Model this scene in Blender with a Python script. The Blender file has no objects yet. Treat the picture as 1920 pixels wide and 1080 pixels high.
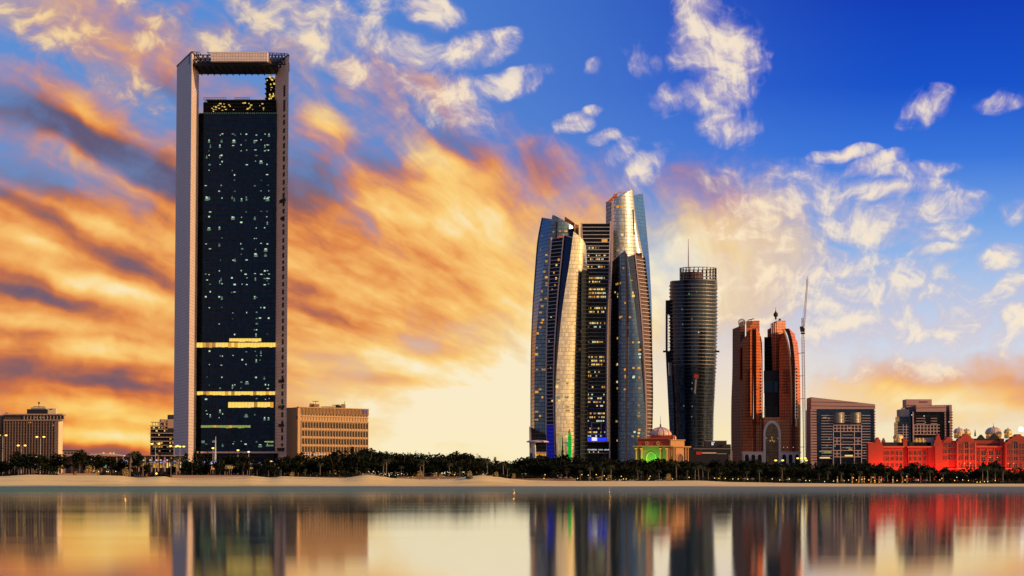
import bpy, math, random
from mathutils import Vector, Matrix, Quaternion
R = math.radians
PI = math.pi
scene = bpy.context.scene
col = scene.collection

# ------------------------------------------------------------------ camera
F = 5000.0                     # focal length in pixels of the 1920 px wide photograph
PITCH = math.atan((904 - 540) / F)
CAMZ = 3.0
cam_data = bpy.data.cameras.new("camera")
cam_data.sensor_width = 36.0
cam_data.lens = F / 1920.0 * 36.0
cam_data.clip_start = 1.0
cam_data.clip_end = 90000.0
cam = bpy.data.objects.new("camera", cam_data)
cam.location = (0, 0, CAMZ)
cam.rotation_euler = (PI / 2 + PITCH, 0, 0)
col.objects.link(cam)
scene.camera = cam

def P(px, py, Y):
    """world point seen at photo pixel (px, py) when it stands Y metres away"""
    a = (px - 960) / F
    b = (540 - py) / F
    t = Y / (math.cos(PITCH) - b * math.sin(PITCH))
    return Vector((a * t, Y, CAMZ + t * (math.sin(PITCH) + b * math.cos(PITCH))))
def GX(px, Y):                 # x of a thing near the ground
    return P(px, 890, Y).x
def GZ(py, Y):
    return P(960, py, Y).z

def lin(c):
    c /= 255.0
    return c / 12.92 if c <= 0.04045 else ((c + 0.055) / 1.055) ** 2.4
def rgb(r, g, b):
    return (lin(r), lin(g), lin(b), 1.0)

# ------------------------------------------------------------------ light
SUN_AZ, SUN_EL = R(110), R(16)  # low warm light from the right, a little behind the camera
world = bpy.data.worlds.new("World")
scene.world = world
world.use_nodes = True

class NT:
    """small helper for writing node trees"""
    def __init__(s, tree):
        s.t = tree
        s.n = tree.nodes
        s.l = tree.links
        s.n.clear()
    def new(s, typ, **kw):
        n = s.n.new(typ)
        for k, v in kw.items():
            setattr(n, k, v)
        return n
    def put(s, sock, v):
        if hasattr(v, 'is_output') or isinstance(v, bpy.types.NodeSocket):
            s.l.new(v, sock)
        elif v is not None:
            sock.default_value = v
    def m(s, op, a, b=None, c=None, clamp=False):
        n = s.new('ShaderNodeMath', operation=op, use_clamp=clamp)
        s.put(n.inputs[0], a)
        if b is not None: s.put(n.inputs[1], b)
        if c is not None: s.put(n.inputs[2], c)
        return n.outputs[0]
    def vm(s, op, a, b=None):
        n = s.new('ShaderNodeVectorMath', operation=op)
        s.put(n.inputs[0], a)
        if b is not None: s.put(n.inputs[1], b)
        return n.outputs['Value'] if op in ('LENGTH', 'DOT_PRODUCT', 'DISTANCE') else n.outputs[0]
    def xyz(s, x, y, z=0.0):
        n = s.new('ShaderNodeCombineXYZ')
        s.put(n.inputs[0], x); s.put(n.inputs[1], y); s.put(n.inputs[2], z)
        return n.outputs[0]
    def sep(s, v):
        n = s.new('ShaderNodeSeparateXYZ'); s.l.new(v, n.inputs[0])
        return n.outputs
    def mix(s, f, a, b, mode='MIX'):
        n = s.new('ShaderNodeMix', data_type='RGBA', blend_type=mode)
        s.put(n.inputs[0], f); s.put(n.inputs[6], a); s.put(n.inputs[7], b)
        return n.outputs[2]
    def ramp(s, f, stops, interp='LINEAR'):
        n = s.new('ShaderNodeValToRGB')
        cr = n.color_ramp
        cr.interpolation = interp
        while len(cr.elements) < len(stops): cr.elements.new(0.5)
        for e, (p, c) in zip(cr.elements, stops):
            e.position = p; e.color = c
        s.put(n.inputs[0], f)
        return n.outputs[0]
    def noise(s, v, scale=1.0, detail=3.0, rough=0.55, dist=0.0, dims='3D'):
        n = s.new('ShaderNodeTexNoise', noise_dimensions=dims)
        s.put(n.inputs['Vector'], v)
        n.inputs['Scale'].default_value = scale
        n.inputs['Detail'].default_value = detail
        n.inputs['Roughness'].default_value = rough
        n.inputs['Distortion'].default_value = dist
        return n.outputs[0]
    def smooth(s, v, lo, hi, a=0.0, b=1.0):
        n = s.new('ShaderNodeMapRange', interpolation_type='SMOOTHSTEP')
        s.put(n.inputs[0], v)
        for i, q in enumerate((lo, hi, a, b)): s.put(n.inputs[i + 1], q)
        return n.outputs[0]

def build_sky():
    t = NT(world.node_tree)
    out = t.new('ShaderNodeOutputWorld')
    geo = t.new('ShaderNodeTexCoord')
    d = geo.outputs['Generated']
    x, y, z = t.sep(d)
    hor = t.m('SQRT', t.m('ADD', t.m('MULTIPLY', x, x), t.m('MULTIPLY', y, y)))
    hor = t.m('MAXIMUM', hor, 0.001)
    v = t.m('DIVIDE', z, hor)                       # tangent of the elevation
    az = t.m('ARCTAN2', x, y)                       # 0 ahead, positive to the right
    # sky chart: U, V in thousands of 1/5000 rad (V grows downwards from the zenith side)
    U = t.m('ADD', t.m('MULTIPLY', az, F / 1000), 0.960)
    V = t.m('SUBTRACT', 0.904, t.m('MULTIPLY', v, F / 1000))
    uv0 = t.xyz(U, V, 1.0)
    # wobble for the outlines
    wob = t.new('ShaderNodeTexNoise', noise_dimensions='2D')
    t.l.new(uv0, wob.inputs['Vector']); wob.inputs['Scale'].default_value = 7.0; wob.inputs['Detail'].default_value = 3.0
    wv = t.vm('MULTIPLY', t.vm('SUBTRACT', wob.outputs['Color'], (0.5, 0.5, 0.5)), (0.13, 0.10, 0.0))
    uv = t.vm('ADD', uv0, wv)
    # streak space: the cloud streets run towards one vanishing point above the far shore
    du = t.m('SUBTRACT', U, 1.46)
    dv = t.m('SUBTRACT', 0.885, V)
    rr = t.m('SQRT', t.m('ADD', t.m('ADD', t.m('MULTIPLY', du, du), t.m('MULTIPLY', dv, dv)), 0.03))
    th = t.m('ARCTAN2', du, dv)
    lr = t.m('LOGARITHM', rr, math.e)
    sp = t.vm('ADD', t.xyz(t.m('MULTIPLY', th, 7.4), t.m('MULTIPLY', lr, 2.1), 0.0), t.vm('MULTIPLY', wv, (2.0, 2.0, 0.0)))
    n1 = t.noise(sp, 1.5, 3, 0.5, 0.0, '2D')        # broad streaks
    n2 = t.noise(t.vm('ADD', sp, (7.3, 2.1, 0.0)), 3.3, 3, 0.5, 0.0, '2D')   # fine streaks
    sp3 = t.vm('ADD', t.xyz(t.m('MULTIPLY', th, 30.0), t.m('MULTIPLY', lr, 8.5), 3.0), t.vm('MULTIPLY', wv, (14.0, 14.0, 0.0)))
    n3 = t.noise(sp3, 1.2, 3, 0.6, 0.0, '2D')             # combed wisps
    n4 = t.noise(t.vm('MULTIPLY', uv, (1.0, 1.3, 1.0)), 15.0, 5, 0.58, 0.0, '2D')           # fluff
    def blobs(lst, src, soft=False, sq=True, grow=1.0):
        """soft elliptic patches (x, y, rx, ry, turn, weight) given in the sky chart"""
        acc = None
        for (px, py, rx, ry, rot, amp) in lst:
            u = src
            if acc is not None:                         # hang each patch on the one before: keeps the shader's stack small
                ch = t.new('ShaderNodeVectorMath', operation='MULTIPLY_ADD')
                t.l.new(acc, ch.inputs[0]); ch.inputs[1].default_value = (1e-9, 1e-9, 0.0); t.l.new(src, ch.inputs[2])
                u = ch.outputs[0]
            px, py, rx, ry = px / 1000, py / 1000, rx * grow / 1000, ry * grow / 1000
            c, s_ = math.cos(R(rot)), math.sin(R(rot))
            p = t.vm('DOT_PRODUCT', u, (c / rx, s_ / rx, -(px * c + py * s_) / rx))
            q = t.vm('DOT_PRODUCT', u, (-s_ / ry, c / ry, -(-px * s_ + py * c) / ry))
            r2 = t.m('MULTIPLY_ADD', q, q, t.m('MULTIPLY', p, p))
            g = t.m('SUBTRACT', 1.0, r2, clamp=True)
            if sq: g = t.m('MULTIPLY', g, g)
            if acc is None: acc = t.m('MULTIPLY', g, amp)
            elif soft: acc = t.m('MULTIPLY_ADD', g, amp, acc)
            else: acc = t.m('MAXIMUM', t.m('MULTIPLY', g, amp), acc)
        return acc

    # ---- clear sky: pale towards the horizon, deep blue overhead, deepest to the right
    side = t.smooth(U, 0.35, 1.75)
    vv = t.m('DIVIDE', t.m('SUBTRACT', 0.904, V), 0.904)      # 0 horizon, 1 top of the frame
    right = t.ramp(vv, [(0.0, rgb(252, 236, 190)), (0.10, rgb(250, 232, 190)), (0.20, rgb(226, 224, 224)), (0.30, rgb(206, 216, 236)), (0.40, rgb(172, 200, 238)),
                        (0.53, rgb(118, 166, 232)), (0.67, rgb(54, 118, 222)), (0.82, rgb(10, 80, 204)), (1.0, rgb(0, 58, 186))])
    left = t.ramp(vv, [(0.0, rgb(250, 225, 165)), (0.2, rgb(236, 196, 150)), (0.45, rgb(170, 170, 190)), (0.62, rgb(110, 144, 200)),
                       (0.80, rgb(98, 146, 212)), (1.0, rgb(84, 140, 216))])
    clear = t.mix(side, left, right)
    # overhead and behind, beyond the frame: calm blue that deepens towards the zenith
    up = t.smooth(v, 0.17, 0.9)
    clear = t.mix(up, clear, rgb(60, 112, 190))
    far_round = t.smooth(t.m('ABSOLUTE', az), 0.35, 1.3)
    vb = t.smooth(v, 0.0, 0.75)
    back = t.ramp(vb, [(0.0, rgb(156, 142, 140)), (0.18, rgb(114, 130, 162)), (0.4, rgb(84, 124, 186)), (0.7, rgb(80, 130, 200)), (1.0, rgb(60, 112, 190))])
    clear = t.mix(far_round, clear, back)
    # glow of the unseen low sun at right, broadened to gild the glass
    sx, sy, sz = math.sin(SUN_AZ) * math.cos(SUN_EL), math.cos(SUN_AZ) * math.cos(SUN_EL), math.sin(SUN_EL)
    dot = t.vm('DOT_PRODUCT', d, (sx, sy, sz))
    glow = t.m('POWER', t.m('MAXIMUM', dot, 0.0), 2.0)
    glow = t.m('MULTIPLY', glow, t.smooth(v, 0.8, 0.0))
    clear = t.mix(t.m('MULTIPLY', glow, 0.95), clear, (2.5, 1.55, 0.55, 1))

    # ---- the glowing cloud bank over the left and the middle
    bank = [(160, 600, 740, 400, 8, 1.4), (520, 490, 540, 310, 25, 1.3), (860, 480, 420, 300, 35, 1.15),
            (1080, 560, 330, 330, 30, 1.0), (1360, 480, 270, 260, 20, .8), (300, 900, 800, 330, 0, 1.2), (900, 760, 560, 300, 0, 1.0),
            (1010, 330, 150, 120, 40, .6), (300, 110, 560, 190, 18, .50), (760, 170, 330, 130, 25, .45), (130, 240, 380, 150, 20, .8), (620, 250, 200, 110, 30, .5),
            (1720, 742, 340, 95, 3, .85), (1900, 730, 260, 100, 0, .8), (-500, 640, 900, 330, 0, .9), (-4200, 560, 4600, 560, 0, 1.1)]  # last patch: unseen cloud far left, added to brighten the stone leg
    uvh = t.vm('ADD', uv0, t.vm('MULTIPLY', wv, (0.55, 0.42, 0.0)))
    bk = blobs(bank, uv)
    nb = t.m('ADD', t.m('MULTIPLY', t.m('SUBTRACT', n1, 0.5), 0.75), t.m('MULTIPLY', t.m('SUBTRACT', n2, 0.5), 0.55))
    calm = t.smooth(U, 1.25, 0.70, 0.22, 1.0)          # the streaks lose themselves towards the bright middle
    nb = t.m('MULTIPLY', t.m('MULTIPLY_ADD', nb, calm, t.m('MULTIPLY', t.m('SUBTRACT', n4, 0.5), 0.55)), t.smooth(bk, 0.0, 0.22))
    bd = t.smooth(t.m('ADD', bk, nb), 0.05, 0.90)
    light = [(960, 830, 600, 250, 0, .62), (1130, 640, 360, 330, 20, .46), (850, 392, 110, 80, 30, .26), (830, 470, 360, 230, 25, .17), (560, 640, 300, 90, 10, .10), (800, 300, 150, 45, 20, .22), (620, 225, 130, 40, 30, .16),
             (60, 465, 120, 26, 25, .20), (90, 280, 150, 22, 25, .20), (200, 440, 150, 30, 20, .26), (120, 520, 200, 30, 14, .30), (250, 560, 220, 45, 12, .26),
             (60, 610, 160, 24, 6, .28), (240, 660, 240, 26, 6, .24), (200, 770, 260, 34, 4, .40), (260, 822, 260, 30, 4, .34),
             (700, 400, 130, 40, 30, .18), (930, 420, 90, 45, 35, .2), (600, 520, 180, 60, 25, .10), (640, 640, 260, 90, 10, .14), (720, 760, 300, 140, 0, .16),
             (1420, 490, 320, 240, 0, .42), (1240, 480, 130, 140, 20, .22), (330, 470, 120, 60, 25, .14), (1700, 742, 320, 90, 0, .34), (1820, 765, 240, 60, 0, .26)]
    dark = [(60, 230, 240, 60, 22, .34), (330, 180, 110, 55, 35, .30), (230, 290, 260, 45, 25, .40), (60, 340, 200, 40, 25, .22), (300, 350, 170, 34, 30, .24),
            (60, 400, 170, 26, 25, .24), (240, 500, 190, 22, 22, .18), (70, 560, 170, 20, 12, .22), (40, 690, 240, 46, 4, .20), (250, 722, 230, 18, 5, .18),
            (620, 330, 150, 70, 40, .26), (700, 285, 130, 40, 30, .22), (850, 262, 120, 50, 40, .28), (1000, 300, 90, 60, 40, .14), (780, 460, 200, 22, 30, .14),
            (620, 460, 170, 34, 30, .14), (600, 590, 200, 26, 15, .12), (100, 835, 240, 22, 2, .18), (1330, 345, 130, 60, 20, .22), (240, 845, 200, 18, 4, .16),
            (720, 715, 260, 22, 6, .16), (1750, 712, 230, 30, 4, .14), (1880, 750, 140, 26, 0, .14), (560, 370, 90, 60, 40, .2)]
    br = t.m('SUBTRACT', blobs(light, uvh, True), t.m('MULTIPLY', blobs(dark, uvh, True), 1.2))
    br = t.m('ADD', br, 0.43)
    bn = t.m('ADD', t.m('MULTIPLY', t.m('SUBTRACT', n1, 0.5), 0.55), t.m('MULTIPLY', t.m('SUBTRACT', n2, 0.5), 0.55))
    bn = t.m('ADD', bn, t.m('MULTIPLY', t.m('SUBTRACT', n3, 0.5), 0.05))
    br = t.m('MULTIPLY_ADD', bn, calm, br)
    br = t.m('MULTIPLY_ADD', t.m('SUBTRACT', n4, 0.5), 0.22, br)
    bcol = t.ramp(br, [(0.0, rgb(98, 88, 118)), (0.16, rgb(138, 96, 100)), (0.30, rgb(190, 110, 78)), (0.44, rgb(230, 142, 74)), (0.60, rgb(247, 180, 98)),
                       (0.76, rgb(255, 208, 122)), (0.90, rgb(255, 228, 170)), (1.0, rgb(255, 240, 204))])
    hot = t.mix(t.smooth(V, 0.62, 0.86, 0.0, 0.45), bcol, t.mix(t.smooth(U, 0.62, 0.30), bcol, rgb(255, 170, 40), 'SOFT_LIGHT'))
    sky = t.mix(bd, clear, hot)
    # clean pale band just over the far shore in the middle
    band = blobs([(850, 920, 430, 230, 0, 1.0), (1180, 830, 360, 260, 0, 1.0), (1420, 760, 260, 220, 0, .7)], uv)
    sky = t.mix(t.m('MULTIPLY', band, 0.85), sky, t.ramp(V, [(0.0, rgb(250, 228, 205)), (0.68, rgb(250, 228, 205)), (0.84, rgb(255, 240, 195)), (1.0, rgb(254, 232, 170))]))

    # ---- loose pale clouds
    puffs = [(20, 40, 120, 42, 38, 1), (95, 62, 120, 26, 38, .9), (150, 100, 90, 24, 35, .7), (66, 108, 34, 10, 20, .6), (130, 20, 90, 26, 35, .55), (240, 15, 80, 26, 40, .9), (300, 45, 70, 32, 40, .8), (285, 78, 60, 22, 10, .8),
             (390, 82, 80, 34, 5, .95), (215, 135, 80, 30, 20, .85), (235, 175, 60, 20, 20, .6), (300, 190, 50, 24, 30, .6), (480, 20, 90, 34, 40, .9), (560, 35, 110, 40, 40, 1), (590, 85, 80, 32, 38, .95), (650, 60, 80, 30, 50, .7), (690, 40, 40, 20, 10, .7), (620, 20, 80, 34, 40, .9),
             (660, 128, 62, 26, 25, .9), (715, 10, 60, 24, 20, .6), (800, 14, 60, 30, 15, 1), (765, 98, 74, 36, 15, 1), (880, 92, 80, 30, -15, 1.05), (935, 68, 46, 24, -25, 1), (720, 130, 60, 22, 40, .5), (850, 185, 60, 44, 10, .9), (960, 148, 74, 24, -18, .95), (890, 215, 44, 42, 50, .6), (770, 190, 80, 34, 35, .5),
             (1080, 229, 38, 20, -8, .95), (1117, 207, 18, 10, 10, .8), (1143, 262, 34, 14, -8, .9), (1176, 288, 40, 20, -30, .9), (1214, 312, 54, 20, -38, .9), (1196, 340, 50, 20, -25, .6), (1210, 106, 30, 26, 20, .55), (1120, 122, 14, 12, 0, .4), (1168, 92, 13, 8, 0, .5),
             (1250, 182, 30, 26, -20, .7), (1318, 40, 44, 80, -20, 1.05), (1350, 96, 70, 82, -25, 1.1), (1392, 92, 40, 60, -20, .8), (1290, 112, 32, 26, 0, .7), (1344, 172, 56, 44, 10, 1), (1446, 100, 14, 10, 0, .5), (1362, 236, 52, 30, 5, .95), (1396, 250, 18, 30, 0, .6), (1400, 130, 40, 60, 20, .7),
             (1740, 208, 46, 26, -32, .72), (1700, 232, 24, 12, -40, .5), (1872, 203, 38, 17, -5, .62), (1895, 398, 26, 22, -10, .5),
             (1580, 291, 56, 12, -4, .95), (1628, 312, 60, 15, -16, .95), (1690, 322, 90, 17, 0, .85), (1655, 362, 80, 20, -10, .95), (1720, 345, 70, 18, 12, .8), (1795, 384, 50, 20, 0, .8), (1700, 402, 110, 28, -5, .95), (1610, 425, 150, 40, 5, .95), (1555, 385, 120, 60, 20, .85),
             (1735, 440, 80, 20, 0, .8), (1765, 472, 56, 12, -6, .75), (1530, 340, 60, 34, 0, .6), (1740, 385, 90, 30, 0, .7),
             (1872, 488, 44, 26, -20, .9), (1895, 545, 60, 26, -20, .9), (1850, 580, 70, 24, -20, .7), (1910, 600, 80, 40, -10, .9), (1800, 615, 150, 44, 0, .8), (1520, 530, 200, 80, 10, .9), (1660, 555, 200, 55, -5, .8), (1600, 610, 240, 50, 0, .8), (1700, 690, 160, 26, 0, .6), (1420, 420, 120, 90, 30, .6), (1460, 500, 120, 60, 20, .6), (1840, 668, 60, 16, 0, .5)]
    uvp = t.vm('ADD', uv0, t.vm('MULTIPLY', wv, (0.45, 0.45, 0.0)))
    pb = blobs(puffs, uvp, False, False, 1.38)
    pn = t.m('ADD', t.m('MULTIPLY', t.m('SUBTRACT', n4, 0.5), 2.0), t.m('MULTIPLY', t.m('SUBTRACT', n3, 0.5), t.smooth(V, 0.42, 0.20, 0.40, 0.70)))
    pd = t.smooth(t.m('ADD', pb, t.m('MULTIPLY', pn, t.smooth(pb, 0.0, 0.25))), -0.04, t.smooth(U, 0.95, 0.45, 1.36, 1.5))
    warm = t.smooth(U, 1.0, 0.1)
    pcol_hi = t.mix(warm, rgb(255, 236, 208), rgb(255, 222, 160))
    pcol_lo = t.mix(warm, rgb(214, 192, 200), rgb(204, 158, 140))
    pcol = t.mix(t.smooth(t.m('ADD', pd, t.m('MULTIPLY', pn, 0.8)), 0.15, 1.15), pcol_lo, pcol_hi)
    sky = t.mix(t.m('MULTIPLY', pd, 0.93), sky, pcol)
    # scattered small clouds elsewhere round the sky, so that it goes on beyond the frame
    rest = t.m('MULTIPLY', t.smooth(t.noise(t.xyz(t.m('MULTIPLY', az, 3.0), t.m('MULTIPLY', v, 9.0), 1.0), 1.0, 5, 0.55), 0.52, 0.72),
               t.m('MULTIPLY', t.smooth(t.m('ABSOLUTE', az), 0.24, 0.6), t.smooth(v, 1.2, 0.15)))
    sky = t.mix(t.m('MULTIPLY', rest, 0.5), sky, t.mix(t.m('MULTIPLY', glow, 1.0), rgb(226, 206, 196), (1.3, 0.9, 0.5, 1)))

    nish = t.new('ShaderNodeTexSky', sky_type='NISHITA')
    nish.sun_disc = False
    nish.sun_elevation = SUN_EL
    nish.sun_rotation = SUN_AZ
    nish.air_density = 1.0; nish.dust_density = 1.0; nish.ozone_density = 1.0
    b1 = t.new('ShaderNodeBackground'); t.l.new(nish.outputs[0], b1.inputs[0]); b1.inputs[1].default_value = 0.05
    b2 = t.new('ShaderNodeBackground'); t.l.new(sky, b2.inputs[0]); b2.inputs[1].default_value = 1.0
    ms = t.new('ShaderNodeMixShader'); ms.inputs[0].default_value = 0.96
    t.l.new(b1.outputs[0], ms.inputs[1]); t.l.new(b2.outputs[0], ms.inputs[2])
    t.l.new(ms.outputs[0], out.inputs[0])
build_sky()
world.cycles.sampling_method = 'MANUAL'
world.cycles.sample_map_resolution = 512

sun_data = bpy.data.lights.new("sun", 'SUN')
sun_data.energy = 4.2
sun_data.angle = R(0.5)
sun_data.color = (1.0, 0.66, 0.36)
sun = bpy.data.objects.new("sun", sun_data)
sdir = Vector((math.sin(SUN_AZ) * math.cos(SUN_EL), math.cos(SUN_AZ) * math.cos(SUN_EL), math.sin(SUN_EL)))
sun.rotation_euler = sdir.to_track_quat('Z', 'Y').to_euler()
sun.location = (3000, -500, 600)
col.objects.link(sun)

vs = scene.view_settings
vs.view_transform = 'Standard'
vs.look = 'None'
vs.exposure = 0.0
vs.gamma = 1.0
vs.use_curve_mapping = False
scene.cycles.max_bounces = 6
scene.cycles.glossy_bounces = 4
scene.cycles.diffuse_bounces = 3
scene.cycles.transparent_max_bounces = 8

# ------------------------------------------------------------------ materials
def new_mat(name):
    m = bpy.data.materials.new(name)
    m.use_nodes = True
    t = NT(m.node_tree)
    out = t.new('ShaderNodeOutputMaterial')
    bs = t.new('ShaderNodeBsdfPrincipled')
    t.l.new(bs.outputs[0], out.inputs[0])
    return m, t, bs

def plain(name, c, rough=0.7, metal=0.0, var=0.25, scale=0.15, spec=0.4, bump=0.0):
    """one colour broken by two sizes of weathering"""
    m, t, bs = new_mat(name)
    tc = t.new('ShaderNodeTexCoord').outputs['Object']
    n = t.noise(tc, scale, 5, 0.6)
    n2 = t.noise(t.vm('MULTIPLY', tc, (1.0, 1.0, 0.15)), scale * 4, 3, 0.5)
    f = t.m('ADD', t.m('MULTIPLY', t.m('SUBTRACT', n, 0.5), var * 2), t.m('MULTIPLY', t.m('SUBTRACT', n2, 0.5), var))
    dark = tuple(x * (1 - var) for x in c[:3]) + (1,)
    lite = tuple(min(1, x * (1 + var)) for x in c[:3]) + (1,)
    t.l.new(t.mix(t.m('ADD', f, 0.5, clamp=True), dark, lite), bs.inputs['Base Color'])
    bs.inputs['Roughness'].default_value = rough
    bs.inputs['Metallic'].default_value = metal
    bs.inputs['Specular IOR Level'].default_value = spec
    if bump:
        b = t.new('ShaderNodeBump'); b.inputs['Strength'].default_value = bump; b.inputs['Distance'].default_value = 0.3
        t.l.new(n, b.inputs['Height']); t.l.new(b.outputs[0], bs.inputs['Normal'])
    return m

def cells(t, pw, ph):
    """uv in metres -> (cell id vector, distance to the joints across and up)"""
    uv = t.new('ShaderNodeUVMap').outputs[0]
    x, y, _ = t.sep(uv)
    a = t.m('DIVIDE', x, pw); b = t.m('DIVIDE', y, ph)
    ia = t.m('FLOOR', a); ib = t.m('FLOOR', b)
    fa = t.m('SUBTRACT', a, ia); fb = t.m('SUBTRACT', b, ib)
    return t.xyz(ia, ib, 0.5), fa, fb, uv

def cladding(name, c, joint, pw, ph, jw=0.08, rough=0.6, var=0.12, metal=0.0, spec=0.4):
    """stone or metal panels with fine dark joints"""
    m, t, bs = new_mat(name)
    cid, fa, fb, uv = cells(t, pw, ph)
    wn = t.new('ShaderNodeTexWhiteNoise', noise_dimensions='3D'); t.l.new(cid, wn.inputs[0])
    n = t.noise(t.vm('MULTIPLY', uv, (1, 0.35, 1)), 0.05, 4, 0.6)
    f = t.m('ADD', t.m('MULTIPLY', wn.outputs[0], 0.5), t.m('MULTIPLY', n, 0.5), clamp=True)
    base = t.mix(f, tuple(x * (1 - var) for x in c[:3]) + (1,), tuple(x * (1 + var) for x in c[:3]) + (1,))
    ln = t.m('MAXIMUM', t.m('LESS_THAN', fa, jw), t.m('LESS_THAN', fb, jw))
    t.l.new(t.mix(ln, base, joint), bs.inputs['Base Color'])
    bs.inputs['Roughness'].default_value = rough
    bs.inputs['Metallic'].default_value = metal
    bs.inputs['Specular IOR Level'].default_value = spec
    return m

def glazing(name, c, joint, pw, ph, jx=0.07, jy=0.09, rough=0.12, metal=0.85, jitter=0.03, spec=0.5, var=0.18):
    """coated curtain wall: every pane hangs a little out of true"""
    m, t, bs = new_mat(name)
    cid, fa, fb, uv = cells(t, pw, ph)
    wn = t.new('ShaderNodeTexWhiteNoise', noise_dimensions='3D'); t.l.new(cid, wn.inputs[0])
    ln = t.m('MAXIMUM', t.m('LESS_THAN', fa, jx), t.m('LESS_THAN', fb, jy))
    base = t.mix(wn.outputs[0], tuple(x * (1 - var) for x in c[:3]) + (1,), tuple(x * (1 + var) for x in c[:3]) + (1,))
    t.l.new(t.mix(ln, base, joint), bs.inputs['Base Color'])
    t.l.new(t.m('MULTIPLY', t.m('SUBTRACT', 1.0, ln), metal), bs.inputs['Metallic'])
    t.l.new(t.m('ADD', t.m('MULTIPLY', ln, 0.5), rough), bs.inputs['Roughness'])
    bs.inputs['Specular IOR Level'].default_value = spec
    geo = t.new('ShaderNodeNewGeometry')
    j = t.vm('MULTIPLY', t.vm('SUBTRACT', wn.outputs[1], (0.5, 0.5, 0.5)), (jitter, jitter, jitter))
    t.l.new(t.vm('NORMALIZE', t.vm('ADD', geo.outputs['Normal'], j)), bs.inputs['Normal'])
    return m

def glow(name, c, strength, vary=0.0, scale=0.6):
    m = bpy.data.materials.new(name)
    m.use_nodes = True
    t = NT(m.node_tree)
    out = t.new('ShaderNodeOutputMaterial')
    e = t.new('ShaderNodeEmission')
    e.inputs[0].default_value = c
    e.inputs[1].default_value = strength
    if vary:
        tc = t.new('ShaderNodeTexCoord').outputs['Object']
        n = t.noise(t.vm('MULTIPLY', tc, (1, 1, 0.3)), scale, 3, 0.6)
        t.l.new(t.m('MULTIPLY', t.smooth(n, 0.35, 0.65, 1 - vary, 1.0), strength), e.inputs[1])
    t.l.new(e.outputs[0], out.inputs[0])
    m.cycles.emission_sampling = 'NONE' if strength < 3 else 'AUTO'
    return m

M = {}
M['stone'] = cladding('pinkish stone cladding', (0.70, 0.53, 0.435), (0.30, 0.22, 0.175, 1), 2.3, 2.6, 0.11, 0.55, 0.10)
M['dark_steel'] = plain('dark site steel', (0.011, 0.010, 0.009), 0.6, 0.2, 0.3)
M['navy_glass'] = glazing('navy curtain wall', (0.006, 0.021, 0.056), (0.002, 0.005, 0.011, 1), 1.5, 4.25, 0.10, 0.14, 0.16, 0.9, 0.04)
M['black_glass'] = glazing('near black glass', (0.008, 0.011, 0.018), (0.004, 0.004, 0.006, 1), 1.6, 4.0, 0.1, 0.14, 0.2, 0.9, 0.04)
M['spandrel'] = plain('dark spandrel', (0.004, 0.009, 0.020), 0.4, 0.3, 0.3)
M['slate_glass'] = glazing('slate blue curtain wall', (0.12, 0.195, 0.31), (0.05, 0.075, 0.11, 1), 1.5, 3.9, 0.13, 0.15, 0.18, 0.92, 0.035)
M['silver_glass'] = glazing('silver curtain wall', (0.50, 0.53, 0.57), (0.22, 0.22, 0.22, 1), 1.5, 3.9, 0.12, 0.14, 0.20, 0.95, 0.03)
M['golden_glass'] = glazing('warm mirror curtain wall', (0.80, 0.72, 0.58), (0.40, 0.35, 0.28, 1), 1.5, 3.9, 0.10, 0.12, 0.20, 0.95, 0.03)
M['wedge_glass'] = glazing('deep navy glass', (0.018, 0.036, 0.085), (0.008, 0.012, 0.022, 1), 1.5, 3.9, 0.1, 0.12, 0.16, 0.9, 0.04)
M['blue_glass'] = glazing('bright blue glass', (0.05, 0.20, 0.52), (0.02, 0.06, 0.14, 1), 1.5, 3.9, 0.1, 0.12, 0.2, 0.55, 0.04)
M['pink_frame'] = plain('pale pink metal edge', (0.62, 0.43, 0.37), 0.45, 0.2, 0.12)
M['white_slab'] = plain('pale slab edge', (0.55, 0.50, 0.47), 0.6, 0.0, 0.15)
M['void'] = plain('dark recess', (0.012, 0.010, 0.010), 0.8, 0.0, 0.3)
M['brown_void'] = plain('brown recess', (0.10, 0.045, 0.028), 0.7, 0.0, 0.25)
M['ring'] = plain('grey floor band', (0.17, 0.15, 0.13), 0.45, 0.3, 0.2)
M['round_glass'] = glazing('dark blue round glazing', (0.026, 0.042, 0.078), (0.01, 0.012, 0.018, 1), 1.5, 4.0, 0.1, 0.14, 0.16, 0.9, 0.05)
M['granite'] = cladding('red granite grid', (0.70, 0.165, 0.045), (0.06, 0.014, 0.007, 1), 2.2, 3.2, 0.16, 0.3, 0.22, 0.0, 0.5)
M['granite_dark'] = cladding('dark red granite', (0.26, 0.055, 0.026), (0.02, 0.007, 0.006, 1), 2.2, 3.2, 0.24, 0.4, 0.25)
M['pink_stone'] = cladding('pink striped stone', (0.44, 0.25, 0.20), (0.10, 0.035, 0.035, 1), 40.0, 5.2, 0.0, 0.6, 0.1)
M['sandstone'] = plain('warm sandstone', (0.46, 0.215, 0.075), 0.8, 0.0, 0.14, 0.1)
M['terracotta'] = plain('terracotta render', (0.38, 0.055, 0.025), 0.85, 0.0, 0.16, 0.12)
M['terracotta_trim'] = plain('pale terracotta trim', (0.55, 0.15, 0.08), 0.8, 0.0, 0.1, 0.2)
M['dark_pane'] = plain('dark window pane', (0.012, 0.012, 0.015), 0.15, 0.0, 0.2, 0.2, 0.5)
M['roof_dark'] = plain('dark roof', (0.03, 0.022, 0.02), 0.8, 0.0, 0.3)
M['ochre'] = cladding('ochre panels', (0.60, 0.385, 0.19), (0.22, 0.12, 0.055, 1), 2.4, 60.0, 0.16, 0.75, 0.12)
M['ochre_plain'] = plain('ochre render', (0.42, 0.245, 0.11), 0.8, 0.0, 0.12, 0.1)
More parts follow.
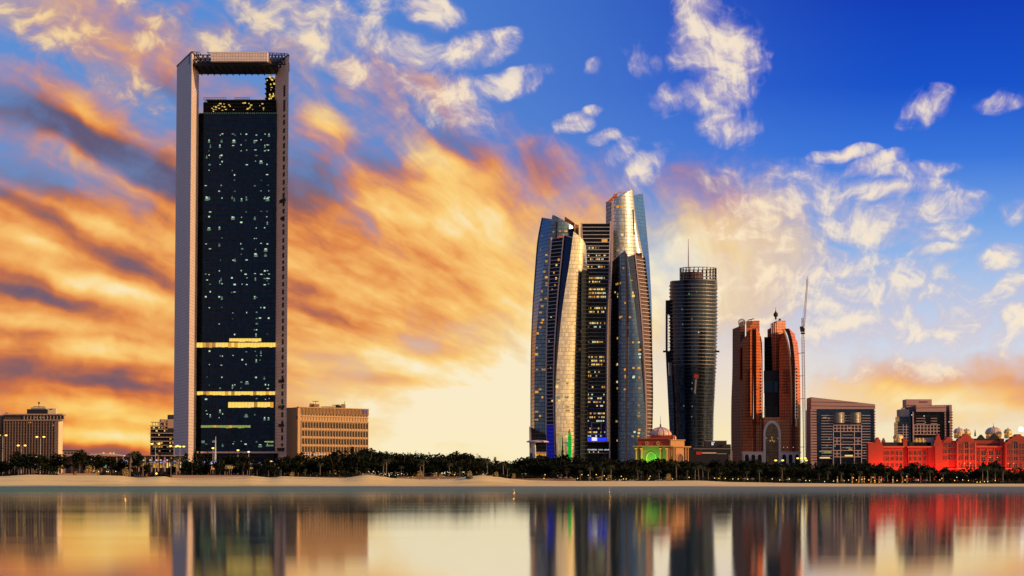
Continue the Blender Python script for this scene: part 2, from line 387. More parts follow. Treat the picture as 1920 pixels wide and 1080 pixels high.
M['hotel_grid'] = cladding('hotel room grid', (0.09, 0.055, 0.045), (0.46, 0.31, 0.25, 1), 3.2, 3.6, 0.14, 0.6, 0.5)
M['cream'] = plain('cream render', (0.66, 0.50, 0.28), 0.8, 0.0, 0.1, 0.1)
M['dome_white'] = plain('pale dome', (0.62, 0.41, 0.29), 0.5, 0.0, 0.1, 0.3)
M['gold'] = plain('gold dome', (0.78, 0.52, 0.20), 0.4, 0.3, 0.12, 0.3)
M['brown_frame'] = plain('brown facade frame', (0.21, 0.125, 0.085), 0.7, 0.0, 0.15)
M['grey_panel'] = plain('weathered grey panel', (0.30, 0.27, 0.24), 0.6, 0.1, 0.2)
M['trunk'] = plain('brown bark', (0.10, 0.065, 0.045), 0.9, 0.0, 0.3, 1.5, 0.2, 0.4)
M['pale_trunk'] = plain('palm bark', (0.20, 0.14, 0.10), 0.9, 0.0, 0.3, 1.5, 0.2, 0.4)
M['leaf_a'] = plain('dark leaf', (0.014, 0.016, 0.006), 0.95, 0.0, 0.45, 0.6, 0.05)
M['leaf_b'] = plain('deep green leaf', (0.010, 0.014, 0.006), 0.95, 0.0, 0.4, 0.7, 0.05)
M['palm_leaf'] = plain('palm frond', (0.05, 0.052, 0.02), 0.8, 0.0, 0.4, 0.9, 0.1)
M['lamp_pole'] = plain('galvanised pole', (0.42, 0.40, 0.36), 0.45, 0.5, 0.15, 1.0)
M['canvas'] = plain('pale canvas', (0.66, 0.58, 0.48), 0.85, 0.0, 0.1, 0.5)
M['timber'] = plain('weathered timber', (0.20, 0.12, 0.075), 0.8, 0.0, 0.3, 0.8)
M['wall_pink'] = plain('pinkish low wall', (0.38, 0.24, 0.17), 0.85, 0.0, 0.2, 0.4)
M['bin'] = plain('dark green bin', (0.03, 0.035, 0.022), 0.5, 0.0, 0.2)
M['white_paint'] = plain('white paint', (0.78, 0.74, 0.68), 0.5, 0.0, 0.08)
M['red_cloth'] = plain('red banner cloth', (0.50, 0.03, 0.02), 0.8, 0.0, 0.1)
M['mast_red'] = plain('crane lattice paint', (0.40, 0.26, 0.20), 0.6, 0.1, 0.25)
G = {}
G['warm'] = glow('warm lit room', rgb(255, 214, 120), 1.0, 0.5)
G['warm_dim'] = glow('dim warm room', rgb(250, 190, 110), 0.42, 0.5)
G['amber'] = glow('amber lit room', rgb(255, 176, 70), 0.8, 0.5)
G['cool'] = glow('cool lit office', rgb(216, 246, 214), 0.85, 0.4)
G['cool_dim'] = glow('dim cool office', rgb(170, 214, 190), 0.30, 0.5)
G['band'] = glow('lit office floor', rgb(255, 214, 100), 1.1, 0.75, 0.22)
G['green_band'] = glow('greenish lit floor', rgb(206, 226, 120), 0.45, 0.85, 0.6)
G['site'] = glow('site lamp', rgb(255, 214, 110), 0.95)
G['lamp'] = glow('street lamp head', rgb(255, 196, 84), 2.6)
G['white_lamp'] = glow('white lamp head', rgb(255, 238, 210), 1.6)
G['moon'] = glow('white globe lamp', rgb(255, 255, 252), 2.0)
G['blue'] = glow('blue light strip', rgb(40, 60, 255), 1.2)
G['blue_dim'] = glow('dim blue light', rgb(24, 28, 150), 0.55)
G['violet'] = glow('violet string lights', rgb(206, 196, 255), 0.95, 0.6, 0.8)
G['fire'] = glow('orange uplit foliage lamp', rgb(255, 150, 30), 1.2, 0.4)
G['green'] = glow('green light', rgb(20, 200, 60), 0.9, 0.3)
G['letter'] = glow('white sign letters', rgb(235, 240, 250), 0.8)
G['red'] = glow('red light', rgb(255, 40, 24), 0.9, 0.3)

# ------------------------------------------------------------------ mesh builder
class MB:
    def __init__(s):
        s.v = []; s.f = []; s.uv = []; s.mi = []
    def face(s, pts, m=0, uv=None):
        i = len(s.v)
        pts = [Vector(p) for p in pts]
        s.v += pts
        s.f.append(tuple(range(i, i + len(pts))))
        if uv is None:
            n = (pts[1] - pts[0]).cross(pts[2] - pts[0])
            if n.length > 1e-9: n.normalize()
            if abs(n.z) > 0.7: uv = [(p.x, p.y) for p in pts]
            else:
                t = Vector((-n.y, n.x, 0))
                if t.length > 1e-9: t.normalize()
                uv = [(p.dot(t), p.z) for p in pts]
        s.uv.append(uv); s.mi.append(m)
    def hexa(s, b, t, m=0, caps=True):
        """b, t: matching rings of points, bottom and top (counter-clockwise from above)"""
        n = len(b)
        for i in range(n):
            j = (i + 1) % n
            s.face((b[i], b[j], t[j], t[i]), m)
        if caps:
            s.face(list(reversed(b)), m); s.face(t, m)
    def box(s, x0, x1, y0, y1, z0, z1, m=0):
        b = [(x0, y0, z0), (x1, y0, z0), (x1, y1, z0), (x0, y1, z0)]
        t = [(x, y, z1) for x, y, _ in b]
        s.hexa(b, t, m)
    def bar(s, p, q, w, d=None, m=0, up=None):
        """rectangular bar from p to q"""
        p = Vector(p); q = Vector(q); d = d or w
        ax = (q - p)
        if ax.length < 1e-6: return
        ax.normalize()
        ref = Vector(up) if up else (Vector((0, 1, 0)) if abs(ax.y) < 0.9 else Vector((1, 0, 0)))
        a = ax.cross(ref).normalized() * (w / 2)
        b = ax.cross(a).normalized() * (d / 2)
        r0 = [p + a + b, p - a + b, p - a - b, p + a - b]
        r1 = [v + (q - p) for v in r0]
        s.hexa(r0, r1, m)
    def rings(s, rings, m=0, cap0=True, cap1=True, smooth=True):
        """skin over rings of points; vertices shared so that it can be shaded smooth"""
        n = len(rings[0]); i0 = len(s.v)
        for r in rings: s.v += [Vector(p) for p in r]
        for k in range(len(rings) - 1):
            u = 0.0
            for i in range(n):
                j = (i + 1) % n
                a, b, c, d = i0 + k * n + i, i0 + k * n + j, i0 + (k + 1) * n + j, i0 + (k + 1) * n + i
                du = (s.v[b] - s.v[a]).length
                s.f.append((a, b, c, d)); s.mi.append(m)
                s.uv.append([(u, s.v[a].z), (u + du, s.v[b].z), (u + du, s.v[c].z), (u, s.v[d].z)])
                u += du
        if cap0: s.face(list(reversed(rings[0])), m)
        if cap1: s.face(rings[-1], m)
    def lathe(s, prof, n=24, c=(0, 0, 0), m=0, a0=0.0):
        s.rings([[(c[0] + r * math.cos(a0 + 2 * PI * i / n), c[1] + r * math.sin(a0 + 2 * PI * i / n), c[2] + z) for i in range(n)] for r, z in prof], m)
    def tube(s, pts, rad, n=6, m=0):
        pts = [Vector(p) for p in pts]
        rad = rad if isinstance(rad, (list, tuple)) else [rad] * len(pts)
        rr = []
        for i, p in enumerate(pts):
            d = (pts[min(i + 1, len(pts) - 1)] - pts[max(i - 1, 0)]).normalized()
            ref = Vector((0, 1, 0)) if abs(d.y) < 0.9 else Vector((1, 0, 0))
            a = d.cross(ref).normalized(); b = a.cross(d).normalized()
            rr.append([p + (a * math.cos(2 * PI * k / n) + b * math.sin(2 * PI * k / n)) * rad[i] for k in range(n)])
        s.rings(rr, m)
    def mesh(s, name, mats, origin=None, smooth=False):
        me = bpy.data.meshes.new(name)
        o = Vector(origin) if origin is not None else Vector((0, 0, 0))
        me.from_pydata([tuple(p - o) for p in s.v], [], s.f)
        for m in (mats if isinstance(mats, (list, tuple)) else [mats]): me.materials.append(m)
        me.polygons.foreach_set('material_index', s.mi)
        ul = me.uv_layers.new(name='uv')
        flat = [c for f in s.uv for p in f for c in p]
        ul.data.foreach_set('uv', flat)
        if smooth: me.polygons.foreach_set('use_smooth', [True] * len(me.polygons))
        me.update()
        return me
    def build(s, name, mats, parent=None, smooth=False):
        """one mesh object; its points are world points, the parent's place is taken off"""
        org = origin_of(parent)
        o = bpy.data.objects.new(name, s.mesh(name, mats, org, smooth))
        col.objects.link(o)
        if parent is not None: o.parent = parent
        return o

def origin_of(p):
    v = Vector((0, 0, 0))
    while p is not None:
        v += p.location; p = p.parent
    return v

def tag(o, label=None, cat=None, group=None, kind=None):
    if label: o['label'] = label
    if cat: o['category'] = cat
    if group: o['group'] = group
    if kind: o['kind'] = kind
    return o

def thing(name, label, cat, loc=(0, 0, 0), group=None):
    o = bpy.data.objects.new(name, None)
    o.empty_display_size = 1.0
    o.location = loc
    col.objects.link(o)
    return tag(o, label, cat, group)

def inst(name, me, parent, loc, rot=None, scale=None):
    """a piece that shares its mesh; loc is a world point"""
    o = bpy.data.objects.new(name, me)
    col.objects.link(o)
    o.location = Vector(loc) - origin_of(parent)
    if rot is not None: o.rotation_euler = rot
    if scale is not None: o.scale = scale
    if parent is not None: o.parent = parent
    return o

def copy_tree(o, parent=None):
    c = o.copy(); col.objects.link(c)
    if parent is not None: c.parent = parent; c.matrix_parent_inverse = Matrix()
    for ch in o.children: copy_tree(ch, c)
    return c

def unit_box(name, mat):
    b = MB(); b.box(-.5, .5, -.5, .5, -.5, .5)
    return b.mesh(name, mat)
UB = {}
def ubox(mat):
    if mat.name not in UB: UB[mat.name] = unit_box('piece', mat)
    return UB[mat.name]

class Wall:
    """a vertical wall plane from photo pixel pxa at depth Ya to pxb at depth Yb"""
    def __init__(s, pxa, Ya, pxb, Yb, py=860):
        s.a = P(pxa, py, Ya); s.b = P(pxb, py, Yb)
        s.a.z = s.b.z = 0
        s.t = (s.b - s.a); s.L = s.t.length; s.t.normalize()
        s.n = Vector((s.t.y, -s.t.x, 0))          # outward, towards the camera
        s.rot = (0, 0, math.atan2(s.t.y, s.t.x))
    def at(s, u, z, out=0.0):
        p = s.a + s.t * u + s.n * out
        return Vector((p.x, p.y, z))
    def uz(s, px, py):
        d = P(px, py, 1000.0) - Vector((0, 0, CAMZ))
        c = Vector((0, 0, CAMZ))
        k = (s.a - c).dot(s.n) / d.dot(s.n)
        p = c + d * k
        return (p - s.a).dot(s.t), p.z
    def box(s, mb, u0, u1, z0, z1, d0, d1, m=0):
        """d: distance out of the wall (d0 back, d1 front)"""
        b = [s.at(u0, z0, d1), s.at(u1, z0, d1), s.at(u1, z0, d0), s.at(u0, z0, d0)]
        t = [s.at(u0, z1, d1), s.at(u1, z1, d1), s.at(u1, z1, d0), s.at(u0, z1, d0)]
        mb.hexa(b, t, m)
    def pbox(s, mb, px0, px1, py0, py1, d0, d1, m=0):
        """box from a pixel rectangle on the wall"""
        u0, z1 = s.uz(px0, py0); u1, z0 = s.uz(px1, py1)
        s.box(mb, u0, u1, z0, z1, d0, d1, m)
    def piece(s, name, mat, px0, px1, py0, py1, d0, d1, parent):
        u0, z1 = s.uz(px0, py0); u1, z0 = s.uz(px1, py1)
        return s.upiece(name, mat, u0, u1, z0, z1, d0, d1, parent)
    def upiece(s, name, mat, u0, u1, z0, z1, d0, d1, parent):
        c = s.at((u0 + u1) / 2, (z0 + z1) / 2, (d0 + d1) / 2)
        return inst(name, ubox(mat), parent, c, s.rot, (abs(u1 - u0), abs(d1 - d0), abs(z1 - z0)))
    def prism(s, mb, pts, d0, d1, m=0):
        """pts: (u, z) outline, counter-clockwise seen from the camera"""
        f = [s.at(u, z, d1) for u, z in pts]; b = [s.at(u, z, d0) for u, z in pts]
        n = len(pts)
        mb.face(f, m); mb.face(list(reversed(b)), m)
        for i in range(n):
            j = (i + 1) % n
            mb.face((f[j], f[i], b[i], b[j]), m)

class Edge:
    """a standing edge traced as pixel points (top to bottom) at one depth"""
    def __init__(s, pts, Y):
        pts = list(pts)
        if pts[-1][1] == 862: pts.append((pts[-1][0], 903))
        s.p = pts; s.Y = Y; s.top = pts[0][1]; s.bot = pts[-1][1]
    def x(s, py):
        p = s.p
        if py <= p[0][1]: 
            if len(p) > 1:
                k = (p[1][0] - p[0][0]) / (p[1][1] - p[0][1])
                return p[0][0] + k * (py - p[0][1])
            return p[0][0]
        for i in range(len(p) - 1):
            if p[i][1] <= py <= p[i + 1][1]:
                h = p[i + 1][1] - p[i][1]
                t = (py - p[i][1]) / h
                m0 = ((p[i + 1][0] - p[i - 1][0]) / (p[i + 1][1] - p[i - 1][1]) if i > 0 else (p[i + 1][0] - p[i][0]) / h) * h
                m1 = ((p[i + 2][0] - p[i][0]) / (p[i + 2][1] - p[i][1]) if i + 2 < len(p) else (p[i + 1][0] - p[i][0]) / h) * h
                return ((2 * t ** 3 - 3 * t * t + 1) * p[i][0] + (t ** 3 - 2 * t * t + t) * m0 + (-2 * t ** 3 + 3 * t * t) * p[i + 1][0] + (t ** 3 - t * t) * m1)
        return p[-1][0]
    def pt(s, py, dx=0.0, dY=0.0):
        return P(s.x(py) + dx, py, s.Y + dY)

class Facet:
    """curved face between two standing edges"""
    def __init__(s, e1, e2, top1=None, top2=None, bot=903, bulge=0.0):
        s.e1, s.e2 = e1, e2
        s.t1 = e1.top if top1 is None else top1
        s.t2 = e2.top if top2 is None else top2
        s.bot = bot; s.bulge = bulge
    def at(s, q, t, out=0.0):
        y1 = s.t1 + (s.bot - s.t1) * t; y2 = s.t2 + (s.bot - s.t2) * t
        a, b = s.e1.pt(y1), s.e2.pt(y2)
        d = Vector((b.x - a.x, b.y - a.y, 0)); w = d.length
        n = Vector((d.y, -d.x, 0)).normalized() if w > 1e-6 else Vector((0, -1, 0))
        return a.lerp(b, q) + n * (s.bulge * math.sin(PI * q) * min(1.0, w / 8.0) + out)
    def skin(s, mb, nv=40, nu=8, m=0, out=0.0):
        i0 = len(mb.v)
        us = []
        for k in range(nv + 1):
            u = 0.0; row = []
            for i in range(nu + 1):
                p = s.at(i / nu, k / nv, out)
                if i: u += (p - mb.v[-1]).length
                mb.v.append(p); row.append(u)
            us.append(row)
        for k in range(nv):
            for i in range(nu):
                a = i0 + k * (nu + 1) + i; b = a + 1; c = a + nu + 2; d = a + nu + 1
                mb.f.append((d, c, b, a)); mb.mi.append(m)
                mb.uv.append([(us[k + 1][i], mb.v[d].z), (us[k + 1][i + 1], mb.v[c].z), (us[k][i + 1], mb.v[b].z), (us[k][i], mb.v[a].z)])
    def locate(s, px, py):
        """point and outward normal of the face at a photo pixel"""
        best = None
        for k in range(41):
            q = k / 40
            y = s.t1 + (s.t2 - s.t1) * q
            t = (py - y) / (s.bot - y)
            x = s.e1.x(py) * (1 - q) + s.e2.x(py) * q
            if best is None or abs(x - px) < best[0]: best = (abs(x - px), q, t)
        _, q, t = best
        q = min(max(q, 0.03), 0.97)
        p = s.at(q, t)
        a, b = s.at(q - 0.03, t), s.at(q + 0.03, t)
        d = Vector((b.x - a.x, b.y - a.y, 0)).normalized()
        return p, Vector((d.y, -d.x, 0)), math.atan2(d.y, d.x)
    def window(s, name, mat, px, py, w, h, parent, out=0.35):
        p, n, rz = s.locate(px, py)
        return inst(name, ubox(mat), parent, p + n * out, (0, 0, rz), (w, 0.3, h))

# ------------------------------------------------------------------ ground, beach, water
SAND_TOP = [(-400, 893), (0, 893), (60, 890), (130, 891), (200, 891), (225, 892), (262, 896), (290, 894), (310, 893), (322, 896), (345, 897), (460, 894), (475, 892),
            (490, 894), (510, 896), (530, 893), (560, 894), (620, 896), (650, 897), (664, 893), (690, 890), (715, 893), (740, 897), (800, 899), (850, 898), (880, 893),
            (905, 891), (930, 894), (960, 898), (1000, 901), (1050, 902), (1200, 902), (1300, 901), (1380, 904), (1500, 906), (1600, 907), (1700, 907), (2400, 907)]
def poly_at(pl, x):
    if x <= pl[0][0]: return pl[0][1]
    for (a, b), (c, d) in zip(pl, pl[1:]):
        if a <= x <= c:
            t = (x - a) / (c - a); t = t * t * (3 - 2 * t)
            return b + (d - b) * t
    return pl[-1][1]
YB = 1852.0
def berm(x):
    return P(960, poly_at(SAND_TOP, 960 + x * F / YB), YB).z
def berm_soft(x):
    return sum(berm(x + d) for d in (-24, -12, 0, 12, 24)) / 5
def ground_z(x, y):
    """height of the land at a point"""
    b, s = berm(x), berm_soft(x)
    if y <= 1800: return (y - 1800) * 0.045
    if y <= YB:
        t = (y - 1800) / (YB - 1800)
        k = t * t * (3 - 2 * t)
        return b * k + 0.10 * math.sin(x * 0.09 + y * 0.2) * k * (1 - k) * 4 * 0.5
    if y <= 1872: return b + (s * 0.97 - b) * (y - YB) / 20
    if y <= 2060: return s * 0.97 + (4.2 - s * 0.97) * ((y - 1872) / 188) ** 2 * 0.6
    g = s * 0.97 + (4.2 - s * 0.97) * 0.6
    return g + (3.0 - g) * min(1, (y - 2060) / 1200)

def sheet(name, ys, mat, xs):
    mb = MB(); me = bpy.data.meshes.new(name)
    vs_ = [(x, y, ground_z(x, y)) for y in ys for x in xs]
    n = len(xs)
    fs = [(r * n + i, r * n + i + 1, (r + 1) * n + i + 1, (r + 1) * n + i) for r in range(len(ys) - 1) for i in range(n - 1)]
    me.from_pydata(vs_, [], fs); me.materials.append(mat)
    me.polygons.foreach_set('use_smooth', [True] * len(fs)); me.update()
    o = bpy.data.objects.new(name, me); col.objects.link(o)
    o['kind'] = 'structure'
    return o
XS = [-40000, -9000, -3000, -1200, -700] + [-520 + 4 * i for i in range(261)] + [700, 1200, 3000, 9000, 40000]

def sand_mat():
    m, t, bs = new_mat('beach sand')
    tc = t.new('ShaderNodeTexCoord').outputs['Object']
    a = t.noise(t.vm('MULTIPLY', tc, (0.012, 0.16, 0.3)), 1.0, 5, 0.6)
    b = t.noise(t.vm('MULTIPLY', tc, (0.25, 0.6, 0.3)), 1.0, 4, 0.6)
    f = t.m('ADD', t.m('MULTIPLY', a, 0.7), t.m('MULTIPLY', b, 0.3))
    h_ = t.sep(t.new('ShaderNodeNewGeometry').outputs['Position'])[1]
    wet = t.smooth(t.m('ADD', h_, t.m('MULTIPLY', t.m('SUBTRACT', a, 0.5), 22.0)), 1800.0, 1812.0)
    dry = t.ramp(f, [(0.3, (0.64, 0.37, 0.10, 1)), (0.5, (0.92, 0.60, 0.18, 1)), (0.68, (0.97, 0.69, 0.25, 1))])
    t.l.new(t.mix(wet, (0.20, 0.125, 0.06, 1), dry), bs.inputs['Base Color'])
    t.l.new(t.smooth(wet, 0.0, 1.0, 0.45, 0.92), bs.inputs['Roughness'])
    bp = t.new('ShaderNodeBump'); bp.inputs['Strength'].default_value = 0.35; bp.inputs['Distance'].default_value = 0.4
    t.l.new(b, bp.inputs['Height']); t.l.new(bp.outputs[0], bs.inputs['Normal'])
    return m
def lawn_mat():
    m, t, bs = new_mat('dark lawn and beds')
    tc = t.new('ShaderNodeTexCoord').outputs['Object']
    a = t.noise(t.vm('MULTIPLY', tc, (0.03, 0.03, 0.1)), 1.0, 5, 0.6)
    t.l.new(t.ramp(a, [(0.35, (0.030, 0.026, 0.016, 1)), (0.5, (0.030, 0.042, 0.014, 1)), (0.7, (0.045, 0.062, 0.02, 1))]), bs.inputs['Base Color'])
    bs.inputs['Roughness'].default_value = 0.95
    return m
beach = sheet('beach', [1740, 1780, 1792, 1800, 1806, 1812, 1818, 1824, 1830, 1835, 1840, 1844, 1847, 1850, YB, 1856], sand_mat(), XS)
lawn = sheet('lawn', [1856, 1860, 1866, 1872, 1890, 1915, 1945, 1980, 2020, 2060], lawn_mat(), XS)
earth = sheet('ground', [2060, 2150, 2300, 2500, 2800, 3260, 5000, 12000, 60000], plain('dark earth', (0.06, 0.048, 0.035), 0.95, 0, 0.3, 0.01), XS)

def water_mat():
    m = bpy.data.materials.new('calm sea')
    m.use_nodes = True
    t = NT(m.node_tree)
    out = t.new('ShaderNodeOutputMaterial')
    geo = t.new('ShaderNodeNewGeometry')
    x, y, z = t.sep(geo.outputs['Position'])
    gl = t.new('ShaderNodeBsdfAnisotropic', distribution='BECKMANN')
    # long low swell seen at a grazing angle: tilted more across the view than along it
    gl.inputs['Color'].default_value = (0.94, 0.93, 0.91, 1)
    # bands of finer and rougher ripple lie across the view
    bands = t.noise(t.xyz(t.m('MULTIPLY', x, 0.004), t.m('MULTIPLY', t.m('LOGARITHM', t.m('MAXIMUM', y, 20.0), math.e), 9.0), 2.0), 1.0, 4, 0.6)
    t.l.new(t.smooth(bands, 0.35, 0.70, 0.064, 0.082), gl.inputs['Roughness'])
    gl.inputs['Anisotropy'].default_value = -0.55
    t.l.new(t.xyz(1.0, 0.0, 0.0), gl.inputs['Tangent'])
    rp = t.noise(t.xyz(t.m('MULTIPLY', x, 0.05), t.m('MULTIPLY', y, 0.35), 0.0), 1.0, 4, 0.6)
    bp = t.new('ShaderNodeBump'); bp.inputs['Strength'].default_value = 0.25; bp.inputs['Distance'].default_value = 0.0022
    t.l.new(rp, bp.inputs['Height']); t.l.new(bp.outputs[0], gl.inputs['Normal'])
    # wind-ruffled shore water: reflected sky tone is put into a blue-green diffuse colour
    df = t.new('ShaderNodeBsdfDiffuse')
    along = t.noise(t.xyz(t.m('MULTIPLY', x, 0.004), t.m('MULTIPLY', y, 0.006), 0.0), 1.0, 3, 0.5)
    t.l.new(t.mix(t.smooth(t.m('ADD', x, t.m('MULTIPLY', t.m('SUBTRACT', along, 0.5), 200.0)), -300.0, 260.0), (0.055, 0.20, 0.135, 1), (0.22, 0.21, 0.17, 1)), df.inputs[0])
    ruf = t.smooth(t.m('ADD', y, t.m('MULTIPLY', t.m('SUBTRACT', along, 0.5), 120.0)), 290.0, 1000.0)
    fac = t.m('MAXIMUM', t.m('MULTIPLY', ruf, 0.88), 0.12)  # the floor paints a faint diffuse veil that lifts dark reflections everywhere
    ms = t.new('ShaderNodeMixShader')
    t.l.new(fac, ms.inputs[0]); t.l.new(gl.outputs[0], ms.inputs[1]); t.l.new(df.outputs[0], ms.inputs[2])
    t.l.new(ms.outputs[0], out.inputs[0])
    return m
mb = MB()
for xa, xb in ((-40000, -4000), (-4000, 4000), (4000, 40000)):
    mb.face([(xa, -4000, 0), (xb, -4000, 0), (xb, 1812, 0), (xa, 1812, 0)])
sea = mb.build('sea', water_mat()); sea['kind'] = 'structure'

# ------------------------------------------------------------------ 1. the tall framed office tower on the left
rng = random.Random(11)
def framed_tower():
    root = thing('office_tower', 'very tall dark glass tower held between two pale stone legs and a top beam', 'skyscraper', P(445, 880, 2245) * 1.0)
    root.location.z = 0
    zt = GZ(98, 2200)
    def plan(px, Y): 
        p = P(px, 850, Y); return (p.x, p.y)
    def leg(name, pts, top):
        b = MB(); lo = [(x, y, 0) for x, y in pts]; hi = [(x, y, top) for x, y in pts]
        b.hexa(lo, hi); return b.build(name, M['stone'], root)
    lp = [plan(325, 2277), plan(353, 2200), plan(367, 2242), plan(366, 2292)]
    leg('stone_leg', lp, zt)
    rp = [plan(518, 2236), plan(537, 2200), plan(535.5, 2290), plan(512, 2290), plan(511.5, 2262)]
    rl = leg('stone_leg', rp, zt - 2.5)
    # thin dark copings
    for pts, top in ((lp, zt), (rp, zt - 2.5)):
        c = MB()
        for i in range(len(pts)):
            p, q = pts[i], pts[(i + 1) % len(pts)]
            c.bar((p[0], p[1], top + 0.4), (q[0], q[1], top + 0.4), 0.9)
        c.build('coping', M['dark_steel'], root)
    # slot windows down the right leg, with hoist brackets between
    W = Wall(518, 2236, 537, 2200, 850)
    y = 160.0; k = 0
    while y < 835:
        h = (8.5, 9.5, 6, 10, 9)[k % 5] if y > 190 else 22
        u, z = W.uz(531.5 - (y - 160) * 0.0045 + 1.6, y)
        u = W.L * 0.58
        W.upiece('slot_window', M['void'], u - 3.6, u + 3.6, z - h * 0.44, z, -0.3, 0.12, root)
        y += h + (5.5, 5, 4, 6, 5)[k % 5]; k += 1
    for yb, wd in ((376, 9), (409, 5), (714, 8), (762, 9), (797, 8), (842, 11)):
        u, z = W.uz(531, yb)
        W.upiece('hoist_bracket', M['dark_steel'], W.L * .58 - wd * 1.05, W.L * .58 + wd * .75, z - 1.4, z + 1.0, 0.1, 1.6, root)
    # beam, soffit and the unfinished lattice at its ends
    zb = GZ(116, 2199)
    bx0, bx1 = plan(389, 2199)[0], plan(496, 2199)[0]
    b = MB(); b.box(bx0, bx1, 2199, 2254, zb + .6, zt + 0.2); b.build('beam', M['stone'], root)
    xl, xr = plan(364, 2246)[0], plan(519, 2246)[0]
    b = MB(); b.box(xl, xr, 2206, 2257, zb - 1.6, zb - 0.1)
    for i in range(13):
        xx = xl + (xr - xl) * (i + .5) / 13
        b.box(xx - .3, xx + .3, 2206, 2257, zb - 2.6, zb - 1.6)
    b.build('soffit', M['dark_steel'], root)
    for x0, x1 in ((xl - 3, bx0 - .2), (bx1 + .2, xr + 8)):
        t = MB()
        n = 5
        for j, yy in enumerate((2212, 2228, 2244)):
            for zz in (zb, (zb + zt) / 2, zt - .4):
                t.bar((x0, yy, zz), (x1, yy, zz), .8)
            for i in range(n):
                xa = x0 + (x1 - x0) * i / n; xb = x0 + (x1 - x0) * (i + 1) / n
                t.bar((xa, yy, zb), (xb, yy, zt - .4), .5); t.bar((xb, yy, zb), (xa, yy, zt - .4), .5)
                t.bar((xa, yy, zb), (xa, yy, zt - .2), .55)
        t.box(x0, x1, 2247, 2254, zb, zt - 1)
        t.build('roof_truss', M['dark_steel'], root)['kind'] = 'stuff'
    t = MB()
    for px in (361, 364, 369, 372, 376, 392, 398, 502, 506, 511, 515, 519, 523, 527, 533, 538):
        a = P(px, 100, 2215); hh = rng.uniform(.6, 2.2)
        t.box(a.x - .3, a.x + .3, 2214, 2216, zt - .5, zt + hh)
    for px0, px1, h in ((360, 375, 2.6), (388, 396, 2.0), (503, 524, 1.6), (524, 540, 1.0)):
        a, c = P(px0, 100, 2213), P(px1, 100, 2213)
        t.bar((a.x, 2213, zt + h), (c.x, 2213, zt + h * .8), .5)
    t.build('roof_scaffold', M['dark_steel'], root)['kind'] = 'stuff'
    # glass block
    z1 = GZ(215, 2246)
    gx0, gx1 = plan(377, 2246)[0], plan(515.5, 2246)[0]
    b = MB(); b.box(gx0, gx1, 2246, 2290, 0, z1); b.build('glass_block', M['navy_glass'], root)
    b = MB(); b.box(plan(366.5, 2262)[0], gx0 - .05, 2258, 2289, 0, z1 + 2); b.build('recessed_bay', M['black_glass'], root)
    b = MB(); b.box(gx1 + .05, plan(519, 2262)[0], 2257, 2289, 0, z1); b.build('recessed_bay', M['black_glass'], root)
    me = MB(); me.box(-.5, .5, -.5, .5, -.5, .5); sp = me.mesh('spandrel', M['spandrel'])
    z = 18.0
    while z < z1 - 2:
        inst('spandrel', sp, root, ((gx0 + gx1) / 2, 2246.0, z), None, (gx1 - gx0, 0.5, 0.7)); z += 4.25
    for px in (388.5, 400, 424, 448, 472, 496, 508):       # fine vertical fins
        inst('fin', sp, root, (plan(px, 2245.9)[0], 2245.9, z1 / 2), None, (0.32, 0.5, z1))
    inst('parapet', ubox(M['spandrel']), root, ((gx0 + gx1) / 2, 2246, z1 + .4), None, (gx1 - gx0 + 1, 1.2, 1.4))
    lamp = ubox(G['site'])
    for i in range(34):
        inst('parapet_lamp', ubox(G['cool_dim']), root, (gx0 + (gx1 - gx0) * (i + .5) / 34, 2245.2, z1 + 1.3), None, (.5, .4, .7))
    # open floors still being built, lit by site lamps
    zo = GZ(188, 2250)
    ox0, ox1 = plan(368, 2250)[0], plan(512, 2250)[0]
    b = MB(); b.box(ox0 + 2, ox1, 2262, 2288, z1, zo); b.build('core_wall', M['void'], root)
    nfl = 4
    for i in range(nfl + 1):
        zz = z1 + 1.4 + (zo - z1 - 1.4) * i / nfl
        inst('open_floor', ubox(M['dark_steel']), root, ((ox0 + ox1) / 2 + (3 if i else 0), 2268, zz), None, (ox1 - ox0 - (6 if i else 0), 38, .8))
    b = MB()
    for i in range(26):
        xx = ox0 + 5 + (ox1 - ox0 - 6) * i / 25
        b.box(xx - .22, xx + .22, 2249.6, 2250.2, z1 + 1, zo)
    for i in range(10): b.bar((ox0 + 5, 2249.5, z1 + 2 + i * 1.15), (ox1, 2249.5, z1 + 2 + i * 1.15), .22)
    b.build('scaffold', M['dark_steel'], root)
    b = MB()
    for px0, px1 in ((382, 424), (440, 468)):
        a, c = P(px0, 186, 2252).x, P(px1, 186, 2252).x
        for h in (1.2, 2.6): b.bar((a, 2252, zo + h), (c, 2252, zo + h), .3)
        for i in range(9): b.bar((a + (c - a) * i / 8, 2252, zo), (a + (c - a) * i / 8, 2252, zo + 2.8), .25)
    b.build('railing', M['grey_panel'], root)
    for _ in range(38):
        cl = rng.choice((404, 413, 418, 460, 470, 478, 487, 432))
        p = P(cl + rng.gauss(0, 5), rng.uniform(193, 214), 2249)
        inst('site_lamp', lamp, root, p, None, (rng.uniform(.5, 1.8), .4, rng.uniform(.4, 1.0)))
    # open core up the right side of the gap
    cx0, cx1 = plan(492.5, 2270)[0], plan(513, 2270)[0]
    b = MB(); b.box(cx0 + .6, cx1, 2272, 2288, z1, zb - 2); b.build('core_wall', M['void'], root)
    z = zo
    while z < zb - 3:
        inst('open_floor', ubox(M['dark_steel']), root, ((cx0 + cx1) / 2, 2274, z), None, (cx1 - cx0, 14, .7)); z += 4.25
    for _ in range(34):
        p = P(rng.choice((500, 506, 509, 510, 514)) + rng.gauss(0, 1.0), rng.uniform(138, 212), 2265)
        inst('site_lamp', lamp, root, p, None, (rng.uniform(.5, 1.6), .4, rng.uniform(.5, 1.6)))
    # lit offices
    V = Wall(377, 2246, 515.5, 2246, 850)
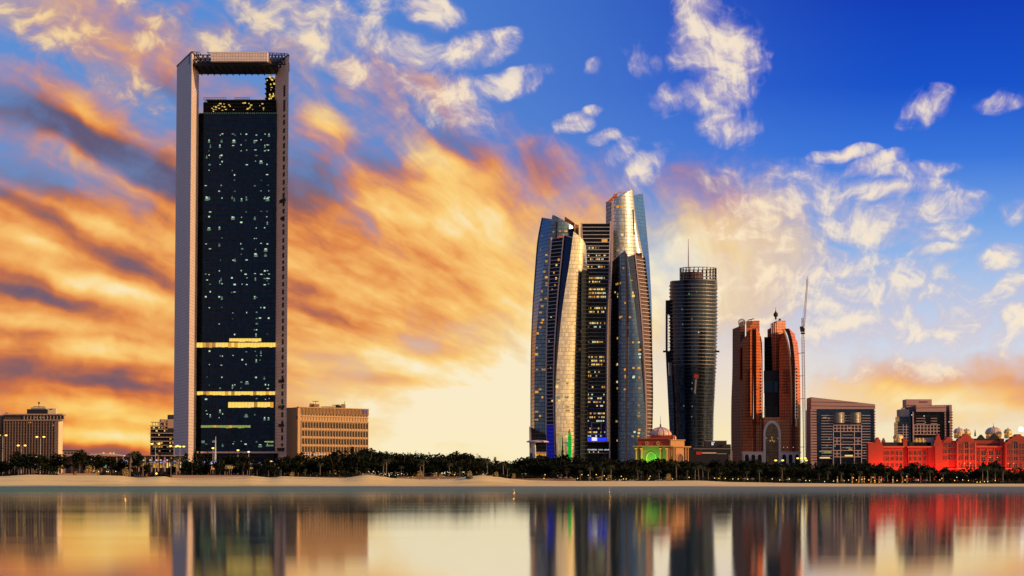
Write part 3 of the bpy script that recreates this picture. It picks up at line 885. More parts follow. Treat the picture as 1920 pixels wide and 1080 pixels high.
    cols = (387, 393, 412, 416, 436, 440, 453, 462, 478, 480, 489, 501, 504, 497)
    rows = [252, 254, 263, 272, 282, 292, 303, 309, 319, 328, 338, 348, 358, 369, 372, 397, 407, 417, 427, 447, 457, 467, 477, 487, 507, 514, 522, 526, 533, 548, 557, 577, 586, 597, 608, 618, 627,
            659, 667, 675, 684, 707, 716, 722, 728, 748, 770, 777, 783, 828, 833]
    for r in rows:
        n = rng.choice((2, 3, 4, 5, 6)) if r not in (263, 272, 282, 372, 514, 522, 533) else 7
        for c in rng.sample(cols, n):
            u, z = V.uz(c + rng.uniform(-1.5, 1.5), r + rng.uniform(-1, 1))
            w = rng.choice((.6, .8, 1.0, 1.4, 1.9)); h = rng.choice((.5, .7, .9, 1.2))
            mt = G['cool'] if rng.random() < .62 else G['cool_dim']
            V.upiece('lit_window', mt, u - w / 2, u + w / 2, z - h / 2, z + h / 2, .25, .42, root)
            if rng.random() < .2:
                V.upiece('lit_window', G['cool_dim'], u - w * .8, u + w * .8, z - 2.2, z - .7, .2, .36, root)
    def strip(px0, px1, py0, py1, mt, name='lit_floor'):
        n = max(1, int((px1 - px0) / 5.8))
        for i in range(n):
            a = px0 + (px1 - px0) * i / n; c = px0 + (px1 - px0) * (i + 1) / n
            V.piece(name, mt if rng.random() < .72 else rng.choice((G['amber'], G['warm'], G['warm_dim'])) if mt is not G['cool_dim'] else mt, a, c - .25, py0, py1 - rng.uniform(0, 1.6), .2, .5, root)
    strip(368.5, 517, 642.5, 652, G['band']); strip(430, 490, 634.5, 641.5, G['band'])
    strip(369.5, 516, 734, 741.5, G['band']); strip(428, 513, 754, 764.5, G['band'])
    strip(377, 470, 797.5, 803, G['green_band'])
    strip(378, 384, 826, 832, G['cool_dim']); strip(398, 404, 826, 831, G['cool_dim']); strip(499, 513, 827, 830.5, G['green_band']); strip(499, 513, 834, 837.5, G['cool_dim'])
    # entrance canopy over the trees
    b = MB(); b.box(plan(372, 2238)[0], plan(530, 2238)[0], 2226, 2246, GZ(850, 2238), GZ(847, 2238)); b.build('canopy', M['pink_frame'], root)
    b = MB(); b.box(plan(372, 2238)[0], plan(516, 2238)[0], 2228, 2245, 0, GZ(850.5, 2238)); b.build('podium', M['black_glass'], root)
framed_tower()

# ------------------------------------------------------------------ 2. the cluster of sail-shaped towers
def solid(root, edges, tops, back, mats, names, bulge, roof_mat, nu=8):
    """a tower skinned facet by facet round its standing edges; edges go left to right, back is the depth of the rear"""
    out = []
    for i in range(len(edges) - 1):
        f = Facet(edges[i], edges[i + 1], tops[i][0], tops[i][1], 903, bulge[i])
        b = MB(); f.skin(b, 44, nu if bulge[i] else 2)
        out.append((f, b.build(names[i], mats[i], root, True)))
    # rear faces and roof
    b = MB()
    e0, e1 = edges[0], edges[-1]
    for k in range(30):
        def q(e, t, top, Y=None):
            py = top + (903 - top) * t
            p = e.pt(py)
            if Y: p = Vector((p.x * Y / e.Y, Y, p.z))
            return p
        t0, t1 = k / 30, (k + 1) / 30
        a, c = tops[0][0], tops[-1][1]
        Yb = back
        L0, L1 = q(e0, t0, a), q(e0, t1, a); R0, R1 = q(e1, t0, c), q(e1, t1, c)
        l0, l1 = Vector((L0.x + 2, Yb, L0.z)), Vector((L1.x + 2, Yb, L1.z)); r0, r1 = Vector((R0.x - 2, Yb, R0.z)), Vector((R1.x - 2, Yb, R1.z))
        b.face((l1, L1, L0, l0)); b.face((R1, r1, r0, R0)); b.face((r1, l1, l0, r0))
    b.build('rear_glass', M['wedge_glass'], root)
    r = MB()
    pts = [edges[0].pt(tops[0][0])]
    for i in range(len(edges) - 1):
        n = 6 if bulge[i] else 1
        for j in range(1, n + 1): pts.append(out[i][0].at(j / n, 0.0))
        if i + 1 < len(edges) - 1 and abs(tops[i][1] - tops[i + 1][0]) > 1: pts.append(edges[i + 1].pt(tops[i + 1][0]))
    a = edges[0].pt(tops[0][0]); c = edges[-1].pt(tops[-1][1])
    lowz = min(p.z for p in pts) - 6
    back_pts = [Vector((c.x - 2, back, c.z)), Vector((a.x + 2, back, a.z))]
    cen = Vector((sum(p.x for p in pts) / len(pts), (back + pts[0].y) / 2, lowz))
    ring = pts + back_pts
    for i in range(len(ring)):
        r.face((ring[i], ring[(i + 1) % len(ring)], cen))
    r.build('roof', roof_mat, root)
    return out

def edge_bar(root, e, top, bot, w, mat, name='edge_fin', dY=-1.0, n=30, dx=0.0):
    b = MB()
    pts = [e.pt(top + (bot - top) * i / n, dx, dY) for i in range(n + 1)]
    for p, q in zip(pts, pts[1:]):
        h = Vector((w / 2, 0, 0)); d = Vector((0, 1.2, 0))
        b.hexa([q - h - d, q + h - d, q + h + d, q - h + d], [p - h - d, p + h - d, p + h + d, p - h + d], 0, False)
    return b.build(name, mat, root)

def balconies(root, e1, e2, top, bot, step, mat, dY=-1.5, h=0.55):
    """one slab edge per storey between two leaning edges"""
    py = top
    while py < bot:
        p, q = e1.pt(py, 0.5, dY), e2.pt(py, -0.5, dY)
        m = (p + q) / 2
        inst('balcony_slab', ubox(mat), root, m, (0, 0, math.atan2(q.y - p.y, q.x - p.x)), ((q - p).length, 1.6, h))
        py += step

def lit(root, f, spots, kinds, seed, smin=1.6, smax=4.0):
    r = random.Random(seed)
    for (px, py) in spots:
        w = r.uniform(smin, smax); h = r.uniform(1.4, 2.4)
        f.window('lit_window', G[r.choice(kinds)], px, py, w, h, root)

def rear_left_tower():
    a0 = Edge([(1016, 408), (1008, 450), (1003, 510), (999, 570), (996, 640), (995, 720), (995, 862)], 2836)
    a1 = Edge([(1036, 402), (1028, 440), (1021, 490), (1014, 545), (1008, 600), (1004, 650), (1002, 720), (1002, 862)], 2800)
    a2 = Edge([(1075, 425), (1082, 470), (1085, 600), (1085, 862)], 2806)
    root = thing('sail_tower', 'dark blue curved glass tower with slanted top, behind the golden one on the left', 'skyscraper', (GX(1040, 2830), 2830, 0), 'cluster of curved glass towers')
    fs = solid(root, [a0, a1, a2], [(408, 411), (402, 425)], 2880, [M['wedge_glass'], M['slate_glass']], ['dark_facet', 'glass_facet'], [0, 3.0], M['granite_dark'])  # the dark facet's dimmer reflection is put into its glass tint
    edge_bar(root, a0, 408, 862, 0.5, M['white_slab'])
    # pale line along the slanted top, a dark vertical slot, stepped roof plant
    b = MB(); b.bar(a1.pt(402), a2.pt(425), 1.0); b.bar(a0.pt(408), a1.pt(411, -1), .5); b.build('roof_edge', M['pink_frame'], root)
    s = Edge([(1043, 415), (1042, 450)], 2797.0)
    b = MB(); b.hexa([P(1041.5, 452, 2795), P(1044.5, 452, 2795), P(1044.5, 452, 2801), P(1041.5, 452, 2801)], [P(1042, 415, 2795), P(1045.5, 417, 2795), P(1045.5, 417, 2801), P(1042, 415, 2801)])
    b.build('slot', M['void'], root)
    b = MB(); b.hexa([P(1058, 430, 2840), P(1078, 442, 2840), P(1078, 442, 2860), P(1058, 430, 2860)], [P(1059, 406, 2840), P(1077, 418, 2840), P(1077, 418, 2860), P(1059, 406, 2860)])
    b.build('roof_plant', M['granite_dark'], root)
    b = MB(); b.hexa([P(1078, 470, 2822), P(1086, 470, 2822), P(1086, 470, 2850), P(1078, 470, 2850)], [P(1078, 420, 2822), P(1085, 422, 2822), P(1085, 422, 2850), P(1078, 420, 2850)])
    b.build('stair_core', M['granite'], root)
    lit(root, fs[1][0], [(1047, 434), (1057, 434), (1036, 435), (1024, 478), (1024, 490), (1015, 509), (1023, 520), (1024, 531), (1015, 546), (1023, 535), (1014, 562), (1016, 574), (1014, 586), (1023, 560), (1015, 605), (1013, 614), (1007, 625), (1018, 600), (1006, 652), (1002, 664), (1013, 730), (1006, 735), (1016, 745), (1007, 772), (1013, 780), (1007, 787), (1006, 693), (1016, 693), (1021, 693)], ['warm_dim', 'warm_dim', 'amber'], 3, 1.6, 3.6)
    lit(root, fs[0][0], [(1017, 442), (1014, 468), (1000, 570)], ['warm_dim'], 4, 1.5, 2.5)
rear_left_tower()

def middle_slab():
    root = thing('slab_tower', 'flat dark tower ruled with pale floor lines and yellow rooms, wedged among curved towers', 'skyscraper', (GX(1117, 2800), 2800, 0), 'cluster of curved glass towers')
    l = Edge([(1090, 418), (1093, 470), (1097, 520), (1099, 600), (1100, 700), (1100, 862)], 2792)
    r = Edge([(1145, 415), (1143, 480), (1141, 540), (1138, 590), (1137, 650), (1137, 862)], 2792)
    b = MB(); f = Facet(l, r, 421, 421); f.skin(b, 30, 2)
    pl, pr = l.pt(421), r.pt(421)
    b.face((pl, pr, pr + Vector((0, 40, 0)), pl + Vector((0, 40, 0))))
    b.face((r.pt(903), r.pt(903) + Vector((0, 40, 0)), pr + Vector((0, 40, 0)), pr)); b.face((l.pt(903) + Vector((0, 40, 0)), l.pt(903), pl, pl + Vector((0, 40, 0))))
    b.build('glass_wall', M['black_glass'], root)
    edge_bar(root, l, 418, 862, 1.3, M['pink_frame']); edge_bar(root, r, 415, 862, 1.3, M['pink_frame'])
    b = MB(); b.bar(l.pt(420.5), r.pt(420.5), 1.2, 3); b.build('roof_edge', M['void'], root)
    balconies(root, l, r, 426, 752, 7.05, M['white_slab'])
    balconies(root, l, r, 752, 820, 7.05, plain('blue lit slab edge', (0.10, 0.12, 0.55), 0.6))  # blue light on the lowest slabs is put into their edge colour
    rr = random.Random(8)
    dense = {458: .55, 478: .4, 485: .6, 492: .0, 499: .6, 520: .8, 527: .7, 541: .85, 548: .85, 555: .85, 576: .8, 583: .75, 604: .8, 611: .4, 636: .75, 664: .7, 671: .7, 678: .75, 692: .45, 699: .3, 720: .35, 734: .5, 741: .75, 748: .75, 756: .3, 769: .5, 776: .5, 783: .6, 797: .6, 804: .4, 811: .5}
    for y0, pr_ in dense.items():
        y = 426 + round((y0 - 426) / 7.05) * 7.05 + 3.6
        x = 1103.0
        while x < 1136:
            if rr.random() < pr_ and l.x(y) + 2 < x < r.x(y) - 2.5:
                k = 'cool' if y0 in (611, 734, 783) else rr.choice(('warm', 'warm', 'amber', 'warm_dim', 'cool'))
                f.window('lit_window', G[k], x, y, rr.uniform(.9, 1.7), rr.uniform(1.2, 2.0), root, .3)
            x += rr.choice((2.6, 3.2, 4.2))
    f.window('lit_window', G['amber'], 1133, 451, 6.0, 3.0, root, .3)
    # lit entrance block with its blue glow, glazed frame and lettered canopy
    Wl = Wall(1100, 2788, 1146, 2788, 862)
    Wl.piece('light_strip', G['blue'], 1101, 1109, 820.5, 826.5, 0, 1.0, root)
    Wl.piece('light_strip', G['blue'], 1120, 1137, 820.5, 826.5, 0, 1.0, root)
    Wl.piece('lit_lobby', glow('white blue lobby', rgb(214, 208, 255), 1.3), 1109.5, 1119.5, 820, 826.5, 0, 1.2, root)
    Wl.piece('light_strip', G['blue_dim'], 1134.5, 1136, 780, 820, 0, .8, root)
    for y in (790, 797, 805, 812): Wl.piece('light_strip', G['blue_dim'], 1101, 1109, y, y + .9, 0, .9, root)
    for x in (1108.5, 1126.5): Wl.piece('frame_post', M['pink_frame'], x, x + 1.3, 791, 820, .2, 1.4, root)
    for y in (791.5, 803, 813.5): Wl.piece('frame_rail', M['pink_frame'], 1109.9, 1126.4, y, y + .9, .2, 1.2, root)
    Wl.piece('canopy', M['pink_frame'], 1100, 1146, 827.2, 829.2, -2, 12, root)
    Wl.piece('lobby_glass', M['black_glass'], 1101, 1145, 829.5, 862, -2, 3, root)
    Wl.piece('lower_canopy', M['pink_frame'], 1101, 1145, 849, 850.2, 3.1, 9, root)
    x = 1101.5
    for ch in 'lllllllll llll llllll':                 # sign too small to read: one bright stroke per letter
        if ch != ' ':
            Wl.piece('sign_letter', G['letter'], x, x + rr.uniform(.9, 1.5), 842 + rr.uniform(0, .6), 844.4, 3.05, 3.4, root)
        x += 2.05
    for x in (1104, 1112, 1121): Wl.piece('lobby_lamp', G['warm'], x, x + 1.6, 846.6, 848.6, 3.05, 3.5, root)
middle_slab()

def tallest_tower():
    d0 = Edge([(1136, 379), (1136, 480), (1136, 862)], 2872)
    d1 = Edge([(1149, 375), (1148, 480), (1147, 862)], 2842)
    d2 = Edge([(1185, 355), (1187, 420), (1188, 500), (1188, 862)], 2847)
    d3 = Edge([(1187, 357), (1190, 385), (1195, 420), (1200, 450), (1206, 482), (1210, 520), (1213, 600), (1214, 862)], 2853)
    d4 = Edge([(1205, 363), (1209, 395), (1213, 437), (1217, 482), (1220, 530), (1222, 580), (1223, 650), (1223, 862)], 2868)
    root = thing('sail_tower', 'tallest curved tower, silver blue glass rising to a point beside a bright blue wedge', 'skyscraper', (GX(1180, 2850), 2850, 0), 'cluster of curved glass towers')
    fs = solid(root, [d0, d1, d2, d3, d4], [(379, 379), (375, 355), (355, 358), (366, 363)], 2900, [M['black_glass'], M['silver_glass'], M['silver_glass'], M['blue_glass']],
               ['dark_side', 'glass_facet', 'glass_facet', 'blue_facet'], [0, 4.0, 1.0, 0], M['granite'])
    edge_bar(root, d1, 376, 862, 1.0, M['pink_frame'], dx=-1.2)
    b = MB(); b.bar(d1.pt(375), d2.pt(355), .9); b.bar(d2.pt(355), d2.pt(352), .4); b.build('roof_edge', M['white_slab'], root)
    b = MB(); b.bar(P(1136, 378.5, 2870), P(1157, 360, 2875), 1.0); b.bar(P(1157, 360, 2875), P(1157, 372, 2875), .8); b.bar(P(1157, 361, 2875), P(1172, 361.5, 2875), .8); b.build('roof_frame', M['pink_frame'], root)
    b = MB(); b.hexa([P(1138, 382, 2872), P(1157, 382, 2872), P(1157, 382, 2885), P(1138, 382, 2885)], [P(1138, 378.5, 2872), P(1157, 362, 2872), P(1157, 362, 2885), P(1138, 378.5, 2885)]); b.build('roof_plant', M['granite'], root)
    edge_bar(root, Edge([(1186.5, 390), (1188, 415), (1189, 440)], 2826), 393, 440, 1.6, M['slate_glass'], 'reveal', 0)
    lit(root, fs[1][0], [(1157, 388), (1165, 388), (1165, 426), (1165, 431), (1165, 441), (1165, 455), (1165, 459), (1158, 470)], ['warm_dim', 'warm', 'amber'], 5, 2, 3.6)
    lit(root, fs[0][0], [(1138, 399), (1143, 389)], ['warm_dim'], 6, 1.2, 1.8)
tallest_tower()

def front_left_tower():
    f0 = Edge([(1034, 447), (1030, 500), (1027, 560), (1025, 620), (1024, 700), (1024, 862)], 2758)
    f1 = Edge([(1057, 441), (1052, 490), (1047, 540), (1043, 590), (1040, 640), (1038, 700), (1038, 760), (1041, 862)], 2744)
    f2 = Edge([(1074, 444), (1068, 490), (1060, 540), (1053, 590), (1048, 640), (1044, 690), (1042, 740), (1042, 800), (1044, 862)], 2736)
    f3 = Edge([(1100, 470), (1100.5, 500), (1100, 560), (1099, 700), (1098, 862)], 2750)
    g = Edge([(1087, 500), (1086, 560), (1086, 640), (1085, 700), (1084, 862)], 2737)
    root = thing('sail_tower', 'curved tower with a golden glass face beside a ladder of dark balconies', 'skyscraper', (GX(1062, 2760), 2760, 0), 'cluster of curved glass towers')
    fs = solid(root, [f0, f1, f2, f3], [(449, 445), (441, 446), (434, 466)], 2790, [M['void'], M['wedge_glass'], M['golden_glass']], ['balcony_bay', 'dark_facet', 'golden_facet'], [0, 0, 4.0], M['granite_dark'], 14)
    edge_bar(root, f0, 445, 862, 1.5, M['pink_frame']); edge_bar(root, f1, 439, 862, 1.2, M['pink_frame'])
    balconies(root, f0, f1, 453, 800, 7.0, M['white_slab'])
    balconies(root, f0, f1, 802, 860, 7.0, plain('blue lit balcony edge', (0.12, 0.14, 0.6), 0.6))  # these lower edges carry the blue lighting in their base colour
    Fb = Facet(Edge([(1025.5, 790), (1025, 862)], 2757), Edge([(1037, 790), (1040, 862)], 2744), 796, 796, 861)
    b = MB(); Fb.skin(b, 6, 2, 0, .3); b.build('light_panel', G['blue_dim'], root)
    b = MB(); b.bar(f1.pt(440), f2.pt(446), .9); b.bar(fs[2][0].at(0, 0), fs[2][0].at(.5, 0), .5); b.build('roof_edge', M['pink_frame'], root)
    b = MB()
    for px, py in ((1046, 442), (1050, 440), (1054, 441)): b.hexa([P(px - 2, 450, 2760), P(px + 2, 450, 2760), P(px + 2, 450, 2766), P(px - 2, 450, 2766)], [P(px - 1.4, py, 2760), P(px + 1, py + 3, 2760), P(px + 1, py + 3, 2766), P(px - 1.4, py, 2766)])
    b.build('roof_plant', M['granite'], root)
    # another tower's dark reflection, put in as near-black glass over the golden face
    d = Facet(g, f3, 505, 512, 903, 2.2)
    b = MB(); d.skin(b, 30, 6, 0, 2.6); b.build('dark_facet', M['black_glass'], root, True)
    edge_bar(root, Edge([(1099.2, 470), (1099.6, 560), (1098.4, 700), (1097.5, 862)], 2752), 470, 862, .9, M['pink_frame'])
    lit(root, fs[0][0], [(1044, 497), (1039, 511), (1043, 522), (1041, 535), (1036, 543), (1048, 487), (1034, 594), (1030, 640), (1033, 690), (1036, 752)], ['warm', 'amber', 'warm_dim'], 9, 1.6, 3.2)
    lit(root, fs[2][0], [(1045, 712), (1060, 712), (1045, 718), (1061, 719), (1044, 725), (1046, 745), (1060, 745), (1047, 751), (1062, 763), (1062, 770), (1045, 814), (1060, 818), (1060, 830), (1046, 693)], ['warm_dim', 'warm', 'cool_dim'], 10, 2.4, 4.6)
    lit(root, d, [(1096, 570), (1094, 620), (1093, 655), (1094, 640), (1091, 780)], ['warm_dim', 'amber'], 12, .8, 1.4)
front_left_tower()

def front_right_tower():
    e0 = Edge([(1148, 491), (1146, 540), (1144, 600), (1143, 700), (1143, 862)], 2766)
    em = Edge([(1160, 481), (1159, 560), (1158, 862)], 2752)
    e1 = Edge([(1172, 470), (1174, 560), (1174, 700), (1173, 862)], 2748)
    e2 = Edge([(1177, 478), (1184, 530), (1191, 580), (1197, 630), (1202, 680), (1206, 730), (1208, 780), (1208, 862)], 2747)
    e3 = Edge([(1191, 476), (1196, 520), (1201, 570), (1205, 620), (1208, 670), (1211, 730), (1212, 790), (1211, 862)], 2758)
    e4 = Edge([(1208, 484), (1213, 530), (1217, 570), (1220, 620), (1222, 680), (1223, 740), (1222, 800), (1220, 862)], 2772)
    root = thing('sail_tower', 'pointed dark blue tower with a reddish balcony strip, in front of the tallest curved tower', 'skyscraper', (GX(1182, 2770), 2770, 0), 'cluster of curved glass towers')
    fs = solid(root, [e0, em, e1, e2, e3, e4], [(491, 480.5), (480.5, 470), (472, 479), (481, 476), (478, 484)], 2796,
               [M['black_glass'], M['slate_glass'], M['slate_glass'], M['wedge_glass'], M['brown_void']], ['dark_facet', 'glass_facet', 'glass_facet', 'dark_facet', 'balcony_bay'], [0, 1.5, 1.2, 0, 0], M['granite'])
    edge_bar(root, e1, 470, 862, .9, M['brown_void']); edge_bar(root, e3, 476, 862, 1.2, M['pink_frame']); edge_bar(root, e4, 482, 862, 1.0, M['void'], dx=.6)
    edge_bar(root, e0, 560, 862, 1.2, M['pink_frame'])
    b = MB(); b.bar(e0.pt(491), e1.pt(470), 1.1); b.bar(e2.pt(481), e3.pt(476), .7); b.bar(e1.pt(471), e2.pt(481), .6); b.build('roof_edge', M['pink_frame'], root)
    b = MB(); b.box(P(1192, 480, 2775).x, P(1204, 480, 2775).x, 2775, 2790, P(1192, 490, 2775).z, P(1192, 474, 2775).z); b.build('roof_plant', M['granite_dark'], root)
    balconies(root, e3, e4, 488, 858, 7.0, M['white_slab'])
    lit(root, fs[0][0], [(1156, 533), (1159, 532), (1154, 548), (1162, 551), (1161, 556), (1160, 683), (1157, 684), (1160, 634), (1157, 716), (1160, 716), (1156, 790), (1160, 790), (1158, 826), (1160, 728)], ['warm', 'amber', 'warm_dim', 'cool'], 13, .9, 1.8)
    lit(root, fs[1][0], [(1165, 531), (1170, 503), (1173, 568), (1172, 693), (1173, 705), (1173, 708), (1164, 595), (1167, 594), (1172, 730)], ['warm_dim', 'amber'], 14, 1.4, 2.6)
    lit(root, fs[2][0], [(1188, 526), (1193, 553), (1192, 549), (1188, 555), (1187, 642), (1198, 642), (1199, 656), (1199, 664), (1200, 670), (1188, 690), (1188, 706), (1198, 708), (1199, 728), (1197, 760), (1198, 774), (1198, 780), (1199, 806), (1198, 812), (1186, 818), (1197, 818), (1190, 810), (1198, 690), (1188, 708), (1181, 595)], ['warm_dim', 'warm', 'amber', 'cool'], 15, 1.5, 3.4)
front_right_tower()

# ------------------------------------------------------------------ 3. the round tower
def round_tower():
    Y = 3030; root = thing('round_tower', 'dark round tower banded by floor rings, with open ring crown and thin mast', 'skyscraper', (GX(1300, Y), Y, 0))
    k = Y / F
    cx = lambda py: P(1300, py, Y).x
    prof = [(44.0, 528), (44.2, 600), (43.2, 670), (40.5, 730), (38.0, 780), (37.2, 840), (37.2, 903)]
    def rad(py):
        for (a, b), (c, d) in zip(prof, prof[1:]):
            if b <= py <= d: return (a + (c - a) * (py - b) / (d - b)) * k
        return prof[-1][0] * k
    N = 48
    def ring(py, r, c=None):
        x = cx(py) if c is None else c; z = GZ(py, Y)
        return [(x + r * math.cos(2 * PI * i / N), Y + r * math.sin(2 * PI * i / N), z) for i in range(N)]
    b = MB(); b.rings([ring(py, rad(py)) for py in (903, 840, 810, 780, 755, 730, 700, 670, 635, 600, 560, 528)]); b.build('glass_drum', M['round_glass'], root, True)
    py = 536.0; i = 0
    while py < 824:
        b = MB(); r0 = rad(py); big = py < 700
        w = .9 if big else .45; h = (1.05 if py < 640 else .75 if big else .4)
        z = GZ(py, Y); c = cx(py)
        pr = [(r0 - .3, z - h / 2), (r0 + w, z - h / 2), (r0 + w, z + h / 2), (r0 - .3, z + h / 2)]
        b.rings([[(c + r * math.cos(2 * PI * j / 40), Y + r * math.sin(2 * PI * j / 40), zz) for j in range(40)] for r, zz in pr], 0, False, False)
        b.build('floor_ring', M['ring'] if py < 690 else M['spandrel'], root)
        py += 6.75; i += 1
    # row of dark openings with pale posts under the crown
    c = P(1309, 530, Y).x; rc = 35 * k
    b = MB(); b.rings([[(c + rc * .97 * math.cos(2 * PI * j / N), Y + rc * .97 * math.sin(2 * PI * j / N), GZ(q, Y)) for j in range(N)] for q in (545, 527)]); b.build('upper_drum', M['void'], root, True)
    for j in range(22):
        a = 2 * PI * j / 22
        inst('pale_post', ubox(M['white_slab']), root, (c + rc * math.cos(a), Y + rc * math.sin(a), GZ(535, Y)), (0, 0, a), (1.0, 1.2, 5.5))
    for q, hh, rf in ((503.5, .8, 1), (509, .5, .99), (516, .6, 1.0), (521.5, .8, 1.0), (527, 1.6, 1.02), (531, 1.2, 1.03), (540.5, 1.4, 1.04)):
        b = MB(); z = GZ(q, Y); r1 = rc * rf
        b.rings([[(c + r * math.cos(2 * PI * j / 40), Y + r * math.sin(2 * PI * j / 40), zz) for j in range(40)] for r, zz in ((r1 - .8, z - hh / 2), (r1, z - hh / 2), (r1, z + hh / 2), (r1 - .8, z + hh / 2), (r1 - .8, z - hh / 2))], 0, False, False)
        b.build('crown_ring', M['ring'], root)
    for j in range(26):
        a = 2 * PI * (j + .3) / 26
        inst('crown_post', ubox(M['dark_steel']), root, (c + (rc - .5) * math.cos(a), Y + (rc - .5) * math.sin(a), GZ(515.5, Y)), (0, 0, a), (.8, .9, 14.0))
    b = MB(); d = P(1297, 520, Y).x
    b.rings([[(d + 20 * k * math.cos(2 * PI * j / 24), Y + 20 * k * math.sin(2 * PI * j / 24), GZ(q, Y)) for j in range(24)] for q in (530, 511)]); b.build('roof_drum', M['granite_dark'], root, True)
    b = MB(); m0 = P(1291, 512, Y); m1 = P(1290.6, 448, Y); b.tube([m0, m0.lerp(m1, .5), m1], [.75, .55, .25], 6); b.build('mast', M['grey_panel'], root)
    # lower shoulder on the left and the fin standing off the drum
    sx = P(1268, 600, Y).x
    b = MB(); b.rings([[(sx + 9.2 * k * math.cos(2 * PI * j / 24), Y - 6 + 9.2 * k * math.sin(2 * PI * j / 24), GZ(q, Y)) for j in range(24)] for q in (700, 529)]); b.build('shoulder', M['wedge_glass'], root, True)
    b = MB(); b.rings([[(sx + r * k * math.cos(2 * PI * j / 24), Y - 6 + r * k * math.sin(2 * PI * j / 24), GZ(q, Y)) for j in range(24)] for q, r in ((530, 9.4), (527.5, 9.4))]); b.build('shoulder_cap', M['white_slab'], root)
    fx = lambda py: 1248 + max(0, (py - 660)) * 0.050
    def fin(a, c_, d0, d1, name, mat):
        b = MB()
        lo = [P(fx(c_) + d0, c_, Y - 6), P(fx(c_) + d1, c_, Y - 6), P(fx(c_) + d1, c_, Y + 10), P(fx(c_) + d0, c_, Y + 10)]
        hi = [P(fx(a) + d0, a, Y - 6), P(fx(a) + d1, a, Y - 6), P(fx(a) + d1, a, Y + 10), P(fx(a) + d0, a, Y + 10)]
        b.hexa(lo, hi); return b.build(name, mat, root)
    fin(563, 590, 0, 15, 'fin_block', M['void']); fin(590, 658, 0, 4, 'fin', M['void']); fin(658, 680, 0, 14, 'fin_block', M['void']); fin(680, 704, 0, 4, 'fin', M['void'])
    fin(704, 903, 0, 12, 'fin_block', M['wedge_glass']); fin(680, 704, 4.2, 10, 'pale_panel', M['grey_panel'])
    b = MB()
    for q in range(592, 657, 5): b.bar(P(fx(q) + 4, q, Y), P(fx(q) + 13, q, Y), .4)
    b.bar(P(1256.5, 590, Y), P(1256.5, 657, Y), .35)
    b.build('fin_rail', M['dark_steel'], root)
    for px in (1246.5, 1345.5): inst('bracket', ubox(M['dark_steel']), root, P(px, 659, Y - 6), None, (4, 3, 2))
    p = P(1305.5, 704, Y - rad(704) - 1.2); q = P(1303, 738, Y - rad(738) - 1.2)
    b = MB(); b.bar(p, q, 1.9, .5); b.build('pale_banner', M['grey_panel'], root)
    b = MB(); b.bar(P(1306, 702, Y - 27.5), P(1305, 709, Y - 27.5), 5, .6); b.build('banner_head', M['red_cloth'], root)
    f = Wall(1280, Y - 28, 1325, Y - 28, 700)
    for px, py, g in ((1292, 551, 'green'), (1310, 623, 'cool'), (1279, 580, 'cool_dim'), (1297, 598, 'cool_dim'), (1306, 547, 'cool_dim'), (1280, 608, 'cool_dim'), (1298, 718, 'cool_dim'), (1297, 729, 'cool_dim'), (1298, 762, 'cool_dim'), (1297, 781, 'cool_dim'), (1282, 761, 'cool_dim')):
        f.piece('lit_window', G[g], px - .9, px + .9, py - 1.2, py + 1.2, 0, .4, root)
round_tower()

# ------------------------------------------------------------------ 4. the twin red towers
def arch_pts(u0, u1, z0, zs, zt, n=8, point=0.25):
    """outline of a pointed arch: straight jambs to zs, then curves to the point at zt"""
    c = (u0 + u1) / 2; w = (u1 - u0) / 2; h = zt - zs
    right = [(c + w * (1 - (i / n) ** 1.9), zs + h * (1 - (1 - i / n) ** 1.6)) for i in range(1, n)]
    r = [(u1, zs)] + right
    l = [(2 * c - u, z) for u, z in reversed(r)]
    return [(u0, z0), (u1, z0)] + r + [(c, zt)] + l

def arch_ring(W, mb, inner, outer, d0, d1, m=0):
    """band between two arch outlines that have the same number of points (jambs and head, no sill)"""
    a = inner[1:] + inner[:1]; b = outer[1:] + outer[:1]
    for i in range(len(a) - 1):
        q = [a[i], b[i], b[i + 1], a[i + 1]]
        f = [W.at(u, z, d1) for u, z in q]; k = [W.at(u, z, d0) for u, z in q]
        mb.face(f, m); mb.face((f[1], k[1], k[2], f[2]), m); mb.face((f[3], k[3], k[0], f[0]), m)

def facet_pair(root, pts_l, pts_r, Yl, Yr, mat, name, depth=25, bot=903):
    """closed standing wedge between two traced edges"""
    el = Edge(pts_l + [(pts_l[-1][0], bot)] if pts_l[-1][1] < bot else pts_l, Yl); er = Edge(pts_r + [(pts_r[-1][0], bot)] if pts_r[-1][1] < bot else pts_r, Yr)
    f = Facet(el, er, None, None, bot)
    b = MB(); f.skin(b, 24, 1)
    Yb = max(Yl, Yr) + depth
    n = 12
    for k in range(n):
        t0, t1 = k / n, (k + 1) / n
        for e, top, flip, dx in ((el, f.t1, False, .5), (er, f.t2, True, -.5)):
            p, q = e.pt(top + (bot - top) * t0), e.pt(top + (bot - top) * t1)
            pb, qb = Vector((p.x * Yb / e.Y + dx, Yb, p.z)), Vector((q.x * Yb / e.Y + dx, Yb, q.z))
            b.face((q, p, pb, qb) if flip else (p, q, qb, pb))
    a, c = el.pt(f.t1), er.pt(f.t2)
    b.face((a, c, Vector((c.x * Yb / Yr - .5, Yb, c.z)), Vector((a.x * Yb / Yl + .5, Yb, a.z))))
    return f, b.build(name, mat, root)

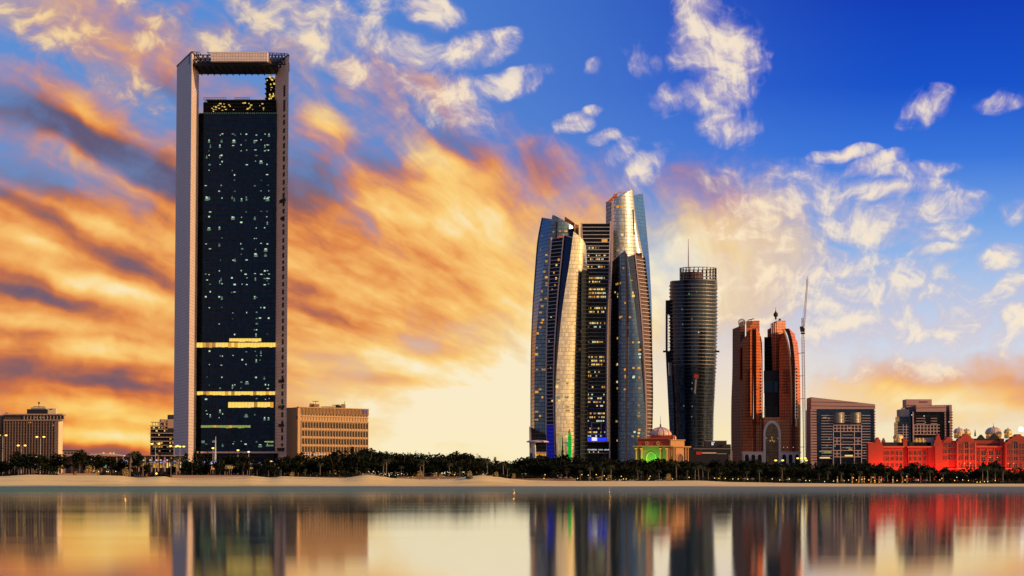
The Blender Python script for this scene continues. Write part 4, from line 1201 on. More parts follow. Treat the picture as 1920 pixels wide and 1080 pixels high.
def twin_towers():
    Y = 2900
    root = thing('twin_tower', 'pair of red granite towers with stepped tops above a podium with pale pointed arch', 'skyscraper', (GX(1435, Y), Y, 0))
    A = lambda *a, **k: facet_pair(root, *a, **k)
    # left tower
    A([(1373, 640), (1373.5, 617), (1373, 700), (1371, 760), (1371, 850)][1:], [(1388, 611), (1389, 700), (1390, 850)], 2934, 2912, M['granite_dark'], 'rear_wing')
    A([(1399, 602), (1399, 660)], [(1424, 601), (1424, 660)], 2925, 2928, M['granite'], 'roof_block', bot=700)
    A([(1385, 606), (1385, 650)], [(1397, 600), (1397, 650)], 2922, 2922, M['granite_dark'], 'roof_block', bot=690)
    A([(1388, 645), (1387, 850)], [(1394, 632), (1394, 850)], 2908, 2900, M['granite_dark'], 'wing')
    A([(1386.5, 655), (1386.5, 710)], [(1389.8, 651), (1389.6, 712)], 2899, 2904, M['granite'], 'lit_pilaster', depth=4, bot=712)
    f, _ = A([(1392, 640), (1392, 850)], [(1408, 614), (1408, 850)], 2898, 2892, M['granite'], 'sail_facet')
    A([(1407, 615), (1407, 700), (1407, 822)], [(1413, 614), (1413, 700), (1412, 822)], 2889, 2897, M['granite'], 'lit_pilaster', bot=822, depth=12)
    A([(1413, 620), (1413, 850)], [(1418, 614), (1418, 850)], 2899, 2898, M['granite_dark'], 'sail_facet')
    A([(1418, 614), (1418, 700), (1418, 795)], [(1425, 624), (1425, 700), (1424, 795)], 2890, 2898, M['granite'], 'lit_pilaster', bot=795, depth=12)
    A([(1424, 626), (1424, 850)], [(1427, 632), (1429, 645), (1430, 700), (1430, 850)], 2899, 2902, M['granite'], 'sail_facet')
    # right tower
    A([(1433, 632), (1433, 775)], [(1455, 632), (1462, 700), (1463, 785)], 2920, 2926, M['black_glass'], 'glass_wing', bot=785)
    A([(1439, 618), (1439, 640)], [(1446, 614), (1446, 640)], 2925, 2925, M['granite_dark'], 'roof_block', bot=700)
    A([(1445, 607), (1445, 660)], [(1456, 601.5), (1456, 660)], 2924, 2921, M['granite'], 'roof_block', bot=720)
    A([(1456, 601.5), (1456, 660)], [(1473, 601), (1473, 660)], 2921, 2929, M['granite'], 'roof_block', bot=720)
    for x in (1446.5, 1449.5, 1453): A([(x, 606), (x, 640)], [(x + 1.2, 605.5), (x + 1.2, 640)], 2918, 2919, M['pink_frame'], 'roof_rib', depth=2, bot=632)
    A([(1461, 642), (1461, 850)], [(1469, 622), (1477, 640), (1481, 668), (1483, 720), (1483, 850)], 2903, 2896, M['granite'], 'sail_facet')
    rib = Edge([(1468, 617), (1474, 632), (1480, 660), (1483, 700), (1484, 740), (1484, 796)], 2892)
    edge_bar(root, rib, 617, 796, 1.5, M['sandstone'], 'curved_rib', 0)
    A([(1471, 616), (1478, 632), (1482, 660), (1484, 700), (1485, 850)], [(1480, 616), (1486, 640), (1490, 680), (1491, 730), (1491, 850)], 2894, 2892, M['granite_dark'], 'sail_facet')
    A([(1480, 617), (1486, 640), (1490.5, 680), (1491.5, 730), (1491.5, 797)], [(1490, 626), (1494, 650), (1496, 680), (1496.5, 730), (1496.5, 797)], 2889, 2898, M['granite'], 'lit_pilaster', bot=800, depth=8)
    A([(1486, 640), (1491, 700), (1491, 850)], [(1495, 638), (1498, 665), (1500, 700), (1501, 760), (1501, 850)], 2897, 2903, M['granite'], 'sail_facet')
    for x, y0, y1 in ((1403, 660, 780), (1404.5, 690, 770), (1422, 700, 745), (1428, 690, 780)): pass
    W = Wall(1392, 2890.5, 1500, 2890.5, 850)
    for i in range(18):
        y = 694 + i * 5
        for x in (1397, 1403): W.piece('window', M['void'], x, x + 1.6, y, y + 2.6, -2, .1, root)
        if i < 9:
            for x in (1470, 1475): W.piece('window', M['void'], x, x + 2.0, y, y + 2.6, -6, -3, root)
    for i in range(16):
        y = 690 + i * 6
        W.piece('window', M['void'], 1426, 1428.4, y, y + 3, -9, -6.6, root); W.piece('window', M['void'], 1493, 1495, y, y + 3, -2, .2, root)
    # globe and finial, roof lattice ball
    g = P(1454.5, 590, 2915); b = MB()
    b.lathe([(.2, -5.5), (1, -5), (1, -2.6), (2.2, -2), (2.6, 0), (2.2, 1.6), (1.0, 2.8), (.3, 4.5), (.15, 8)], 12, g); b.build('finial_globe', M['roof_dark'], root, True)
    g = P(1391, 605, 2918); b = MB()
    for k in range(6):
        a = PI * k / 6; b.tube([g + Vector((math.cos(a) * 4.0 * math.cos(t), math.sin(a) * 4.0 * math.cos(t), 4.4 * math.sin(t))) for t in [2 * PI * j / 14 for j in range(15)]], .22, 4)
    b.build('roof_lattice', M['grey_panel'], root)
    b = MB(); b.bar(P(1402, 600.5, 2922), P(1414, 597.5, 2922), 1.0); b.bar(P(1408, 601, 2922), P(1409, 598.6, 2922), .8); b.bar(P(1462, 601, 2922), P(1462, 597.5, 2922), 2.2); b.build('roof_plant', M['roof_dark'], root)
    # sky bridge and glass between the towers
    W2 = Wall(1430, 2912, 1464, 2912, 850)
    W2.piece('bridge_glass', M['navy_glass'], 1433.2, 1463, 695, 735, -8, 0, root)
    for y in (735.5, 764, 768, 772, 776): W2.piece('bridge_floor', M['spandrel'], 1433, 1463, y, y + 1, -8, .4, root)
    W2.piece('link_glass', M['black_glass'], 1435, 1463, 737, 786, -8, -.2, root)
    # podium
    W3 = Wall(1392, 2886, 1501, 2886, 850)
    b = MB(); W3.pbox(b, 1393, 1432, 785, 903, -30, -13.2); b.build('podium', M['granite'], root)
    b = MB(); W3.pbox(b, 1432, 1463, 782.5, 903, -20, -1.2); b.build('podium', M['granite'], root)
    b = MB(); W3.pbox(b, 1463, 1500.5, 785, 903, -30, -11); b.build('podium', M['granite'], root)
    uc0, zb_ = W3.uz(1435.5, 862); uc1, zt_ = W3.uz(1459.5, 793.5); _, zs = W3.uz(1448, 815)
    inner = arch_pts(uc0, uc1, zb_ - 14, zs, zt_, 10)
    uo0, _ = W3.uz(1431.5, 862); uo1, zo_ = W3.uz(1463.5, 788); outer = arch_pts(uo0, uo1, zb_ - 14, zs + 1, zo_, 10)
    b = MB(); arch_ring(W3, b, inner, outer, -1, 1.4); b.build('arch_surround', M['canvas'], root)
    b = MB(); W3.prism(b, inner, -1.0, .3); b.build('arch_glass', glazing('brown arch glass', (0.10, 0.075, 0.06), (0.03, 0.02, 0.015, 1), 2.2, 3.5, .1, .1, .2, .7, .03), root)
    for s, px in ((1, 1436), (-1, 1459)):
        u, z = W3.uz(px, 822)
        b = MB(); b.lathe([(.2, -1.6), (1.6, -.6), (1.7, .6), (.2, 1.6)], 8, W3.at(u, z, .7)); b.build('arch_boss', M['canvas'], root)
    for i in range(7): W3.piece('arch_transom', M['granite_dark'], 1436.5, 1459, 834 + i * 4, 834.8 + i * 4, .3, .6, root)
    for x, y in ((1443, 825), (1447, 824), (1450, 826), (1446, 819)): W3.piece('lit_lobby', G['warm_dim'], x, x + 2.2, y, y + 3, .35, .6, root)
    W3.piece('cornice', M['canvas'], 1391.5, 1432, 847, 848.6, -14, 1.2, root); W3.piece('cornice', M['canvas'], 1463.5, 1502, 847, 848.6, -14, 1.2, root)
    W3.piece('arcade', M['pink_frame'], 1393, 1431.8, 848.6, 903, -14, .5, root); W3.piece('arcade', M['pink_frame'], 1463.2, 1501, 848.6, 903, -14, .5, root)
    for x in (1395, 1407, 1419, 1465, 1477, 1489):
        u0, z0 = W3.uz(x, 870); u1, z1 = W3.uz(x + 10.5, 850.5); _, zs = W3.uz(x, 856)
        i_ = arch_pts(u0 + .9, u1 - .9, z0 - 10, zs, z1 - .8, 6); o_ = arch_pts(u0, u1, z0 - 10, zs + .3, z1, 6)
        b = MB(); W3.prism(b, i_, -.5, .7); ao = b.build('arch_opening', M['void'], root)
        b = MB(); arch_ring(W3, b, i_, o_, .4, 1.1); b.build('arch_trim', M['canvas'], ao)
    for x in (1469, 1476, 1487, 1497): W3.piece('facade_lamp', G['warm'], x, x + .9, 838, 839.4, -1.5, -.8, root)
twin_towers()

# ------------------------------------------------------------------ 5. slender lattice crane beside the red towers
def crane():
    Y = 2860
    base = P(1509.5, 880, Y); root = thing('tower_crane', 'slender lattice tower crane with its jib raised steeply beside the red twin towers', 'crane', (base.x, Y, 0))
    def lattice(name, p, q, w, n, t):
        b = MB(); d = (q - p); ax = d.normalized()
        a = ax.cross(Vector((0, 1, 0))).normalized() * w / 2; c = ax.cross(a).normalized() * w / 2
        cs = [a + c, a - c, -a - c, -a + c]
        for k in cs: b.bar(p + k, q + k, t)
        for i in range(n):
            u, v = p + d * (i / n), p + d * ((i + 1) / n)
            for j in range(4):
                b.bar(u + cs[j], u + cs[(j + 1) % 4], t * .7)
                b.bar(u + cs[j], v + cs[(j + 1) % 4], t * .6)
        return b.build(name, M['mast_red'], root)
    top = P(1505.5, 632, Y); g = Vector((base.x, Y, 0))
    lattice('mast', g, top, 2.5, 46, .38)
    cab = P(1505.5, 618, Y)
    lattice('mast_head', top, P(1505, 596, Y), 2.0, 6, .38)
    b = MB(); c = cab; b.hexa([c + Vector(v) for v in ((-2.6, -1.4, -2.4), (1.8, -1.4, -2.4), (1.8, 1.4, -2.4), (-2.6, 1.4, -2.4))], [c + Vector(v) for v in ((-3.2, -1.4, 1.8), (1.8, -1.4, 1.8), (1.8, 1.4, 1.8), (-3.2, 1.4, 1.8))]); b.build('cab', M['dark_steel'], root)
    inst('slewing_ring', ubox(M['dark_steel']), root, P(1505.5, 625, Y), None, (4.2, 4.2, 1.6))
    inst('counterweight', ubox(M['dark_steel']), root, P(1503, 614, Y), None, (3.6, 2.4, 2.2))
    lattice('jib', P(1507.5, 612, Y), P(1514, 522, Y), 1.4, 22, .26)
    b = MB(); b.bar(P(1514, 522, Y), P(1514.8, 517, Y), .4); b.bar(P(1505, 596, Y), P(1513.5, 524, Y), .18); b.bar(P(1504, 612, Y), P(1505, 596, Y), .25); b.build('pendant', M['mast_red'], root)
    for py in (661, 704, 747, 838):
        b = MB(); p = P(1508 if py > 740 else 1507, py, Y); b.bar(p, p + Vector((-4.5, 30, 0)), .5); b.build('wall_tie', M['dark_steel'], root)
crane()

# ------------------------------------------------------------------ 6. the two striped office blocks on the right
def striped_block():
    Y = 2850
    root = thing('office_block', 'pink striped office block with a slanting parapet and a lattice of small square windows', 'office building', (GX(1580, Y), Y, 0))
    W = Wall(1520, Y, 1641, Y, 860)
    # slanting pink head
    pts = [W.uz(*p) for p in ((1521, 767), (1641, 767), (1641, 758), (1521, 744.5))]
    b = MB(); W.prism(b, pts, -45, .0); b.build('parapet', M['pink_stone'], root)
    for y0, y1, x1 in ((753, 753.8, 1608), (760, 760.8, 1641)):
        b = MB(); q = [W.uz(*p) for p in ((1521, y1), (x1, y1 + (x1 - 1521) * .02), (x1, y0 + (x1 - 1521) * .02), (1521, y0))]; W.prism(b, q, -1, .3); b.build('parapet_line', M['granite_dark'], root)
    b = MB(); W.pbox(b, 1520, 1641, 767.3, 903, -45, -1); b.build('glass_body', M['wedge_glass'], root)
    for px0, px1 in ((1519.5, 1532), (1638.5, 1641.3)):
        b = MB(); W.pbox(b, px0, px1, 767.5, 903, -44, .4); b.build('pier', M['pink_stone'], root)
        for i in range(19): W.piece('pier_line', M['granite_dark'], px0 - .15, px1 + .15, 771 + i * 5.1, 772.6 + i * 5.1, -.5, .6, root)
    for i in range(17):
        y = 778.5 + i * 5.05
        for px0, px1 in ((1540, 1562), (1615.5, 1632)):
            if i < 2: px1 = px1 if px0 > 1600 else 1562
            W.piece('floor_line', M['pink_frame'], px0, px1, y, y + .9, -1, .5, root)
        if i < 3: W.piece('floor_line', M['pink_frame'], 1584, 1594, y, y + .9, -1, .5, root)
    for px0, px1 in ((1562, 1583.5), (1594, 1614.5)):
        b = MB()
        u0, zt = W.uz(px0, 773.5); u1, zb_ = W.uz(px1, 793)
        rings = []
        for z in (zb_, zt):
            f = [W.at(u0 + (u1 - u0) * i / 8, z, 4.0 * math.sin(PI * i / 8)) for i in range(9)]
            rings.append(f + [W.at(u1, z, -3), W.at(u0, z, -3)])
        b.rings(rings); b.build('bay_glass', glazing('bronze bay glass', (0.42, 0.36, 0.28), (0.16, 0.12, 0.09, 1), 1.5, 1.9, .2, .2, .25, .7, .05), root)
    # lattice: two full rows of square holes, then frames with open blue squares
    posts = [1562.5 + i * 6.62 for i in range(9)]
    def cell_rows(x0, x1, y0):
        for y in (y0, y0 + 6, y0 + 12): W.piece('lattice_rail', M['pink_frame'], x0, x1, y, y + 1.25, -.6, 1.0, root)
        n = round((x1 - x0) / 6.6)
        for i in range(n + 1):
            x = x0 + (x1 - x0) * i / n
            for k in (0, 1): W.piece('lattice_post', M['pink_frame'], x - .65, x + .65, y0 + 1.3 + k * 6, y0 + 5.95 + k * 6, -.6, .98, root)
    W.piece('lattice_back', M['brown_void'], 1562, 1615.5, 796, 809.5, -1, -.4, root)
    cell_rows(1562.5, 1615.3, 796.5)
    for y0 in (820.5, 844):
        for x0, x1 in ((1562.5, 1576), (1601.8, 1615.3)):
            W.piece('lattice_back', M['brown_void'], x0, x1, y0, y0 + 13, -1, -.4, root); cell_rows(x0, x1, y0)
        W.piece('lattice_rail', M['pink_frame'], 1576, 1601.8, y0, y0 + 1.2, -.6, 1, root); W.piece('lattice_rail', M['pink_frame'], 1576, 1601.8, y0 + 12, y0 + 13.2, -.6, 1, root)
    for x in (1562.5, 1576, 1601.8, 1615.3):
        for y0, y1 in ((810, 820), (834, 843.5), (857.5, 880)): W.piece('lattice_post', M['pink_frame'], x - .65, x + .65, y0, y1, -.6, .96, root)
    for y in (815, 828, 839): W.piece('floor_line', M['pink_frame'], 1579, 1599, y, y + .8, -1, .4, root)
    for px0, px1, y, g in ((1536, 1543, 845, 'cool_dim'), (1544, 1559, 846, 'green_band'), (1537, 1556, 857, 'warm'), (1584, 1599, 853, 'warm'), (1591, 1598, 841, 'warm_dim'), (1591, 1595, 801, 'warm_dim'), (1543, 1550, 782, 'warm_dim'), (1553, 1556, 783, 'warm_dim'), (1620, 1622, 847, 'cool_dim'), (1549, 1552, 834, 'cool_dim'), (1586, 1594, 838, 'cool_dim'), (1553, 1556, 822, 'cool_dim'), (1564, 1567, 835, 'cool_dim')):
        W.piece('lit_window', G[g], px0, px1, y, y + 2.6, -.9, .2, root)
striped_block()

def stepped_block():
    Y = 2960
    root = thing('office_block', 'stepped dark glass and pink stone office block rising behind the red palace wing', 'office building', (GX(1735, Y), Y, 0))
    W = Wall(1680, Y, 1790, Y, 860)
    def blk(name, mat, x0, x1, y0, d0, d1, y1=903):
        b = MB(); W.pbox(b, x0, x1, y0, y1, d0, d1); return b.build(name, mat, root)
    blk('upper_block', M['pink_stone'], 1702, 1752, 748, -40, -12)
    W.piece('parapet_line', M['granite_dark'], 1702, 1752.2, 759, 760, -20, -11.6, root)
    blk('core_block', M['wedge_glass'], 1699, 1716, 763, -38, -8)
    blk('glass_body', M['black_glass'], 1711, 1782, 772, -34, -2)
    blk('left_bay', M['grey_panel'], 1690, 1708, 767, -36, -6); blk('left_glass', M['wedge_glass'], 1687, 1710, 781, -34, -4)
    blk('low_bay', M['wedge_glass'], 1683.5, 1704, 791, -30, -1)
    pts = [W.uz(*p) for p in ((1718, 772), (1774, 772), (1774, 761.5), (1742, 760), (1718, 759.5))]
    b = MB(); W.prism(b, pts, -30, 0); b.build('parapet', M['pink_stone'], root)
    b = MB(); q = [W.uz(*p) for p in ((1718, 765.4), (1774, 764.4), (1774, 763.6), (1718, 764.4))]; W.prism(b, q, -1, .3); b.build('parapet_line', M['granite_dark'], root)
    blk('right_block', M['pink_stone'], 1758, 1786.5, 758.5, -40, -14)
    for px0, px1 in ((1711, 1714.5), (1771, 1775)):
        blk('pier', M['pink_stone'], px0, px1, 772, -3, .4)
    blk('pier', M['pink_stone'], 1780.5, 1786.8, 759, -13.5, -1)
    for i in range(13):
        y = 772 + i * 5.1
        W.piece('pier_line', M['granite_dark'], 1780.3, 1787, y, y + 1.4, -13.6, -.8, root)
        W.piece('pier_line', M['granite_dark'], 1771, 1775.1, y, y + 1.4, -1, .6, root)
    for i in range(8):
        y = 784 + i * 5
        if i < 3: W.piece('floor_line', M['pink_frame'], 1718, 1735, y, y + .8, -2, .3, root); W.piece('floor_line', M['pink_frame'], 1745, 1757, y, y + .8, -2, .3, root)
        W.piece('floor_line', M['pink_frame'], 1684, 1703, 800 + i * 5, 800.8 + i * 5, -1, .2, root)
        for x in (1693, 1699): W.piece('lattice_post', M['pink_frame'], x, x + 1, 796 + i * 5, 799.9 + i * 5, -1, .2, root)
    W.piece('lattice_back', M['brown_void'], 1712, 1756, 796, 816, -2, -1, root)
    for y in (796, 802, 808, 814): W.piece('lattice_rail', M['pink_frame'], 1712, 1762, y, y + 1.1, -2, .3, root)
    for i in range(8):
        for k in range(3): W.piece('lattice_post', M['pink_frame'], 1713 + i * 6.2, 1714.2 + i * 6.2, 797.2 + k * 6, 801.9 + k * 6, -2, .25, root)
    b = MB()
    for x in range(1728, 1744, 2): b.bar(W.at(*W.uz(x, 754), -11.8), W.at(*W.uz(x, 752), -11.8), .5)
    b.build('parapet_vents', M['granite_dark'], root)['kind'] = 'stuff'
    for x, y, g in ((1732, 779, 'white_lamp'), (1709, 777, 'white_lamp'), (1779, 790, 'white_lamp'), (1734, 791, 'warm_dim'), (1733, 809, 'warm_dim')):
        W.piece('lit_window', G[g if g != 'white_lamp' else 'letter'], x, x + 1.6, y, y + 1.8, -1, .6, root)
stepped_block()

# ------------------------------------------------------------------ 7. domed pavilion lit green in front
def pavilion():
    Y = 2560
    root = thing('domed_pavilion', 'small sandstone gatehouse with a ribbed pale dome, its front arch floodlit green', 'gatehouse', (GX(1240, Y), Y, 0))
    W = Wall(1189, Y, 1259, Y - 6, 855); V = Wall(1259, Y - 6, 1291, Y + 10, 855)
    def blk(w, name, mat, x0, x1, y0, y1, d0, d1):
        b = MB(); w.pbox(b, x0, x1, y0, y1, d0, d1); return b.build(name, mat, root)
    blk(W, 'front_wall', M['sandstone'], 1192, 1257, 838, 903, -14, 0)
    blk(V, 'side_wall', M['sandstone'], 1259.5, 1289, 838, 903, -9, 0)
    blk(W, 'cornice', M['sandstone'], 1187, 1259, 835.6, 838, -14, 2.2); blk(V, 'cornice', M['sandstone'], 1259, 1293, 836.5, 839, -12, 2)
    blk(W, 'attic', M['terracotta'], 1196, 1255, 823.5, 835.6, -14, -1.2); blk(V, 'attic', M['sandstone'], 1258, 1284, 826, 836.5, -10, -.5)
    blk(W, 'attic_cap', M['terracotta'], 1194, 1256, 821.8, 823.5, -14, 0); blk(V, 'attic_cap', M['sandstone'], 1257, 1285, 824, 826, -10, .3)
    blk(W, 'drum_base', M['terracotta'], 1219, 1262, 816, 822, -16, -3)
    for x in (1212.5, 1233.5):
        u, z = W.uz(x, 831); b = MB(); b.rings([[W.at(u + r * math.cos(2 * PI * i / 16), z + r * math.sin(2 * PI * i / 16), d) for i in range(16)] for r, d in ((1.7, -1), (1.7, -.6), (1.0, -.6), (1.0, -1))], 0, False, False)
        b.build('round_window', M['gold'], root)
    for x in (1190.5, 1200.5, 1236, 1248):
        u, z = W.uz(x + 2, 840); u2, z2 = W.uz(x + 2, 903)
        b = MB(); b.lathe([(1.15, z2), (1.15, z - 1.5), (1.6, z - .9), (1.6, z)], 10, W.at(u, 0, 1.2)); b.build('column', M['sandstone'], root, False)
        inst('column_lamp', ubox(G['amber']), root, W.at(u, z - .8, 2.9), W.rot, (2.0, .3, .9))
    for x in (1262, 1265.5, 1284, 1288.5):
        u, z = V.uz(x, 840); u2, z2 = V.uz(x, 903)
        b = MB(); b.lathe([(.8, z2), (.8, z - 1), (1.1, z - .5), (1.1, z)], 8, V.at(u, 0, .8)); b.build('column', M['sandstone'], root)
    for w, x0, x1, yt, ys, mt in ((W, 1211, 1231, 847, 860, 'void'), (V, 1268, 1281, 849.5, 860, 'brown_void')):
        u0, z0 = w.uz(x0, 880); u1, z1 = w.uz(x1, yt); _, zs = w.uz(x0, ys)
        i_ = arch_pts(u0 + .9, u1 - .9, z0 - 8, zs, z1 - .8, 8); o_ = arch_pts(u0, u1, z0 - 8, zs + .2, z1, 8)
        b = MB(); w.prism(b, i_, -.5, .25); b.build('arch_opening', M['brown_void'] if mt == 'brown_void' else M['sandstone'], root)
        b = MB(); arch_ring(w, b, i_, o_, -.2, .8); b.build('arch_trim', M['gold'] if mt == 'void' else M['sandstone'], root)
    for i in range(5): V.piece('attic_niche', G['amber'], 1262 + i * 4, 1263.6 + i * 4, 829.5, 833.5, -.6, -.35, root)
    # ribbed dome
    c = P(1238.5, 817, Y + 8); k = Y / F; R0 = 20.5 * k
    prof = [(R0 * 1.0, 0), (R0 * 1.03, R0 * .12), (R0 * .97, R0 * .30), (R0 * .80, R0 * .50), (R0 * .52, R0 * .66), (R0 * .22, R0 * .76), (.3, R0 * .82)]
    b = MB(); b.lathe(prof, 32, c); dm = b.build('dome', M['dome_white'], root, True)
    for i in range(12):
        a = 2 * PI * (i + .5) / 12; b = MB()
        b.tube([c + Vector((math.cos(a) * r, math.sin(a) * r, z)) for r, z in prof], [.42, .42, .4, .36, .3, .22, .2], 5); b.build('dome_rib', M['granite'], dm)
    b = MB(); b.lathe([(1.2, R0 * .79), (.5, R0 * .9), (.9, R0 * .98), (.25, R0 * 1.08), (.2, R0 * 1.3), (.08, R0 * 1.85)], 8, c); b.build('finial', M['roof_dark'], dm)
    for x, y, yy in ((1262, 822, 4), (1266, 823, 3)):
        q = P(x, y + 1.5, Y + 2); b = MB(); b.lathe([(.9, -1), (.9, 1.4), (1.2, 1.8), (.8, 2.8), (.1, 4)], 10, q); b.build('turret', M['gold'], root)
    # floodlights named for what they are
    def flood(name, loc, target, colr, energy, size):
        l = bpy.data.lights.new(name, 'AREA'); l.energy = energy; l.color = colr; l.shape = 'RECTANGLE'; l.size = size; l.size_y = 1.0
        o = bpy.data.objects.new(name, l); col.objects.link(o); o.location = loc
        o.rotation_euler = (Vector(target) - Vector(loc)).to_track_quat('-Z', 'Y').to_euler(); return o
    globals()['flood'] = flood
    flood('green_floodlight', P(1222, 872, Y - 14), W.at(W.uz(1222, 850)[0], GZ(848, Y)), (.05, 1, .10), 5200, 9)
pavilion()

# ------------------------------------------------------------------ 8. long red floodlit palace hotel
def palace():
    Y = 2500
    root = thing('palace_hotel', 'long domed palace hotel glowing red under floodlights on the right', 'hotel', (GX(1780, Y), Y, 0))
    T, TR = M['terracotta'], M['terracotta_trim']
    W = Wall(1620, Y, 1930, Y, 870)
    def blk(name, mat, x0, x1, y0, y1, d0, d1):
        b = MB(); W.pbox(b, x0, x1, y0, y1, d0, d1); return b.build(name, mat, root)
    def gable(x0, x1, ys, yt, d0, d1, mat=T, name='gable'):
        """stepped and scalloped gable wall"""
        c = (x0 + x1) / 2; w = (x1 - x0) / 2
        pr = [(1, 0), (1, .22), (.82, .30), (.72, .52), (.52, .58), (.42, .78), (.22, .84), (.12, 1.0), (-.12, 1.0), (-.22, .84), (-.42, .78), (-.52, .58), (-.72, .52), (-.82, .30), (-1, .22), (-1, 0)]
        pts = [W.uz(c + a * w, ys + (yt - ys) * h) for a, h in pr]
        b = MB(); W.prism(b, [W.uz(x0, 903), W.uz(x1, 903)] + pts, d0, d1); return b.build(name, mat, root)
    # window kinds, shared between all their places
    def win_mesh(w, h, arch):
        b = MB()
        if arch:
            pts = [(-w / 2, -h / 2), (w / 2, -h / 2)] + [(w / 2 * math.cos(a), h / 2 - w / 2 + w / 2 * math.sin(a)) for a in [PI * i / 8 for i in range(9)]]
        else: pts = [(-w / 2, -h / 2), (w / 2, -h / 2), (w / 2, h / 2), (-w / 2, h / 2)]
        f = [(u, -.06, z) for u, z in pts]; n = len(pts)
        b.face(f, 0)
        o = [(u * 1.18, -.30, z * 1.10) for u, z in pts]; i_ = [(u, -.30, z) for u, z in pts]; k = [(u, 0, z) for u, z in pts]; ob = [(u * 1.18, .1, z * 1.10) for u, z in pts]
        for a in range(n):
            c = (a + 1) % n
            b.face((i_[a], o[a], o[c], i_[c]), 1); b.face((k[a], i_[a], i_[c], k[c]), 1); b.face((o[a], ob[a], ob[c], o[c]), 1)
        b.face([(-.08, -.1, -h / 2), (.08, -.1, -h / 2), (.08, -.1, h * .45), (-.08, -.1, h * .45)], 1)
        b.face([(-w / 2, -.12, -.06), (w / 2, -.12, -.06), (w / 2, -.12, .06), (-w / 2, -.12, .06)], 1)
        return b.mesh('window', [M['dark_pane'], TR])
    k = Y / F
    WM = {}
    def win(px, py, wpx, hpx, d, arch=False):
        key = (wpx, hpx, arch)
        if key not in WM: WM[key] = win_mesh(wpx * k * 1.12, hpx * k * 1.08, arch)
        u, z = W.uz(px, py)
        inst('window', WM[key], root, W.at(u, z, d + .12), W.rot)
    # far left wing: corner tower and two window bays
    blk('corner_tower', T, 1628, 1645.5, 831, 903, -14, 0); gable(1636, 1657, 842, 820, -12, -.6); gable(1656, 1667, 840, 821, -22, -14)
    blk('corner_cap', TR, 1627, 1637, 829.5, 831, -14, .8)
    blk('wing', T, 1645.6, 1695, 839, 903, -14, -3); blk('wing', T, 1703.5, 1750, 839, 903, -14, -3)
    blk('wing_roof', M['roof_dark'], 1657, 1694, 829, 837, -24, -8); blk('wing_roof', M['roof_dark'], 1708, 1748, 829, 837, -24, -8)
    blk('cornice', TR, 1643, 1696, 836.5, 839, -14, -1.4); blk('cornice', TR, 1702, 1750, 836.5, 839, -14, -1.4)
    blk('recess', T, 1695, 1703.5, 822, 903, -16, -6)
    for x in (1648.5, 1656.8, 1665.1, 1674, 1682.4, 1690.6):
        for y in (849.5, 860.5, 872): win(x, y, 4.6, 6.4, -3)
    for x in (1707.5, 1716.5, 1725.5, 1734.5):
        for y in (849.5, 860.5, 872): win(x, y, 4.8, 6.4, -3)
    # great gable block
    blk('link_wall', T, 1741, 1756, 838, 903, -10, -1.5)
    gable(1751, 1768, 838, 813.5, -10, -.6); blk('buttress', T, 1753, 1760.5, 836, 903, -2, 1.6)
    blk('central_block', T, 1766, 1830.5, 826, 903, -22, -3)
    gable(1767, 1793, 834, 819, -16, -2.4); gable(1792.5, 1831, 832, 813.5, -14, 0)
    for x in (1771, 1776, 1785, 1790):
        for y in (834, 846, 858.5): win(x, y, 2.4, 6.8, -2.4)
    win(1780, 834, 5.6, 9.5, -2.4, True)
    for y in (846, 858.5): win(1780, y, 5.2, 6, -2.4)
    for x in (1799, 1803.5, 1821, 1826):
        for y in (836, 846.5, 859): win(x, y, 3.0, 7.0, 0)
    win(1812, 834, 7.6, 12.5, 0, True); win(1812, 846.5, 7.4, 6.4, 0); win(1812, 859, 7.4, 6.4, 0)
    for x in (1799, 1803.5, 1809, 1815, 1821, 1826): win(x, 872.5, 3.2, 6.4, 0)
    for x in (1796, 1808, 1817.5, 1829): 
        u, z0 = W.uz(x, 880); _, z1 = W.uz(x, 830); W.upiece('pilaster', TR, u - .35, u + .35, z0, z1, 0, .5, root)
    W.piece('string_course', TR, 1793, 1831, 877.5, 879, 0, 1.6, root); W.piece('string_course', TR, 1768, 1793, 878, 879.2, -2.4, -1, root)
    # linking range with four bays
    blk('linking_range', T, 1830.6, 1880, 839, 903, -14, -4); blk('cornice', TR, 1830.8, 1880, 836.3, 838.8, -14, -2.6)
    blk('upper_storey', T, 1831, 1877, 825.5, 836.2, -20, -8); blk('upper_roof', M['roof_dark'], 1831, 1880, 822, 825.4, -22, -9)
    W.piece('upper_slot', M['void'], 1833, 1876, 831.5, 833.6, -9, -7.9, root)
    for x, w_ in ((1834.5, 3.6), (1845.5, 8), (1859.5, 8), (1873.5, 8)):
        for y in (849.5, 861, 873): win(x, y, w_, 7, -4)
    for x in (1839, 1852.5, 1866.5): W.piece('pilaster', TR, x - .7, x + .7, 838.8, 903, -4, -3.3, root)
    # right gable block
    blk('recess', T, 1877, 1886, 822, 903, -18, -6)
    gable(1885, 1935, 834, 814, -16, 0)
    for x in (1893, 1898, 1913.5, 1918.5):
        for y in (836, 847.5, 860): win(x, y, 3.2, 8, 0)
    win(1904, 834, 8, 13.5, 0, True); win(1904, 847.5, 7.6, 6, 0); win(1904, 860, 7.6, 6, 0)
    for x in (1894, 1904, 1914): win(x, 872.5, 5, 6, 0); win(x, 888, 6.4, 8, 0, True)
    for x in (1895.5, 1899, 1915, 1909): W.piece('pilaster', M['canvas'], x - .25, x + .25, 832, 876, 0, .4, root)
    W.piece('string_course', TR, 1885, 1935, 877.8, 879.6, 0, 1.5, root)
